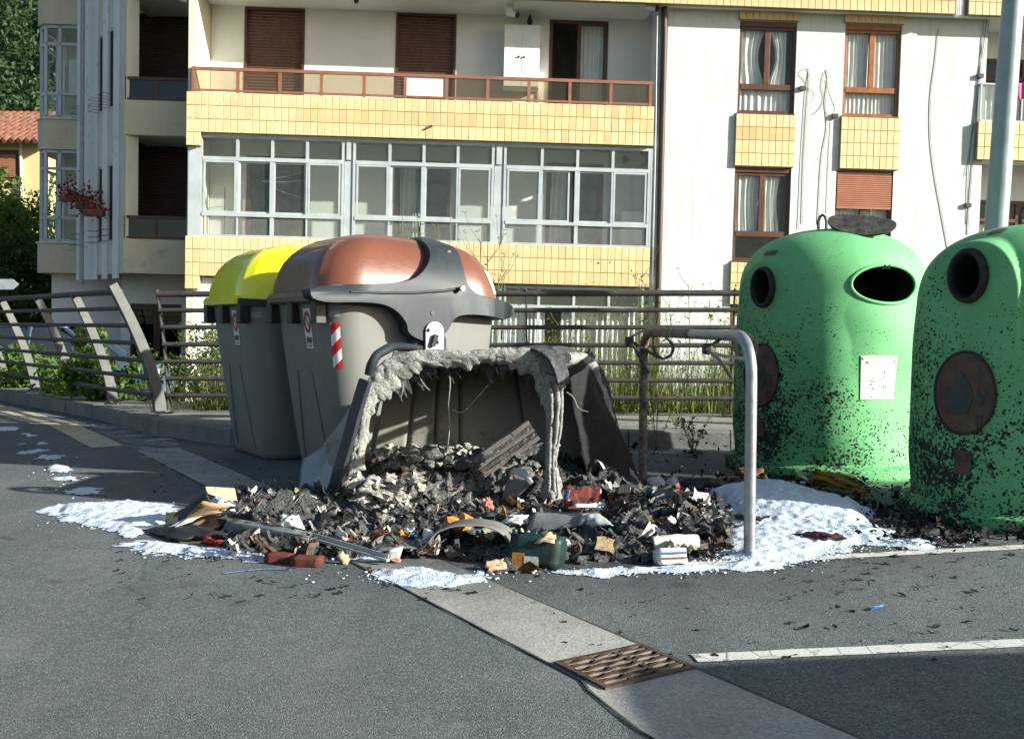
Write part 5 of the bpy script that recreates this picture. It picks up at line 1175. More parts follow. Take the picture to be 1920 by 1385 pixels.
def pile_h(x, y, d):
    b = .05+.155*math.exp(-(((x-mc1.x)/.33)**2+((y-mc1.y)/.42)**2))+.13*math.exp(-(((x-mc2.x)/.45)**2+((y-mc2.y-.15)/.28)**2))
    b += .05*math.exp(-(((x-.3)/.5)**2+((y-5.9)/.3)**2)); b += .22*smooth((y-6.05)/.7)*smooth((x+1.15)/.3)*smooth((.95-x)/.3)
    return b*(.55+.45*ridge(x, y, 4.0, 3))+.035*max(0, ridge(x, y, 11, 5)-.35)+.014*ridge(x, y, 30, 8)
pile = height_patch('charred_rubble', gp([(400, 1012), (430, 960), (455, 935), (520, 930), (600, 940)])+[(-1.0, 6.5), (-.85, 6.9), (.1, 6.93), (.95, 6.9), (1.0, 6.4)]+gp([(1250, 930), (1330, 965), (1392, 1022), (1330, 1040), (1240, 1052), (1060, 1060), (930, 1075), (860, 1045), (790, 1030), (740, 1040), (650, 1050), (560, 1035), (440, 1026)]), pile_h, 'char', .018, .0, .10, .10, 11)
tag(pile, 'black charred rubble spilling from the burnt container over the asphalt', 'rubble', None, 'stuff')
def ash_h(x, y, d): return pile_h(x, y, d)*.92+.035+.05*ridge(x, y, 9, 21)+.02*ridge(x, y, 28, 22)
tag(height_patch('ash_bed', [(-.98, 6.2), (-.45, 6.12), (-.1, 6.3), (.15, 6.5), (.3, 6.9), (-.85, 6.9)], ash_h, 'ash', .018, .0, .12, .12, 23), 'fused bed of grey ash lying inside the burnt container', 'ash', None, 'stuff')
def blob(m, c, r, seed, amp=.55, lev=2, squash=.7):
    b = bmesh.new(); bmesh.ops.create_icosphere(b, subdivisions=lev, radius=1); k = len(m.v)
    for v in b.verts: p = v.co.copy(); s_ = 1+amp*(fb(p, 1.6, 4, seed)+.5*fb(p, 4.5, 3, seed+5)); m.v.append(Vector(c)+Vector((p.x*r*s_, p.y*r*s_, p.z*r*s_*squash)))
    m.f += [[v.index+k for v in f.verts] for f in b.faces]; b.free()
b1, b2, b3 = MB(), MB(), MB()
for i in range(60):
    px, py, Y = rnd.uniform(680, 1010), rnd.uniform(845, 905), rnd.uniform(6.35, 6.9); p = AT(px, py, Y); blob(b1, p, rnd.uniform(.03, .085), i, .7)
for i in range(70):
    t = i/70; px, py, Y = lerp(700, 900, rnd.random()), rnd.uniform(838, 878), rnd.uniform(6.5, 6.9); blob(b2, AT(px, py, Y), rnd.uniform(.018, .048), 100+i, .8)
for i in range(48):
    px, py = rnd.uniform(650, 790), rnd.uniform(890, 955); blob(b2, AT(px, py, 6.15+rnd.uniform(-.12, .1)), rnd.uniform(.02, .055), 140+i, .9, squash=.6)
for i in range(45):
    px, py = rnd.uniform(430, 1330), rnd.uniform(935, 1040); g_ = G(px, py); blob(b3, (g_.x, g_.y, pile_h(g_.x, g_.y, 1)*.85), rnd.uniform(.025, .08), 200+i, .8, squash=.6)
tag(b1.build('ash_clumps', M['ash'], None, True, 60), 'grey ash clumps heaped inside the burnt container', 'ash', None, 'stuff'); tag(b2.build('ash_clumps', M['ash_white'], None, True, 60), 'pale whitish ash lumps at the mouth of the burnt container', 'ash', None, 'stuff'); tag(b3.build('charred_lumps', M['char'], None, True, 60), 'black charred lumps scattered through the rubble', 'rubble', None, 'stuff')
def flake_mat(name, stops):
    s = N(name); ri = s.n('ShaderNodeNewGeometry').outputs['Random Per Island']; c = s.ramp(ri, stops, 'CONSTANT'); nz = s.noise(30, 4, .7)
    c = s.mix(s.math('MULTIPLY', s.ramp(nz, [(.5, 0), (.72, 1)]), .7), c, (.012, .011, .01)); return s.fin(c, .8, 0, .25)
M['flakes'] = flake_mat('burnt_flakes', [(0, (.018, .018, .018)), (.16, (.055, .056, .057)), (.34, (.11, .112, .11)), (.52, (.20, .20, .19)), (.64, (.11, .07, .045)), (.72, (.24, .17, .1)), (.79, (.04, .085, .085)), (.84, (.38, .36, .32)), (.94, (.58, .56, .51)), (.985, (.35, .08, .05))])
def matted():
    s = N('matted_plastic'); ri = s.n('ShaderNodeNewGeometry').outputs['Random Per Island']; c = s.ramp(ri, [(0, (.02, .02, .021)), (.35, (.05, .052, .054)), (.6, (.11, .115, .115)), (.75, (.045, .03, .022)), (.85, (.03, .06, .06)), (.93, (.22, .215, .2))], 'CONSTANT')
    c = s.mix(s.ramp(s.noise(14, 6, .75), [(.5, 0), (.66, .85)]), c, (.013, .013, .013)); c = s.mix(s.ramp(s.noise(30, 5, .7), [(.6, 0), (.75, .6)]), c, (.25, .25, .235)); s.bump(s.noise(40, 5, .7), .5, .01); return s.fin(c, .5, 0, .4)
M['matted'] = matted()
M['black_flakes'] = flake_mat('black_flakes', [(0, (.012, .012, .012)), (.6, (.02, .02, .02)), (.9, (.05, .045, .04))])
def flake(m, p, sz, flat=.6, curl=.5, k=3):
    e = Euler((rnd.gauss(0, flat), rnd.gauss(0, flat), rnd.uniform(0, 6.3))).to_matrix(); a, b = sz*rnd.uniform(.6, 1.3), sz*rnd.uniform(.35, .9); cu = rnd.uniform(-curl, curl); base = len(m.v)
    for j in range(k+1):
        for i in range(k+1):
            u, v = i/k-.5, j/k-.5; m.v.append(Vector(p)+e @ Vector((u*a*(1+.25*rnd.uniform(-1, 1)), v*b*(1+.25*rnd.uniform(-1, 1)), cu*sz*2*(u*u)+rnd.uniform(-.06, .06)*sz)))
    for j in range(k):
        for i in range(k): q = base+j*(k+1)+i; m.f.append((q, q+1, q+k+2, q+k+1))
fm = MB()
for i in range(1500):
    px, py = rnd.uniform(420, 1360), rnd.uniform(925, 1052); g_ = G(px, py); 
    if px < 440 and py < 960: continue
    flake(fm, (g_.x, g_.y, pile_h(g_.x, g_.y, 1)*rnd.uniform(.6, 1.05)+.01), rnd.choice((.02, .03, .04, .05, .07, .09)), .6, .6)
for i in range(420):
    p = G(1235, 1000); x, y = p.x+rnd.gauss(0, .24), p.y+rnd.gauss(.05, .24); flake(fm, (x, y, pile_h(x, y, 1)+rnd.uniform(-.01, .05)), rnd.choice((.03, .05, .07, .1)), .7, .7)
for i in range(160):
    p = AT(rnd.uniform(690, 1010), rnd.uniform(860, 925), rnd.uniform(6.2, 6.8)); flake(fm, p, rnd.choice((.03, .05, .07)), .7, .7)
for i in range(420):                          # thin shreds
    px, py = rnd.uniform(440, 1350), rnd.uniform(935, 1050); g_ = G(px, py); L_ = rnd.uniform(.05, .18); a = rnd.uniform(0, 6.3); h0 = pile_h(g_.x, g_.y, 1)+rnd.uniform(0, .03); k = len(fm.v); wd = rnd.uniform(.004, .012); cu = rnd.uniform(-.05, .05)
    for j in range(5):
        t = j/4-.5; c_ = Vector((g_.x+math.cos(a)*t*L_+math.sin(a)*cu*4*t*t, g_.y+math.sin(a)*t*L_-math.cos(a)*cu*4*t*t, h0+.03*math.sin(j*1.7+i))); fm.v += [c_+Vector((-math.sin(a)*wd, math.cos(a)*wd, .004)), c_-Vector((-math.sin(a)*wd, math.cos(a)*wd, 0))]
    for j in range(4): fm.f.append([k+2*j, k+2*j+1, k+2*j+3, k+2*j+2])
mm_ = MB()
for i in range(46):
    px, py = rnd.uniform(440, 1320), rnd.uniform(940, 1040); g_ = G(px, py); sz = rnd.uniform(.14, .32); e = Euler((rnd.gauss(0, .25), rnd.gauss(0, .25), rnd.uniform(0, 6.3))).to_matrix(); sd = i*3.1; h0 = pile_h(g_.x, g_.y, 1)*.8
    mm_.grid(lambda s, t: Vector((g_.x, g_.y, h0))+e @ Vector(((s-.5)*sz*(1+.4*fb((t*2, sd), 1, 2)), (t-.5)*sz*.6*(1+.4*fb((s*2, sd+4), 1, 2)), sz*(.22*fb((s*2.2, t*2.2), 1, 4, i)+.06*fb((s*8, t*8), 1, 3, i)))), 12, 10)
tag(mm_.build('matted_sheets', M['matted'], None, True, 180), 'matted half melted plastic sheets layered in the rubble', 'litter', None, 'stuff')
tag(fm.build('burnt_flakes', M['flakes'], None, recalc=False), 'curled burnt paper and plastic flakes littering the rubble', 'litter', None, 'stuff')
fm = MB()
for i in range(520):
    px, py = rnd.choice(((rnd.uniform(1000, 1920), rnd.uniform(1050, 1240)), (rnd.uniform(1440, 1920), rnd.uniform(985, 1120)), (rnd.uniform(200, 900), rnd.uniform(1030, 1130)), (rnd.uniform(250, 620), rnd.uniform(845, 930)))); g_ = G(px, py); flake(fm, (g_.x, g_.y, .008), rnd.choice((.008, .012, .016, .025, .035)), .15, .3, 2)
for (cx, cy, n_, sx, sy) in ((1640, 945, 240, 90, 22), (1720, 985, 260, 60, 25), (1450, 905, 160, 90, 10), (1800, 1015, 130, 90, 8), (1170, 1000, 60, 90, 20), (1250, 850, 160, 90, 40)):
    for i in range(n_):
        g_ = G(rnd.gauss(cx, sx), min(1060, max(830, rnd.gauss(cy, sy)))); flake(fm, (g_.x, g_.y, rnd.uniform(.005, .06)), rnd.choice((.015, .025, .04, .06)), .7, .6, 2)
tag(fm.build('black_flakes', M['black_flakes'], None, recalc=False), 'small black burnt flakes strewn over asphalt and around the green bottle banks', 'litter', None, 'stuff')
# ---------------------------------------------------------------- single things in the rubble
def wear(name, col, burn=.5, rough=.7, sc_=9, spec=.3):
    s = N(name); a = s.noise(sc_, 6, .7); c = s.mix(s.noise(sc_*.5, 3), tuple(x*.75 for x in col), col); c = s.mix(s.ramp(a, [(.62-burn*.22, 0), (.72-burn*.12, 1)]), c, (.014, .013, .012)); s.bump(s.noise(sc_*3, 4), .3, .008); return s.fin(c, rough, 0, spec)
W = {k: wear('scorched_'+k, c, b, r) for k, c, b, r in (('cardboard', (.36, .25, .14), .45, .85), ('paper', (.62, .6, .54), .35, .8), ('grey', (.17, .18, .18), .35, .45), ('dark', (.03, .03, .032), .4, .5), ('teal', (.010, .045, .040), .85, .5), ('red', (.45, .035, .03), .15, .5), ('brick', (.13, .036, .026), .35, .75), ('orange', (.48, .2, .05), .3, .7), ('tan', (.48, .36, .22), .3, .8), ('blue', (.03, .12, .36), .25, .4), ('brown', (.16, .07, .035), .45, .6), ('steel', (.42, .45, .45), .15, .35), ('wood', (.11, .10, .09), .55, .8), ('pink', (.5, .2, .16), .3, .7), ('white', (.66, .67, .64), .2, .6))}
def thing(name, label, cat, px, py, z=0, group=None):
    g_ = G(px, py, z); return empty(name, g_, 0, label, cat, group)
def sheet(name, label, cat, quad, mat, Y=None, bend=.02, wr=.012, thick=.003, group=None, n=10, ragged=.0):
    """crumpled sheet through four pixel corners with heights: (px, py, z)"""
    Q = [G(*q) for q in quad]; o0 = sum(Q, Vector())/4; o0.z = 0; sd = rnd.randint(0, 99); m = MB()
    nrm = (Q[1]-Q[0]).cross(Q[3]-Q[0]).normalized()
    def fn(s, t):
        if ragged:
            s = .5+(s-.5)*(1+ragged*fb((t*3, sd), 2, 3)*(abs(s-.5)*2)); t = .5+(t-.5)*(1+ragged*fb((s*3, sd+5), 2, 3)*(abs(t-.5)*2))
        p = lerp(lerp(Q[0], Q[1], s), lerp(Q[3], Q[2], s), t)
        return p+nrm*(bend*math.sin(math.pi*s)*math.sin(math.pi*t)+wr*fb((s*3, t*3), 1.3, 3, sd))-o0
    m.grid(fn, n, n); o = m.build(name, mat, None, True, 60, solid=thick); o.location = o0; tag(o, label, cat, group); return o
def carton(name, label, cat, px, py, dim, rz, tilt=(0, 0), mat=None, flap=None, z=0, bevel=.003, wr=.006):
    o = empty(name, G(px, py, z), rz, label, cat); m = MB(); x, y, h = dim; e = Euler((tilt[0], tilt[1], 0)).to_matrix(); n = 5; sd = rnd.randint(0, 99)
    def wob(p): return e @ (p+Vector((wr*fb(p, 14, 2, sd), wr*fb(p, 14, 2, sd+3), wr*fb(p, 14, 2, sd+6))))
    for a, b, c, u, v in (((-x/2, -y/2, 0), (x, 0, 0), (0, 0, h), n, n), ((x/2, -y/2, 0), (0, y, 0), (0, 0, h), n, n), ((x/2, y/2, 0), (-x, 0, 0), (0, 0, h), n, n), ((-x/2, y/2, 0), (0, -y, 0), (0, 0, h), n, n)):
        m.grid(lambda s, t: wob(Vector(a)+Vector(b)*s+Vector(c)*t), u, v)
    m.grid(lambda s, t: wob(Vector((-x/2+x*s, -y/2+y*t, 0))), n, n)
    if flap is None: m.grid(lambda s, t: wob(Vector((-x/2+x*s, -y/2+y*t, h))), n, n)
    m.build('body', mat, o, True, 35, solid=.003); return o, e
# scorched cardboard box torn open at the left
cb = thing('cardboard_box', 'scorched brown cardboard box torn open at the left end of the rubble', 'box', 390, 985)
def fpanel(par, name, quad, mat, wr=.006, n=8, thick=.006):
    Q = [G(*q)-Vector(par.location) for q in quad]; m = MB(); sd = rnd.randint(0, 99); nrm = (Q[1]-Q[0]).cross(Q[3]-Q[0]).normalized()
    m.grid(lambda s, t: lerp(lerp(Q[0], Q[1], s), lerp(Q[3], Q[2], s), t)+nrm*wr*2*fb((s*3, t*3), 1, 3, sd), n, n); return m.build(name, mat, par, True, 60, solid=thick)
fpanel(cb, 'side_panel', [(318, 985, .02), (395, 945, .16), (388, 925, .22), (330, 962, .08)], W['dark']); fpanel(cb, 'top_flap', [(388, 925, .22), (445, 942, .15), (440, 915, .21), (385, 912, .26)], W['tan'])
fpanel(cb, 'lid_flap', [(335, 985, .03), (405, 960, .12), (450, 950, .12), (380, 940, .20)], W['cardboard']); fpanel(cb, 'torn_wall', [(310, 985, .02), (335, 978, .05), (335, 958, .09), (312, 960, .07)], W['tan']); fpanel(cb, 'inner_wall', [(335, 995, .0), (400, 960, .1), (450, 970, .08), (380, 1005, .0)], W['cardboard'])
sheet('charred_book', 'charred black folder lying open under the cardboard box', 'book', [(262, 992, .01), (330, 1012, .02), (430, 1000, .05), (360, 982, .06)], W['dark'], bend=.02, ragged=.2)
sheet('printed_sheet', 'white printed sheet with scorched edges slanting below the cardboard box', 'paper', [(300, 995, .02), (330, 988, .05), (405, 955, .12), (380, 962, .09)], W['paper'], bend=.01)
sheet('red_plastic_scrap', 'bright red plastic scrap beside the charred folder', 'scrap', [(375, 1018, .0), (415, 1024, .0), (420, 1014, .03), (385, 1006, .05)], W['red'], bend=.012)
# grey drawer front
dw = thing('grey_trough', 'long grey plastic trough lying on its side in the rubble', 'trough', 495, 1010)
fpanel(dw, 'front', [(412, 1008, .0), (575, 1040, .0), (580, 1008, .09), (425, 978, .10)], W['grey'], .004, 8, .012); fpanel(dw, 'top_edge', [(425, 978, .10), (580, 1008, .09), (590, 1000, .08), (440, 972, .09)], W['grey'], .003); fpanel(dw, 'end', [(575, 1040, .0), (596, 1035, .0), (596, 1005, .09), (580, 1008, .09)], W['dark'], .003)
# metal angle profile with end plate
mp = thing('metal_profile', 'thin grey metal profile with a square end plate sticking out of the rubble', 'metal profile', 660, 1040)
q0, q1 = G(584, 1008, .07)-Vector(mp.location), G(728, 1050, .03)-Vector(mp.location); m = MB(); m.bar(q0, q1, .022, .012); m.bar(q0+Vector((0, .012, .012)), q1+Vector((0, .012, .012)), .004, .03); m.build('angle_bar', W['steel'], mp)
fpanel(mp, 'end_plate', [(722, 1053, .01), (748, 1050, .01), (756, 1024, .09), (730, 1030, .08)], W['steel'], .001, 3, .005)
for i, (x, y, dx) in enumerate(((524, 1054, .135), (576, 1060, .15))):
    o, e = carton('brick_red_carton', ('left of the two brick red cartons' if i == 0 else 'right of the two brick red cartons')+' on the asphalt edge', 'carton', x, y, (dx, .07, .045), R(-6), (0, R(2)), W['brick'])
# green scorched box
gx0, e = carton('green_box', 'scorched dark green box with torn tan corners at the rubble front', 'box', 1005, 1060, (.25, .15, .15), R(-14), (R(-8), R(4)), W['teal'], flap=1)
for dx, dz, a in ((.06, .135, -.4),):
    m = MB(); m.grid(lambda s, t: Vector((dx+(s-.5)*.10*(1-.7*t)+.03*t+.01*fb((s*3, t*3), 1, 2), -.078+.05*t, dz+.045*t*(1-.5*s)+.012*fb((s*4, t*4), 1, 2, 3))), 4, 4); m.build('torn_corner', W['tan'], gx0, True, solid=.003)
m = MB(); m.grid(lambda s, t: Vector((-.10+s*.06, -.086, .01+t*.07)), 3, 3); m.build('torn_corner', W['orange'], gx0, solid=.003)
m = MB(); m.grid(lambda s, t: Vector((-.04+s*.07, -.088, .02+t*.045)), 3, 3); m.build('barcode_label', W['paper'], gx0, solid=.002)
# curved grey plastic shell
cs = thing('plastic_shell', 'smooth grey curved plastic shell arching over the front of the rubble', 'plastic shell', 880, 1045)
def csf(s, t):
    a = math.pi*lerp(.05, .97, s); return Vector((-.21*math.cos(a)+.03*t, -.05+.26*t, .03+.15*math.sin(a)**.8*(1-.15*t)+.01*fb((s*3, t*3), 1, 2)))
m = MB(); m.grid(csf, 22, 8); m.build('shell', M['bin_grey'], cs, True, solid=.008); m = MB(); m.grid(lambda s, t: Vector((-.50+.33*s, -.05+.10*t, .03+.03*math.sin(s*3)+.02*t)), 10, 4); m.build('torn_skirt', W['grey'], cs, True, solid=.008)
sheet('dark_board', 'flat dark grey panel bridging the rubble centre', 'panel', [(985, 1000, .06), (1095, 985, .12), (1105, 962, .15), (1000, 960, .16)], W['grey'], bend=.015, wr=.006, thick=.008)
sheet('folded_plastic', 'pale folded plastic panel behind the right rubble heap', 'panel', [(1085, 985, .12), (1150, 985, .14), (1120, 958, .17), (1090, 965, .16)], W['steel'], bend=.02, wr=.015)
fp = thing('snack_packet', 'crumpled red and blue snack packet before the melted corner post', 'packet', 1095, 960, .12)
m = MB(); m.grid(lambda s, t: Vector(((s-.5)*.21, .05*t, .01+.125*t+.035*math.sin(math.pi*s)*math.sin(math.pi*t)*-1+.035*fb((s*4, t*4), 1, 3, 4))).lerp(Vector((0, 0, .03)), .18*abs(fb((s*5, t*2), 1, 2, 9))), 16, 14); m.build('foil', W['red'] if False else wear('packet_red', (.20, .055, .042), .75, .35, 14), fp, True, solid=.003)
m = MB(); m.grid(lambda s, t: Vector((-.108+.022*s+.015*t, .02+.03*t, .075+.05*t+.01*s)), 3, 6); m.build('blue_edge', W['blue'], fp, True, solid=.003); m = MB(); m.grid(lambda s, t: Vector((-.06+.13*s, -.045+.012*t, .035+.02*t)), 6, 3); m.build('white_print', W['white'], fp, True, solid=.003)
sheet('red_foil', 'pinkish red foil scrap under the snack packet', 'scrap', [(1052, 952, .12), (1090, 950, .12), (1095, 938, .16), (1060, 935, .17)], W['pink'], bend=.02, wr=.02)
# grey metal box with holes, charred plank, in the container mouth
mb = thing('metal_box', 'dented grey metal box with round holes in the burnt container mouth', 'metal box', 968, 955, .08); Q = [(940, 938, .09), (975, 928, .13), (1000, 903, .22), (955, 885, .27)]
fpanel(mb, 'face', Q, W['grey'], .003, 6, .01); fpanel(mb, 'side', [(975, 928, .13), (1000, 925, .12), (1008, 905, .2), (1000, 903, .22)], W['dark'], .002, 4, .008); fpanel(mb, 'rear_flange', [(955, 885, .27), (1000, 903, .22), (985, 880, .29), (962, 875, .3)], W['steel'], .003, 4, .006)
m = MB()
for (x, y, z) in ((952, 927, .125), (970, 908, .19)): c_ = G(x, y, z)-Vector(mb.location); m.tube([c_+Vector((0, -.012, .004)), c_+Vector((0, .004, 0))], .014, 12)
m.build('bolt_hole', M['black_rubber'], mb)
pk = empty('charred_plank', AT(955, 850, 6.45), 0, 'charred grooved plank leaning up inside the burnt container', 'plank'); a_, b_ = AT(885, 885, 6.4)-Vector(pk.location), AT(1000, 805, 6.55)-Vector(pk.location)
d_ = (b_-a_).normalized()
for k in range(5):
    off = Vector((d_.z, 0, -d_.x))*(-.06+.03*k)+Vector((0, -.01*abs(k-2), 0)); m = MB(); P = [lerp(a_, b_, t)+off+Vector((0, .008*fb((t*5, k), 1, 3), .006*fb((t*6, k+9), 1, 3))) for t in [i/14 for i in range(15)]]; m.tube(P, [.019*(1+.25*fb((i*.5, k), 1, 2)) for i in range(15)], 7); m.build('splinter', M['melt_dark'] if k % 2 else W['wood'], pk, True)
sheet('charred_board', 'black charred board lying below the leaning plank', 'board', [(905, 880, .25), (1005, 850, .33), (1015, 830, .4), (900, 858, .32)], M['melt_dark'], bend=.0, wr=.012, thick=.02, ragged=.1)
sheet('teal_sheet', 'tattered teal plastic sheet standing by the metal box', 'sheet', [(865, 935, .08), (905, 935, .08), (900, 885, .24), (875, 895, .2)], W['teal'], bend=.03, wr=.02, ragged=.2)
sheet('orange_strip', 'orange charred cardboard strip in front of the metal box', 'strip', [(945, 935, .1), (975, 958, .06), (982, 952, .08), (955, 930, .12)], W['orange'], bend=.005)
def crumple(name, label, cat, px, py, z, r, mat, sq=.7, group=None, lev=3, amp=.7):
    m = MB(); blob(m, (0, 0, 0), r, rnd.randint(0, 500), amp, lev, sq); o = m.build(name, mat, None, True, 30); o.location = G(px, py, z); tag(o, label, cat, group); return o
crumple('burnt_cabbage', 'crumpled orange brown leafy lump in the middle of the rubble', 'lump', 862, 985, .1, .07, W['orange'], .8); crumple('paper_wad', 'pink and white paper wad beside the teal sheet', 'paper', 915, 945, .12, .032, W['pink'], 1.2)
sheet('torn_magazine', 'torn magazine page standing up by the metal profile', 'paper', [(625, 1018, .03), (655, 1020, .03), (650, 1000, .10), (632, 985, .13)], W['paper'], bend=.03); sheet('torn_paper', 'curled white paper left of the grey plastic shell', 'paper', [(790, 1020, .05), (815, 1012, .06), (812, 994, .11), (795, 990, .12)], W['white'], bend=.03)
sheet('brown_plastic', 'brown melted plastic sheet behind the metal profile', 'sheet', [(690, 1010, .04), (765, 1015, .04), (760, 995, .08), (700, 992, .09)], W['brown'], bend=.02); sheet('blue_scrap', 'dark blue packaging scrap left of the curled white paper', 'scrap', [(745, 1012, .04), (785, 1008, .05), (785, 998, .08), (755, 1000, .07)], W['blue'], bend=.02)
sheet('white_rag', 'white crumpled rag on top of the rubble left of the grey panel', 'rag', [(940, 980, .1), (975, 985, .1), (990, 965, .15), (955, 965, .15)], W['white'], bend=.03, wr=.03); sheet('white_rag', 'whitish rag beneath the snow white foam by the cardboard box', 'rag', [(525, 985, .1), (572, 992, .08), (560, 966, .14), (530, 965, .15)], W['white'], bend=.03, wr=.02)
o, e = carton('striped_carton', 'small white carton with brown and blue stripes at the rubble edge', 'carton', 1257, 1058, (.14, .1, .075), R(8), (R(-20), 0), W['white'])
for k, mt_ in ((.02, 'brown'), (.045, 'blue')):
    m = MB(); m.grid(lambda s, t: e @ Vector((-.07+.14*s, -.054, k+.01*t)), 4, 1); m.build('stripe', W[mt_], o, solid=.003)
cr_ = thing('paper_roll', 'soft white paper roll at the right rubble heap', 'paper roll', 1265, 1035, .03); m = MB(); m.tube(spline([(-.11, 0, .04), (0, .01, .05), (.12, .03, .045)], 8), [.04*(1+.12*fb((i*.4, 0), 1, 2)) for i in range(17)], 16); m.build('roll', W['paper'], cr_, True)
bt = thing('burnt_bottle', 'dark burnt bottle lying between foam and hoop', 'bottle', 1300, 918, 0); m = MB(); m.tube([(-.16, 0, .04), (-.13, 0, .04), (-.05, 0, .045), (.12, .02, .045), (.14, .02, .045)], [.014, .016, .043, .045, .03], 14); m.build('body', W['dark'], bt, True)
crumple('orange_ball', 'small orange ball beside the burnt bottle', 'ball', 1254, 906, .02, .024, wear('orange_ball', (.62, .2, .05), .0, .5), 1.0, None, 3, .06)
sheet('white_strip', 'white plastic strip next to the orange ball', 'strip', [(1262, 910, .01), (1288, 912, .01), (1288, 906, .03), (1262, 903, .03)], W['white'], bend=.005)
sheet('dark_red_sheet', 'dark red scorched sheet lying on the right foam', 'sheet', [(1485, 1002, .03), (1545, 1012, .03), (1582, 1004, .05), (1530, 995, .06)], wear('dark_red', (.10, .03, .03), .45, .7), bend=.015, ragged=.25)
sheet('black_scrap', 'black scrap half sunk in the foam behind the hoop leg', 'scrap', [(1365, 972, .05), (1395, 975, .05), (1395, 965, .08), (1366, 963, .08)], W['dark'], bend=.01)
sheet('yellow_rubbish', 'burnt mustard yellow sack remains at the base of the left bottle bank', 'rubbish', [(1515, 905, .02), (1625, 925, .02), (1612, 895, .10), (1525, 878, .13)], wear('mustard', (.34, .19, .03), .55, .8), bend=.04, wr=.05, n=18, ragged=.3)
sheet('white_strip', 'pale plastic strip sticking up beside the mustard sack remains', 'strip', [(1487, 885, .06), (1515, 902, .05), (1518, 898, .07), (1490, 880, .09)], W['white'], bend=.005); sheet('white_strip', 'white scrap between the two green bottle banks', 'strip', [(1672, 920, .02), (1690, 922, .02), (1692, 908, .07), (1676, 912, .06)], W['white'], bend=.01)
sheet('brown_rubbish', 'brown scorched flattened carton at the left bottle bank foot', 'rubbish', [(1375, 892, .02), (1440, 896, .02), (1430, 878, .08), (1385, 876, .09)], W['brown'], bend=.03, wr=.03, ragged=.2)
sheet('blue_tag', 'small bright blue plastic tag lying on the asphalt bay', 'scrap', [(1630, 1144, .004), (1648, 1140, .004), (1660, 1133, .02), (1640, 1136, .02)], W['blue'], bend=.004, wr=.003)
bs = thing('blue_strap', 'thin blue strap lying on the road before the rubble', 'strap', 490, 1078); m = MB(); P = [G(x, y, .006)-Vector(bs.location) for x, y in ((420, 1074), (455, 1070), (500, 1066), (545, 1068))]; m.tube(spline(P, 6), .005, 6, False, .4); m.build('band', wear('blue_strap', (.1, .25, .42), .1), bs)
gl_i = [(476, 975, 'paper', .05), (590, 960, 'brown', .06), (640, 955, 'tan', .05), (705, 965, 'paper', .05), (730, 960, 'grey', .06), (770, 975, 'paper', .04), (815, 990, 'tan', .05), (925, 1010, 'tan', .08), (950, 1000, 'orange', .06), (1010, 945, 'tan', .07), (1035, 948, 'orange', .06), (1130, 975, 'white', .06), (1180, 945, 'paper', .08), (1200, 960, 'pink', .07), (1215, 930, 'white', .08), (1235, 915, 'paper', .09), (1265, 945, 'white', .09), (1285, 960, 'blue', .06), (1300, 955, 'orange', .08), (1310, 985, 'tan', .06), (1165, 990, 'tan', .08), (1120, 1000, 'white', .08), (1195, 985, 'cardboard', .06), (1025, 985, 'cardboard', .09), (1245, 980, 'white', .08), (520, 960, 'pink', .06), (545, 965, 'orange', .05), (500, 955, 'white', .07), (1325, 990, 'teal', .07), (1345, 1005, 'teal', .06), (1300, 1010, 'teal', .07), (980, 940, 'teal', .05), (760, 1030, 'orange', .05), (735, 1056, 'pink', .04), (930, 1072, 'tan', .09), (985, 1075, 'brown', .1), (640, 1058, 'tan', .05), (450, 990, 'dark', .1), (475, 1000, 'dark', .1), (560, 950, 'dark', .12), (610, 975, 'dark', .12), (1150, 1030, 'dark', .14), (1100, 1035, 'dark', .12)]
nm_ = {'paper': ('paper_scrap', 'off white scorched paper scrap in the rubble'), 'brown': ('plastic_scrap', 'brown melted scrap in the rubble'), 'tan': ('cardboard_scrap', 'tan cardboard scrap in the rubble'), 'grey': ('plastic_scrap', 'small grey plastic scrap in the rubble'), 'orange': ('cardboard_scrap', 'orange brown cardboard scrap in the rubble'), 'white': ('paper_scrap', 'clean white paper scrap in the rubble'), 'pink': ('paper_scrap', 'pinkish paper scrap in the rubble'), 'blue': ('plastic_scrap', 'blue plastic scrap in the right rubble heap'), 'teal': ('plastic_scrap', 'small teal plastic scrap in the rubble'), 'dark': ('charred_sheet', 'black charred sheet curling in the rubble'), 'cardboard': ('cardboard_scrap', 'dark brown cardboard scrap in the rubble')}
scr = {}
for x, y, k, sz in gl_i:
    zone = 'at the front edge of the rubble' if y >= 1050 else 'behind the grey trough' if x < 600 else 'behind the metal profile' if x < 800 else 'around the grey plastic shell' if x < 1000 else 'before the melted corner post' if x < 1120 else 'on the right rubble heap'
    lb = nm_[k][1].replace(' in the right rubble heap', '').replace(' in the rubble', '')+' '+zone
    g_ = G(x, y); m = MB(); flake(m, (0, 0, 0), sz*1.5, .55, .8, 6); o = m.build(nm_[k][0], W[k], None, True, 60, solid=.003); o.location = (g_.x, g_.y, max(.02, pile_h(g_.x, g_.y, 1)*.95+.02) if 440 < x < 1340 and y < 1050 else .02); tag(o, lb, 'scrap', 'burnt scraps '+zone); scr.setdefault(lb, []).append((x, o))

for lb, L_ in scr.items():
    L_.sort(key=lambda q: q[0])
    if len(L_) > 1:
        for i, (x, o) in enumerate(L_): o['label'] = (('left', 'right')[i] if len(L_) == 2 else ('leftmost', 'second from left', 'third from left', 'fourth from left', 'fifth from left')[i] if i < len(L_)-1 else 'rightmost')+' '+lb
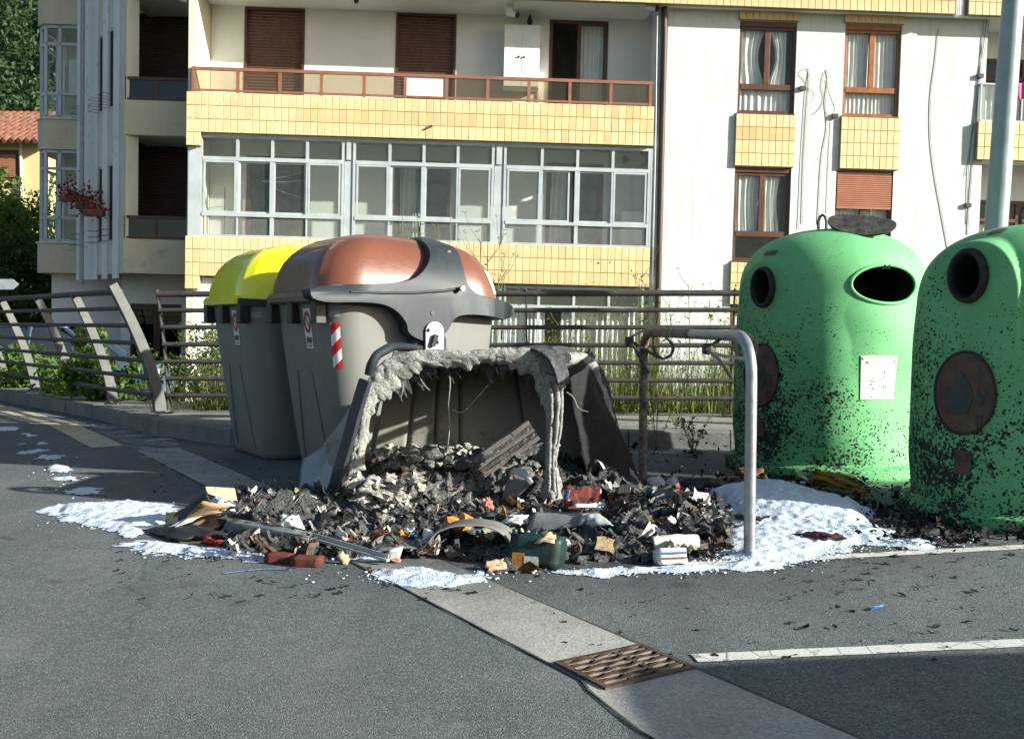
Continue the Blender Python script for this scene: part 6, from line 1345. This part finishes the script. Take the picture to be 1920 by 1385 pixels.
# ---------------------------------------------------------------- extinguishing foam
def foam_mat():
    s = N('foam'); a = s.noise(20, 5, .7); v = s.vor(120); c = s.mix(s.ramp(a, [(.35, 0), (.7, 1)]), (.46, .54, .62), (.60, .67, .74)); d = s.ramp(s.noise(9, 6, .75), [(.60, 0), (.74, .5)]); c = s.mix(d, c, (.36, .38, .39))
    s.bump(s.math('ADD', s.math('MULTIPLY', v, -1), a), .45, .006); s.fin(c, .6, 0, .4); s.b.inputs['Subsurface Weight'].default_value = .25; s.b.inputs['Subsurface Radius'].default_value = (.02, .02, .025); s.b.inputs['Subsurface Scale'].default_value = .5; return s.m
M['foam'] = foam_mat()
def foam(label, poly, h, step=.014, rag=.07, seed=0, extra=None, edge=.16):
    f_ = lambda x, y, d: (h*(.55+.45*fb((x, y), 3, 3, seed)) if extra is None else extra(x, y))+.008*fb((x, y), 9, 4, seed+1)+.007*fb((x, y), 26, 3, seed+3)+.004*fb((x, y), 60, 3, seed+2)
    return tag(height_patch('foam', gp(poly), f_, 'foam', step, .004, edge, rag, seed), label, 'foam', None, 'stuff')
fc = G(1430, 985); fc2 = G(1580, 1000)
def bigf(x, y): return .025+.13*math.exp(-(((x-1.63)/.33)**2+((y-6.55)/.42)**2))+.07*math.exp(-(((x-2.05)/.5)**2+((y-6.2)/.4)**2))
foam('big white foam bank between the hoop and the green bottle banks', [(1268, 938), (1300, 925), (1360, 916), (1430, 914), (1500, 922), (1580, 940), (1640, 962), (1665, 985), (1700, 1012), (1800, 1022), (1740, 1032), (1600, 1024), (1530, 1050), (1440, 1060), (1370, 1062), (1330, 1020), (1345, 985), (1310, 955)], .06, .015, .10, 3, bigf, .25)
foam('white foam patch spreading left of the cardboard box', [(80, 955), (130, 945), (230, 940), (325, 943), (335, 975), (280, 1000), (250, 1008), (180, 990), (120, 975)], .035, .015, .09, 5)
foam('foam strip along the front edge of the rubble left of the cartons', [(215, 1018), (320, 1018), (420, 1026), (490, 1040), (505, 1055), (420, 1052), (320, 1042), (240, 1030)], .035, .013, .08, 7); foam('foam lying in the cardboard box', [(375, 985), (410, 965), (465, 968), (478, 985), (420, 1000)], .16, .013, .04, 9, None, .06)
foam('foam behind the metal profile', [(600, 1025), (640, 1015), (690, 1025), (725, 1043), (690, 1052), (610, 1045)], .06, .012, .05, 12); foam('foam patch on the gutter strip before the rubble', [(690, 1072), (730, 1064), (800, 1068), (870, 1082), (905, 1072), (915, 1085), (870, 1098), (770, 1097), (705, 1086)], .045, .012, .06, 14)
foam('foam strip in front of the green box and striped carton', [(1000, 1070), (1100, 1066), (1220, 1064), (1340, 1056), (1400, 1050), (1470, 1054), (1500, 1062), (1400, 1070), (1250, 1074), (1100, 1080), (1015, 1080)], .04, .012, .07, 16)
for i, (x, y, rx_, ry) in enumerate(((10, 805, 26, 4), (57, 816, 12, 3), (80, 832, 12, 2.5), (45, 833, 10, 2), (90, 858, 22, 4), (108, 880, 26, 6), (130, 900, 26, 6), (165, 922, 34, 7), (72, 846, 14, 3), (50, 850, 8, 2))):
    foam('small foam spot in the trail across the road', [(x+rx_*math.cos(a), y+ry*math.sin(a)) for a in [k*.524 for k in range(12)]], .022, .018, .09, 30+i, None, .07)['group'] = 'foam spots trailing across the road'
bm_ = MB()                                   # loose froth bubbles thinning out round the patches
for (cx, cy, sx, sy, n_) in ((1560, 1020, 110, 14, 420), (1420, 1050, 90, 9, 300), (1700, 1018, 90, 8, 200), (200, 975, 80, 14, 170), (380, 1038, 90, 7, 180), (800, 1085, 100, 9, 220), (1200, 1072, 150, 5, 260), (110, 880, 30, 30, 120), (660, 1045, 60, 8, 90), (1340, 985, 30, 25, 160)):
    for i in range(int(n_*.7)):
        g_ = G(rnd.gauss(cx, sx*.8), rnd.gauss(cy, sy*.7)); r_ = rnd.choice((.003, .004, .005, .007, .010))*rnd.uniform(.7, 1.2); k = len(bm_.v)
        bm_.v += [g_+Vector((math.cos(a)*r_*q, math.sin(a)*r_*q, z)) for q, z in ((1, .004), (.7, .004+r_*.45)) for a in [j*1.047+i for j in range(6)]]; bm_.f += [[k+j, k+(j+1) % 6, k+6+(j+1) % 6, k+6+j] for j in range(6)]+[[k+6+j for j in range(6)]]
tag(bm_.build('froth', M['foam'], None, True, 180), 'loose froth thinning out around the foam patches', 'foam', None, 'stuff')
def dried(): 
    s = N('dried_foam'); a = s.noise(3, 7, .7); al = s.ramp(a, [(.45, 0), (.62, .75)]); return s.fin((.42, .44, .43), .9, 0, .2, al)
M['dried'] = dried()
for pl in ([(160, 790), (250, 802), (340, 828), (330, 838), (240, 832), (190, 812)], [(240, 838), (330, 842), (420, 880), (350, 890), (270, 860)], [(1170, 835), (1370, 838), (1375, 850), (1190, 852)]): tag(poly_sheet('dried_foam', gp(pl), .006, M['dried']), 'dried pale foam residue staining the asphalt by the kerb', 'foam', None, 'stuff')
# ================================================================== VEGETATION, HOUSE, CARS, SMALL STREET THINGS
def leaf_quad(m, p, sz, up=.5, asp=.55):
    e = Euler((rnd.gauss(0, .8), rnd.gauss(0, .8), rnd.uniform(0, 6.3))).to_matrix(); a, b = sz, sz*asp; k = len(m.v)
    m.v += [Vector(p)+e @ Vector(q) for q in ((-a/2, 0, 0), (0, -b/2, .12*sz), (a/2, 0, 0), (0, b/2, .12*sz))]; m.f.append([k, k+1, k+2, k+3])
def blade(m, p, h, wd, lean, seg=3):
    a = rnd.uniform(0, 6.3); d = Vector((math.cos(a), math.sin(a), 0)); s_ = Vector((-d.y, d.x, 0)); k = len(m.v)
    for i in range(seg+1):
        t = i/seg; c = Vector(p)+Vector((0, 0, h*t))+d*lean*h*t*t; w_ = wd*(1-t*.9)
        m.v += [c-s_*w_/2, c+s_*w_/2]
    for i in range(seg): m.f.append([k+2*i, k+2*i+1, k+2*i+3, k+2*i+2])
def mass(name, label, mats, n, xr, yr, zr, hr, wr, dens=None):
    for mt_, frac in mats:
        m = MB()
        for i in range(int(n*frac)):
            x, y = rnd.uniform(*xr), rnd.uniform(*yr)
            h = rnd.uniform(*hr)*(.55+.75*max(0, .5+fb((x, y*.6), .9, 3, 4))); blade(m, (x, y, zr), h, rnd.uniform(*wr), rnd.uniform(.05, .5))
        o = m.build(name, M[mt_], None, recalc=False); tag(o, label+' '+{'straw': 'bleached straw stalks', 'weed': 'olive weeds', 'weed_green': 'green grass'}[mt_], 'weeds', None, 'stuff')
mass('weeds', 'overgrown verge behind the straight railing,', (('straw', .22), ('weed', .33), ('weed_green', .45)), 13000, (-4.3, 7.5), (11.9, 14.6), -.36, (.65, 1.5), (.006, .022))
m = MB()                                     # small seed heads and leaves on the weeds
for i in range(11000):
    x, y = rnd.uniform(-4.2, 6.5), rnd.uniform(11.9, 14.2); leaf_quad(m, (x, y, -.3+rnd.random()**1.2*1.6*(.55+.75*max(0, .5+fb((x, y*.6), .9, 3, 4)))), rnd.uniform(.02, .06))
tag(m.build('weed_leaves', M['weed'], None, recalc=False), 'small leaves and seed heads of the weeds behind the railing', 'weeds', None, 'stuff')
def tall_weed(px, py, Y, label, leafy=0, mat='weed_green', group='tall weeds behind the railing', base=-.36):
    top = AT(px, py, Y); o = empty('tall_weed', (top.x, Y, base), 0, label, 'weed', group); h = top.z-base
    P = spline([(rnd.uniform(-.12, .12), 0, 0), (rnd.uniform(-.05, .05), rnd.uniform(-.05, .05), h*.5), (0, 0, h)], 6); m = MB(); m.tube(P, [.009*(1-.7*i/len(P)) for i in range(len(P))], 5)
    um = MB()
    for k in range(8):
        t = rnd.uniform(.45, .97); b = P[int(t*(len(P)-1))]; a = rnd.uniform(0, 6.3); L_ = h*rnd.uniform(.06, .16); e_ = b+Vector((math.cos(a)*L_*.6, math.sin(a)*L_*.6, L_)); m.tube([b, lerp(b, e_, .5)+Vector((math.cos(a), math.sin(a), 0))*L_*.1, e_], [.004, .003, .002], 4)
        for q in range(7): a2 = q*.9; um_p = e_+Vector((math.cos(a2)*.03, math.sin(a2)*.03, rnd.uniform(.0, .03))); m.tube([e_, um_p], .0015, 3); leaf_quad(um, um_p, rnd.uniform(.012, .03))
    for q in range(leafy): 
        t = rnd.uniform(.1, .9); b = P[int(t*(len(P)-1))]; leaf_quad(um, b+Vector((rnd.gauss(0, .06), rnd.gauss(0, .06), rnd.gauss(0, .03))), rnd.uniform(.03, .08))
    m.build('stem', M['stem'], o, True); um.build('foliage', M[mat], o, recalc=False)
for x, y, Y, lb in ((755, 395, 12.4, 'first slender weed rising above the brown lid from its left'), (742, 420, 12.5, 'short weed above the brown lid, leftmost of all'), (783, 408, 12.3, 'weed with forked top above the middle of the brown lid'), (845, 378, 12.4, 'tallest weed left of the lever frame arm'), (822, 420, 12.2, 'low weed just beside the lever frame arm'), (905, 398, 12.3, 'weed right behind the lever frame arm'), (938, 440, 12.2, 'weed before the lower tile band, right of the brown lid'), (915, 440, 12.6, 'thin weed crossing the lower tile band behind the brown lid'), (945, 470, 12.2, 'drooping weed at the right flank of the brown lid')):
    tall_weed(x, y, Y, lb, 4)
tall_weed(1205, 500, 12.2, 'leafy bramble shoot climbing past the downpipe', 60); tall_weed(1195, 540, 12.3, 'shorter leafy shoot by the downpipe', 50); tall_weed(1290, 520, 12.5, 'dry weed in front of the white wall', 10, 'straw'); tall_weed(1330, 560, 12.4, 'green feathery weed in front of the white wall', 60); tall_weed(1255, 560, 12.3, 'brownish weed left of the feathery one', 14, 'straw'); tall_weed(1050, 600, 12.2, 'seeding grass stalk behind the railing, right of the brown lid', 8, 'straw'); tall_weed(1090, 610, 12.1, 'seeding grass stalk left of the hoop', 8, 'straw')
for x, y, Yb, h, n, lb in ((1170, 800, 10.2, .35, 60, 'sparse weed in a pavement crack left of the hoop leg'), (1230, 840, 9.4, .75, 90, 'tall thin weed growing at the kerb behind the hoop'), (1300, 850, 9.3, .40, 220, 'bushy green weed at the kerb before the left bottle bank'), (1275, 830, 9.5, .5, 80, 'thin weed beside the bushy one at the kerb')):
    g_ = G(x, y+5, .0); o = empty('kerb_weed', (g_.x, g_.y, .0), 0, lb, 'weed'); m = MB(); um = MB()
    for k in range(7): a = rnd.uniform(0, 6.3); r_ = h*rnd.uniform(.1, .5); e_ = Vector((math.cos(a)*r_, math.sin(a)*r_, h*rnd.uniform(.5, 1.1))); P = spline([(0, 0, 0), e_*.5+Vector((0, 0, .05)), e_], 5); m.tube(P, .003, 4); [leaf_quad(um, rnd.choice(P)+Vector((rnd.gauss(0, .03), rnd.gauss(0, .03), rnd.gauss(0, .02))), rnd.uniform(.02, .05)) for _ in range(n//7)]
    m.build('stem', M['stem'], o); um.build('foliage', M['weed_green' if n > 100 else 'weed'], o, recalc=False)
def shrub(name, label, c, rx_, ry, rz_, n, mat, lsz=(.05, .1), group=None, trunk=True, seed=0, cat='shrub', cz=None):
    o = empty(name, (c[0], c[1], c[2]), 0, label, cat, group); m = MB(); zc = rz_ if cz is None else cz
    cl = [(Vector((rnd.gauss(0, .45)*rx_, rnd.gauss(0, .45)*ry, zc+rnd.gauss(0, .42)*rz_)), rnd.uniform(.18, .42)) for _ in range(max(8, n//90))]
    for i in range(n):
        q, r_ = rnd.choice(cl); d = Vector((rnd.gauss(0, 1), rnd.gauss(0, 1), rnd.gauss(0, 1))).normalized()*rnd.random()**.4; p = q+Vector((d.x*rx_*r_, d.y*ry*r_, d.z*rz_*r_)); leaf_quad(m, (p.x, p.y, max(.02, p.z)), rnd.uniform(*lsz), asp=.6)
    m.build('crown' if cat == 'tree' else 'foliage', M[mat], o, recalc=False)
    if trunk:
        t = MB(); P = spline([(0, 0, -.1), (.05*rx_, 0, zc*.4), (0, .05*ry, zc)], 6); t.tube(P, [max(.02, .075*rz_*(1-.6*i/len(P))) for i in range(len(P))], 9)
        for q, r_ in cl[:12]: t.tube(spline([P[len(P)//2], lerp(P[len(P)//2], q, .5)+Vector((0, 0, .1*rz_)), q], 4), [max(.012, .03*rz_*(1-.7*i/9)) for i in range(9)], 5)
        t.build('trunk', M['bark'], o, True)
    return o
M['leaf_bright'] = leaf_mat('leaf_bright', (.07, .13, .025), (.14, .22, .05), .45)
for (x, y, Yd, r_, lb) in ((60, 720, 16.0, .9, 'leafy green shrub behind the left railing, farthest left'), (150, 715, 14.6, .75, 'bright green shrub behind the left railing posts'), (200, 735, 13.4, .45, 'small green shrub near the broad end post'), (20, 700, 17.5, .8, 'shrub at the left picture edge behind the railing')):
    p = AT(x, y, Yd); shrub('shrub', lb, (p.x, p.y, -.36), r_, r_*.7, .62, 2600, 'leaf_bright', (.06, .14), None, False)
p = AT(28, 560, 27); shrub('leafy_tree', 'dark leafy tree between the yellow house and the apartment block', (p.x, p.y, -.36), 1.9, 1.8, 1.9, 9000, 'leaf', (.10, .22), None, True, 0, 'tree', 2.6)
p = AT(14, 420, 38.2); shrub('leafy_tree', 'light green tree in front of the yellow house', (p.x, p.y, -.36), 1.5, 1.0, 1.7, 6500, 'leaf_bright', (.10, .22), None, True, 0, 'tree', 5.5)
p = AT(360, 640, 13.6); shrub('shrub', 'feathery green and yellow shrub behind the railing left of the yellow lidded container', (p.x, p.y, -.36), .8, .4, .75, 3200, 'weed_green', (.03, .08), None, False)
# far wood on the hill
m = MB(); fr_ = random.Random(3)
for c in range(330):
    x, y = fr_.uniform(-58, -22), fr_.uniform(58, 106); z = hillz(x, y); r_ = fr_.uniform(1.6, 3.0)
    for i in range(260):
        d = Vector((fr_.gauss(0, 1), fr_.gauss(0, 1), fr_.gauss(0, 1))).normalized()*fr_.uniform(.7, 1.05); d.z = abs(d.z)*1.1-.15
        if d.y > .55: continue
        p = Vector((x, y, z+r_*.7))+d*r_*(1+.25*fb(d*2+Vector((c, 0, 0)), 1, 2)); k = len(m.v); e = Euler((fr_.gauss(0, .8), fr_.gauss(0, .8), fr_.uniform(0, 6))).to_matrix(); s_ = fr_.uniform(.28, .6)
        m.v += [p+e @ Vector(q) for q in ((-s_/2, 0, 0), (0, -s_*.35, .08), (s_/2, 0, 0), (0, s_*.35, .08))]; m.f.append([k, k+1, k+2, k+3])
tag(m.build('wood', M['leaf_dark'], None, recalc=False), 'dense dark green wood covering the far hillside', 'wood', None, 'stuff')
# yellow house with clay tile roof
hd_ = 40; hp0 = AT(92, 600, hd_); hs_ = empty('yellow_house', (hp0.x, hd_, -.36), 0, 'small yellow house with red clay tile roof and brown shutter', 'house')
def hpz(py): return AT(0, py, hd_).z+.36
def hpx(px): return AT(px, 600, hd_).x-hp0.x
m = MB(); m.box(-9, 0, 0, 8, 0, hpz(262)); m.build('wall', M['yellow_wall'], hs_)
m = MB(); m.box(hpx(-60), hpx(45), -.05, .02, hpz(336), hpz(282)); f_ = m.build('window', M['brown_frame'], hs_); m = MB(); m.box(hpx(-55), hpx(38), -.08, -.051, hpz(333), hpz(290))
for i in range(14): z = lerp(hpz(333), hpz(290), i/14); m.box(hpx(-54), hpx(37), -.09, -.081, z+.005, z+.05)
m.build('shutter', M['shutter_tan'], f_); m = MB(); m.tube([(hpx(48), -.1, 0), (hpx(48), -.1, hpz(265))], .07, 8); m.build('downpipe', M['cream_wall'], hs_)
rf = MB(); e0, e1 = hpz(272), AT(0, 214, 44).z+.36; rf.add([(-9.6, -.6, e0), (.6, -.6, e0), (.6, 4.0, e1+.0), (-9.6, 4.0, e1)], [(0, 1, 2, 3)]); rf.add([(-9.6, 4.0, e1), (.6, 4.0, e1), (.6, 8.6, e0), (-9.6, 8.6, e0)], [(0, 1, 2, 3)]); ro = rf.build('roof', M['clay'], hs_, solid=.08)
for i in range(34):
    x = .5-i*.3; m = MB(); P0, P1 = Vector((x, -.66, e0+.04)), Vector((x, 4.0, e1+.04)); n = 14
    m.tube([lerp(P0, P1, k/n)+Vector((0, 0, .03*(k % 2))) for k in range(n+1)], [.10+.015*(k % 2) for k in range(n+1)], 8); m.build('tile_row', M['clay'], ro, True)
m = MB(); m.box(-20, -1.5, 14, 20, 0, hpz(192)*1.22); m.build('rear_wall', plain('salmon_wall', (.62, .36, .22), .85), hs_)
m = MB(); m.box(-5, -4.6, 16, 16.4, hpz(192)*1.22, hpz(192)*1.22+.6); m.build('chimney', M['cream_wall'], hs_)
# parked cars
def paintm(n, c): s = N(n); s.fin(s.mix(s.noise(2, 4), tuple(x*.85 for x in c), c), .28, .1, .5, coat=.6); return s.m
M['car_glass'] = plain('car_glass', (.02, .025, .03), .08, 0, .1, 3, spec=.8); M['tyre'] = plain('tyre', (.02, .02, .02), .85, 0, .3, 9); M['lamp_red'] = plain('lamp_red', (.4, .02, .02), .2); M['lamp_clear'] = plain('lamp_clear', (.6, .62, .62), .15)
def car(label, loc, rz, paint, Ht=1.47, L_=4.1):
    o = empty('parked_car', loc, rz, label, 'car'); hw = .86
    st = [(-L_/2, .34, .62, .70), (-L_/2+.06, .24, .78, .80), (-1.55, .2, .84, .85), (-.9, .2, .92, .86), (.0, .2, .94, .86), (.9, .2, .95, .86), (1.6, .22, .96, .85), (L_/2-.08, .26, .92, .80), (L_/2, .4, .74, .74)]
    m = MB(); m.loft([[Vector((x, y*w_/.86*hw/.86*.86, z)) for y, z in ((-.92, zb), (-1.0, lerp(zb, zt, .35)), (-.985, lerp(zb, zt, .75)), (-.90, zt), (0, zt+.03), (.90, zt), (.985, lerp(zb, zt, .75)), (1.0, lerp(zb, zt, .35)), (.92, zb), (0, zb))] for x, zb, zt, w_ in st], True, True, True); m.build('body', paint, o, True, 45)
    cab = [(-1.15, .93, .93, .80), (-.55, .93, Ht-.10, .70), (-.1, .93, Ht, .68), (.9, .93, Ht-.02, .67), (1.45, .94, Ht-.16, .66), (1.85, .95, 1.0, .74)]
    m = MB(); m.loft([[Vector((x, -.80, zb)), Vector((x, -lerp(.8, w_, .9), lerp(zb, zt, .85))), Vector((x, -w_+.06, zt)), Vector((x, w_-.06, zt)), Vector((x, lerp(.8, w_, .9), lerp(zb, zt, .85))), Vector((x, .80, zb))] for x, zb, zt, w_ in cab], True, True, True); m.build('cabin_glass', M['car_glass'], o, True, 35)
    m = MB(); m.grid(lambda s, t: Vector((lerp(-.52, 1.42, s), lerp(-.66, .66, t), Ht+.012-.05*(2*s-.75)**2*.9-.03*(2*t-1)**4)), 10, 8); m.build('roof', paint, o, True, solid=.02)
    for sy in (-1, 1):
        for x0, z0, x1, z1 in ((-1.12, .95, -.5, Ht-.06), (.15, .95, .1, Ht-.03), (1.0, .95, 1.0, Ht-.05), (1.82, 1.0, 1.42, Ht-.12)): m = MB(); m.bar((x0, sy*.80, z0), (x1, sy*.67, z1), .07, .05); m.build('pillar', paint, o)
        for wx in (-1.28, 1.28):
            m = MB(); m.tube([(wx, sy*.66, .31), (wx, sy*.68, .31), (wx, sy*.86, .31), (wx, sy*.88, .31)], [.28, .31, .31, .27], 28); wo = m.build('wheel', M['tyre'], o, True); m = MB(); m.tube([(wx, sy*.872, .31), (wx, sy*.885, .31)], [.2, .17], 20); m.build('rim', M['steel'], wo, True)
        m = MB(); m.cbox((-.85, sy*.93, .98), (.14, .16, .10)); m.build('mirror', paint, o, bevel=.02)
        m = MB(); m.cbox((-L_/2+.06, sy*.62, .66), (.12, .3, .12)); m.build('headlight', M['lamp_clear'], o, bevel=.03); m = MB(); m.cbox((L_/2-.04, sy*.64, .78), (.1, .24, .18)); m.build('tail_light', M['lamp_red'], o, bevel=.03)
    return o
pc = AT(95, 640, 18.4); car('dark blue car parked below the left railing, roof catching sky light', (pc.x, pc.y, -.36), R(185), paintm('blue_paint', (.05, .09, .14)), 1.5)
car('white car parked beside the near bay line at the right', (4.95, 1.32, 0), R(8), paintm('white_paint', (.7, .7, .7)), 1.5)
# direction sign at the left edge
sp = AT(-30, 533, 20.5); sg = empty('direction_sign', (sp.x, sp.y, -.36), 0, 'grey arrow shaped direction sign seen from behind at the left edge', 'sign'); m = MB(); zc = sp.z+.36
m.prism([(-.80, zc-.105), (.58, zc-.105), (.70, zc), (.58, zc+.105), (-.80, zc+.105)], lambda x, z: Vector((x, 0, z)), lambda x, z: Vector((x, .02, z))); m.build('arrow_board', plain('sign_grey', (.30, .34, .36), .5), sg, bevel=.004); m = MB(); m.tube([(-.3, .06, 0), (-.3, .06, zc+.3)], .035, 10); m.build('pole', M['steel'], sg, True)
# geranium boxes at the side wall windows
for i, (x, y, n) in enumerate(((155, 362, 150), (186, 375, 170), (203, 388, 90))):
    s0, v0 = fw(x, y); pw = BM @ (FW @ Vector((s0, -.28, v0))); o = empty('geranium_box', pw, 0, ('leftmost red geranium box on the side wall of the block', 'middle red geranium box hanging on the finned side wall', 'rightmost red geranium box beside the recessed balcony')[i], 'flower box'); m = MB(); g_ = MB()
    for k in range(n): p = Vector((rnd.gauss(0, .13), rnd.gauss(0, .09), rnd.gauss(.05, .15)-.05)); leaf_quad(m if rnd.random() < .55 else g_, p, rnd.uniform(.05, .11), asp=.8)
    m.build('flowers', M['petal_red'], o, recalc=False)['kind'] = 'stuff'; g_.build('leaves', M['leaf_dark'], o, recalc=False)['kind'] = 'stuff'; b_ = MB(); b_.box(-.2, .2, -.08, .08, -.22, -.08); b_.build('box', M['clay'], o, bevel=.01)
# balcony plant and laundry
u, v = bp(243, 362, WL+.4); o = empty('balcony_plant', BM @ Vector((u, WL+.5, FL1)), 0, 'spindly potted plant on the lower shaded balcony', 'potted plant'); m = MB(); m.tube([(0, 0, 0), (0, 0, .25)], [.11, .15], 14); m.build('pot', M['clay'], o, True); m = MB()
for k in range(140): a = rnd.uniform(0, 6.3); r_ = rnd.uniform(0, .3); leaf_quad(m, (math.cos(a)*r_, math.sin(a)*r_*.6, .35+rnd.random()*.7), rnd.uniform(.04, .1), asp=.35)
m.build('foliage', M['leaf'], o, recalc=False)
u, v = bp(1912, 168, WR-.1); o = empty('pink_cloth', BM @ Vector((u, WR-.1, v)), 0, 'pink cloth hung over the right hand balcony rail', 'laundry'); m = MB(); m.grid(lambda s, t: Vector((-.07+.22*s, -.02-.02*math.sin(s*9), .12-.34*t*(1-.4*abs(s-.4)))), 10, 6); m.build('cloth', plain('pink_cloth', (.62, .12, .25), .9), o, True, solid=.006)
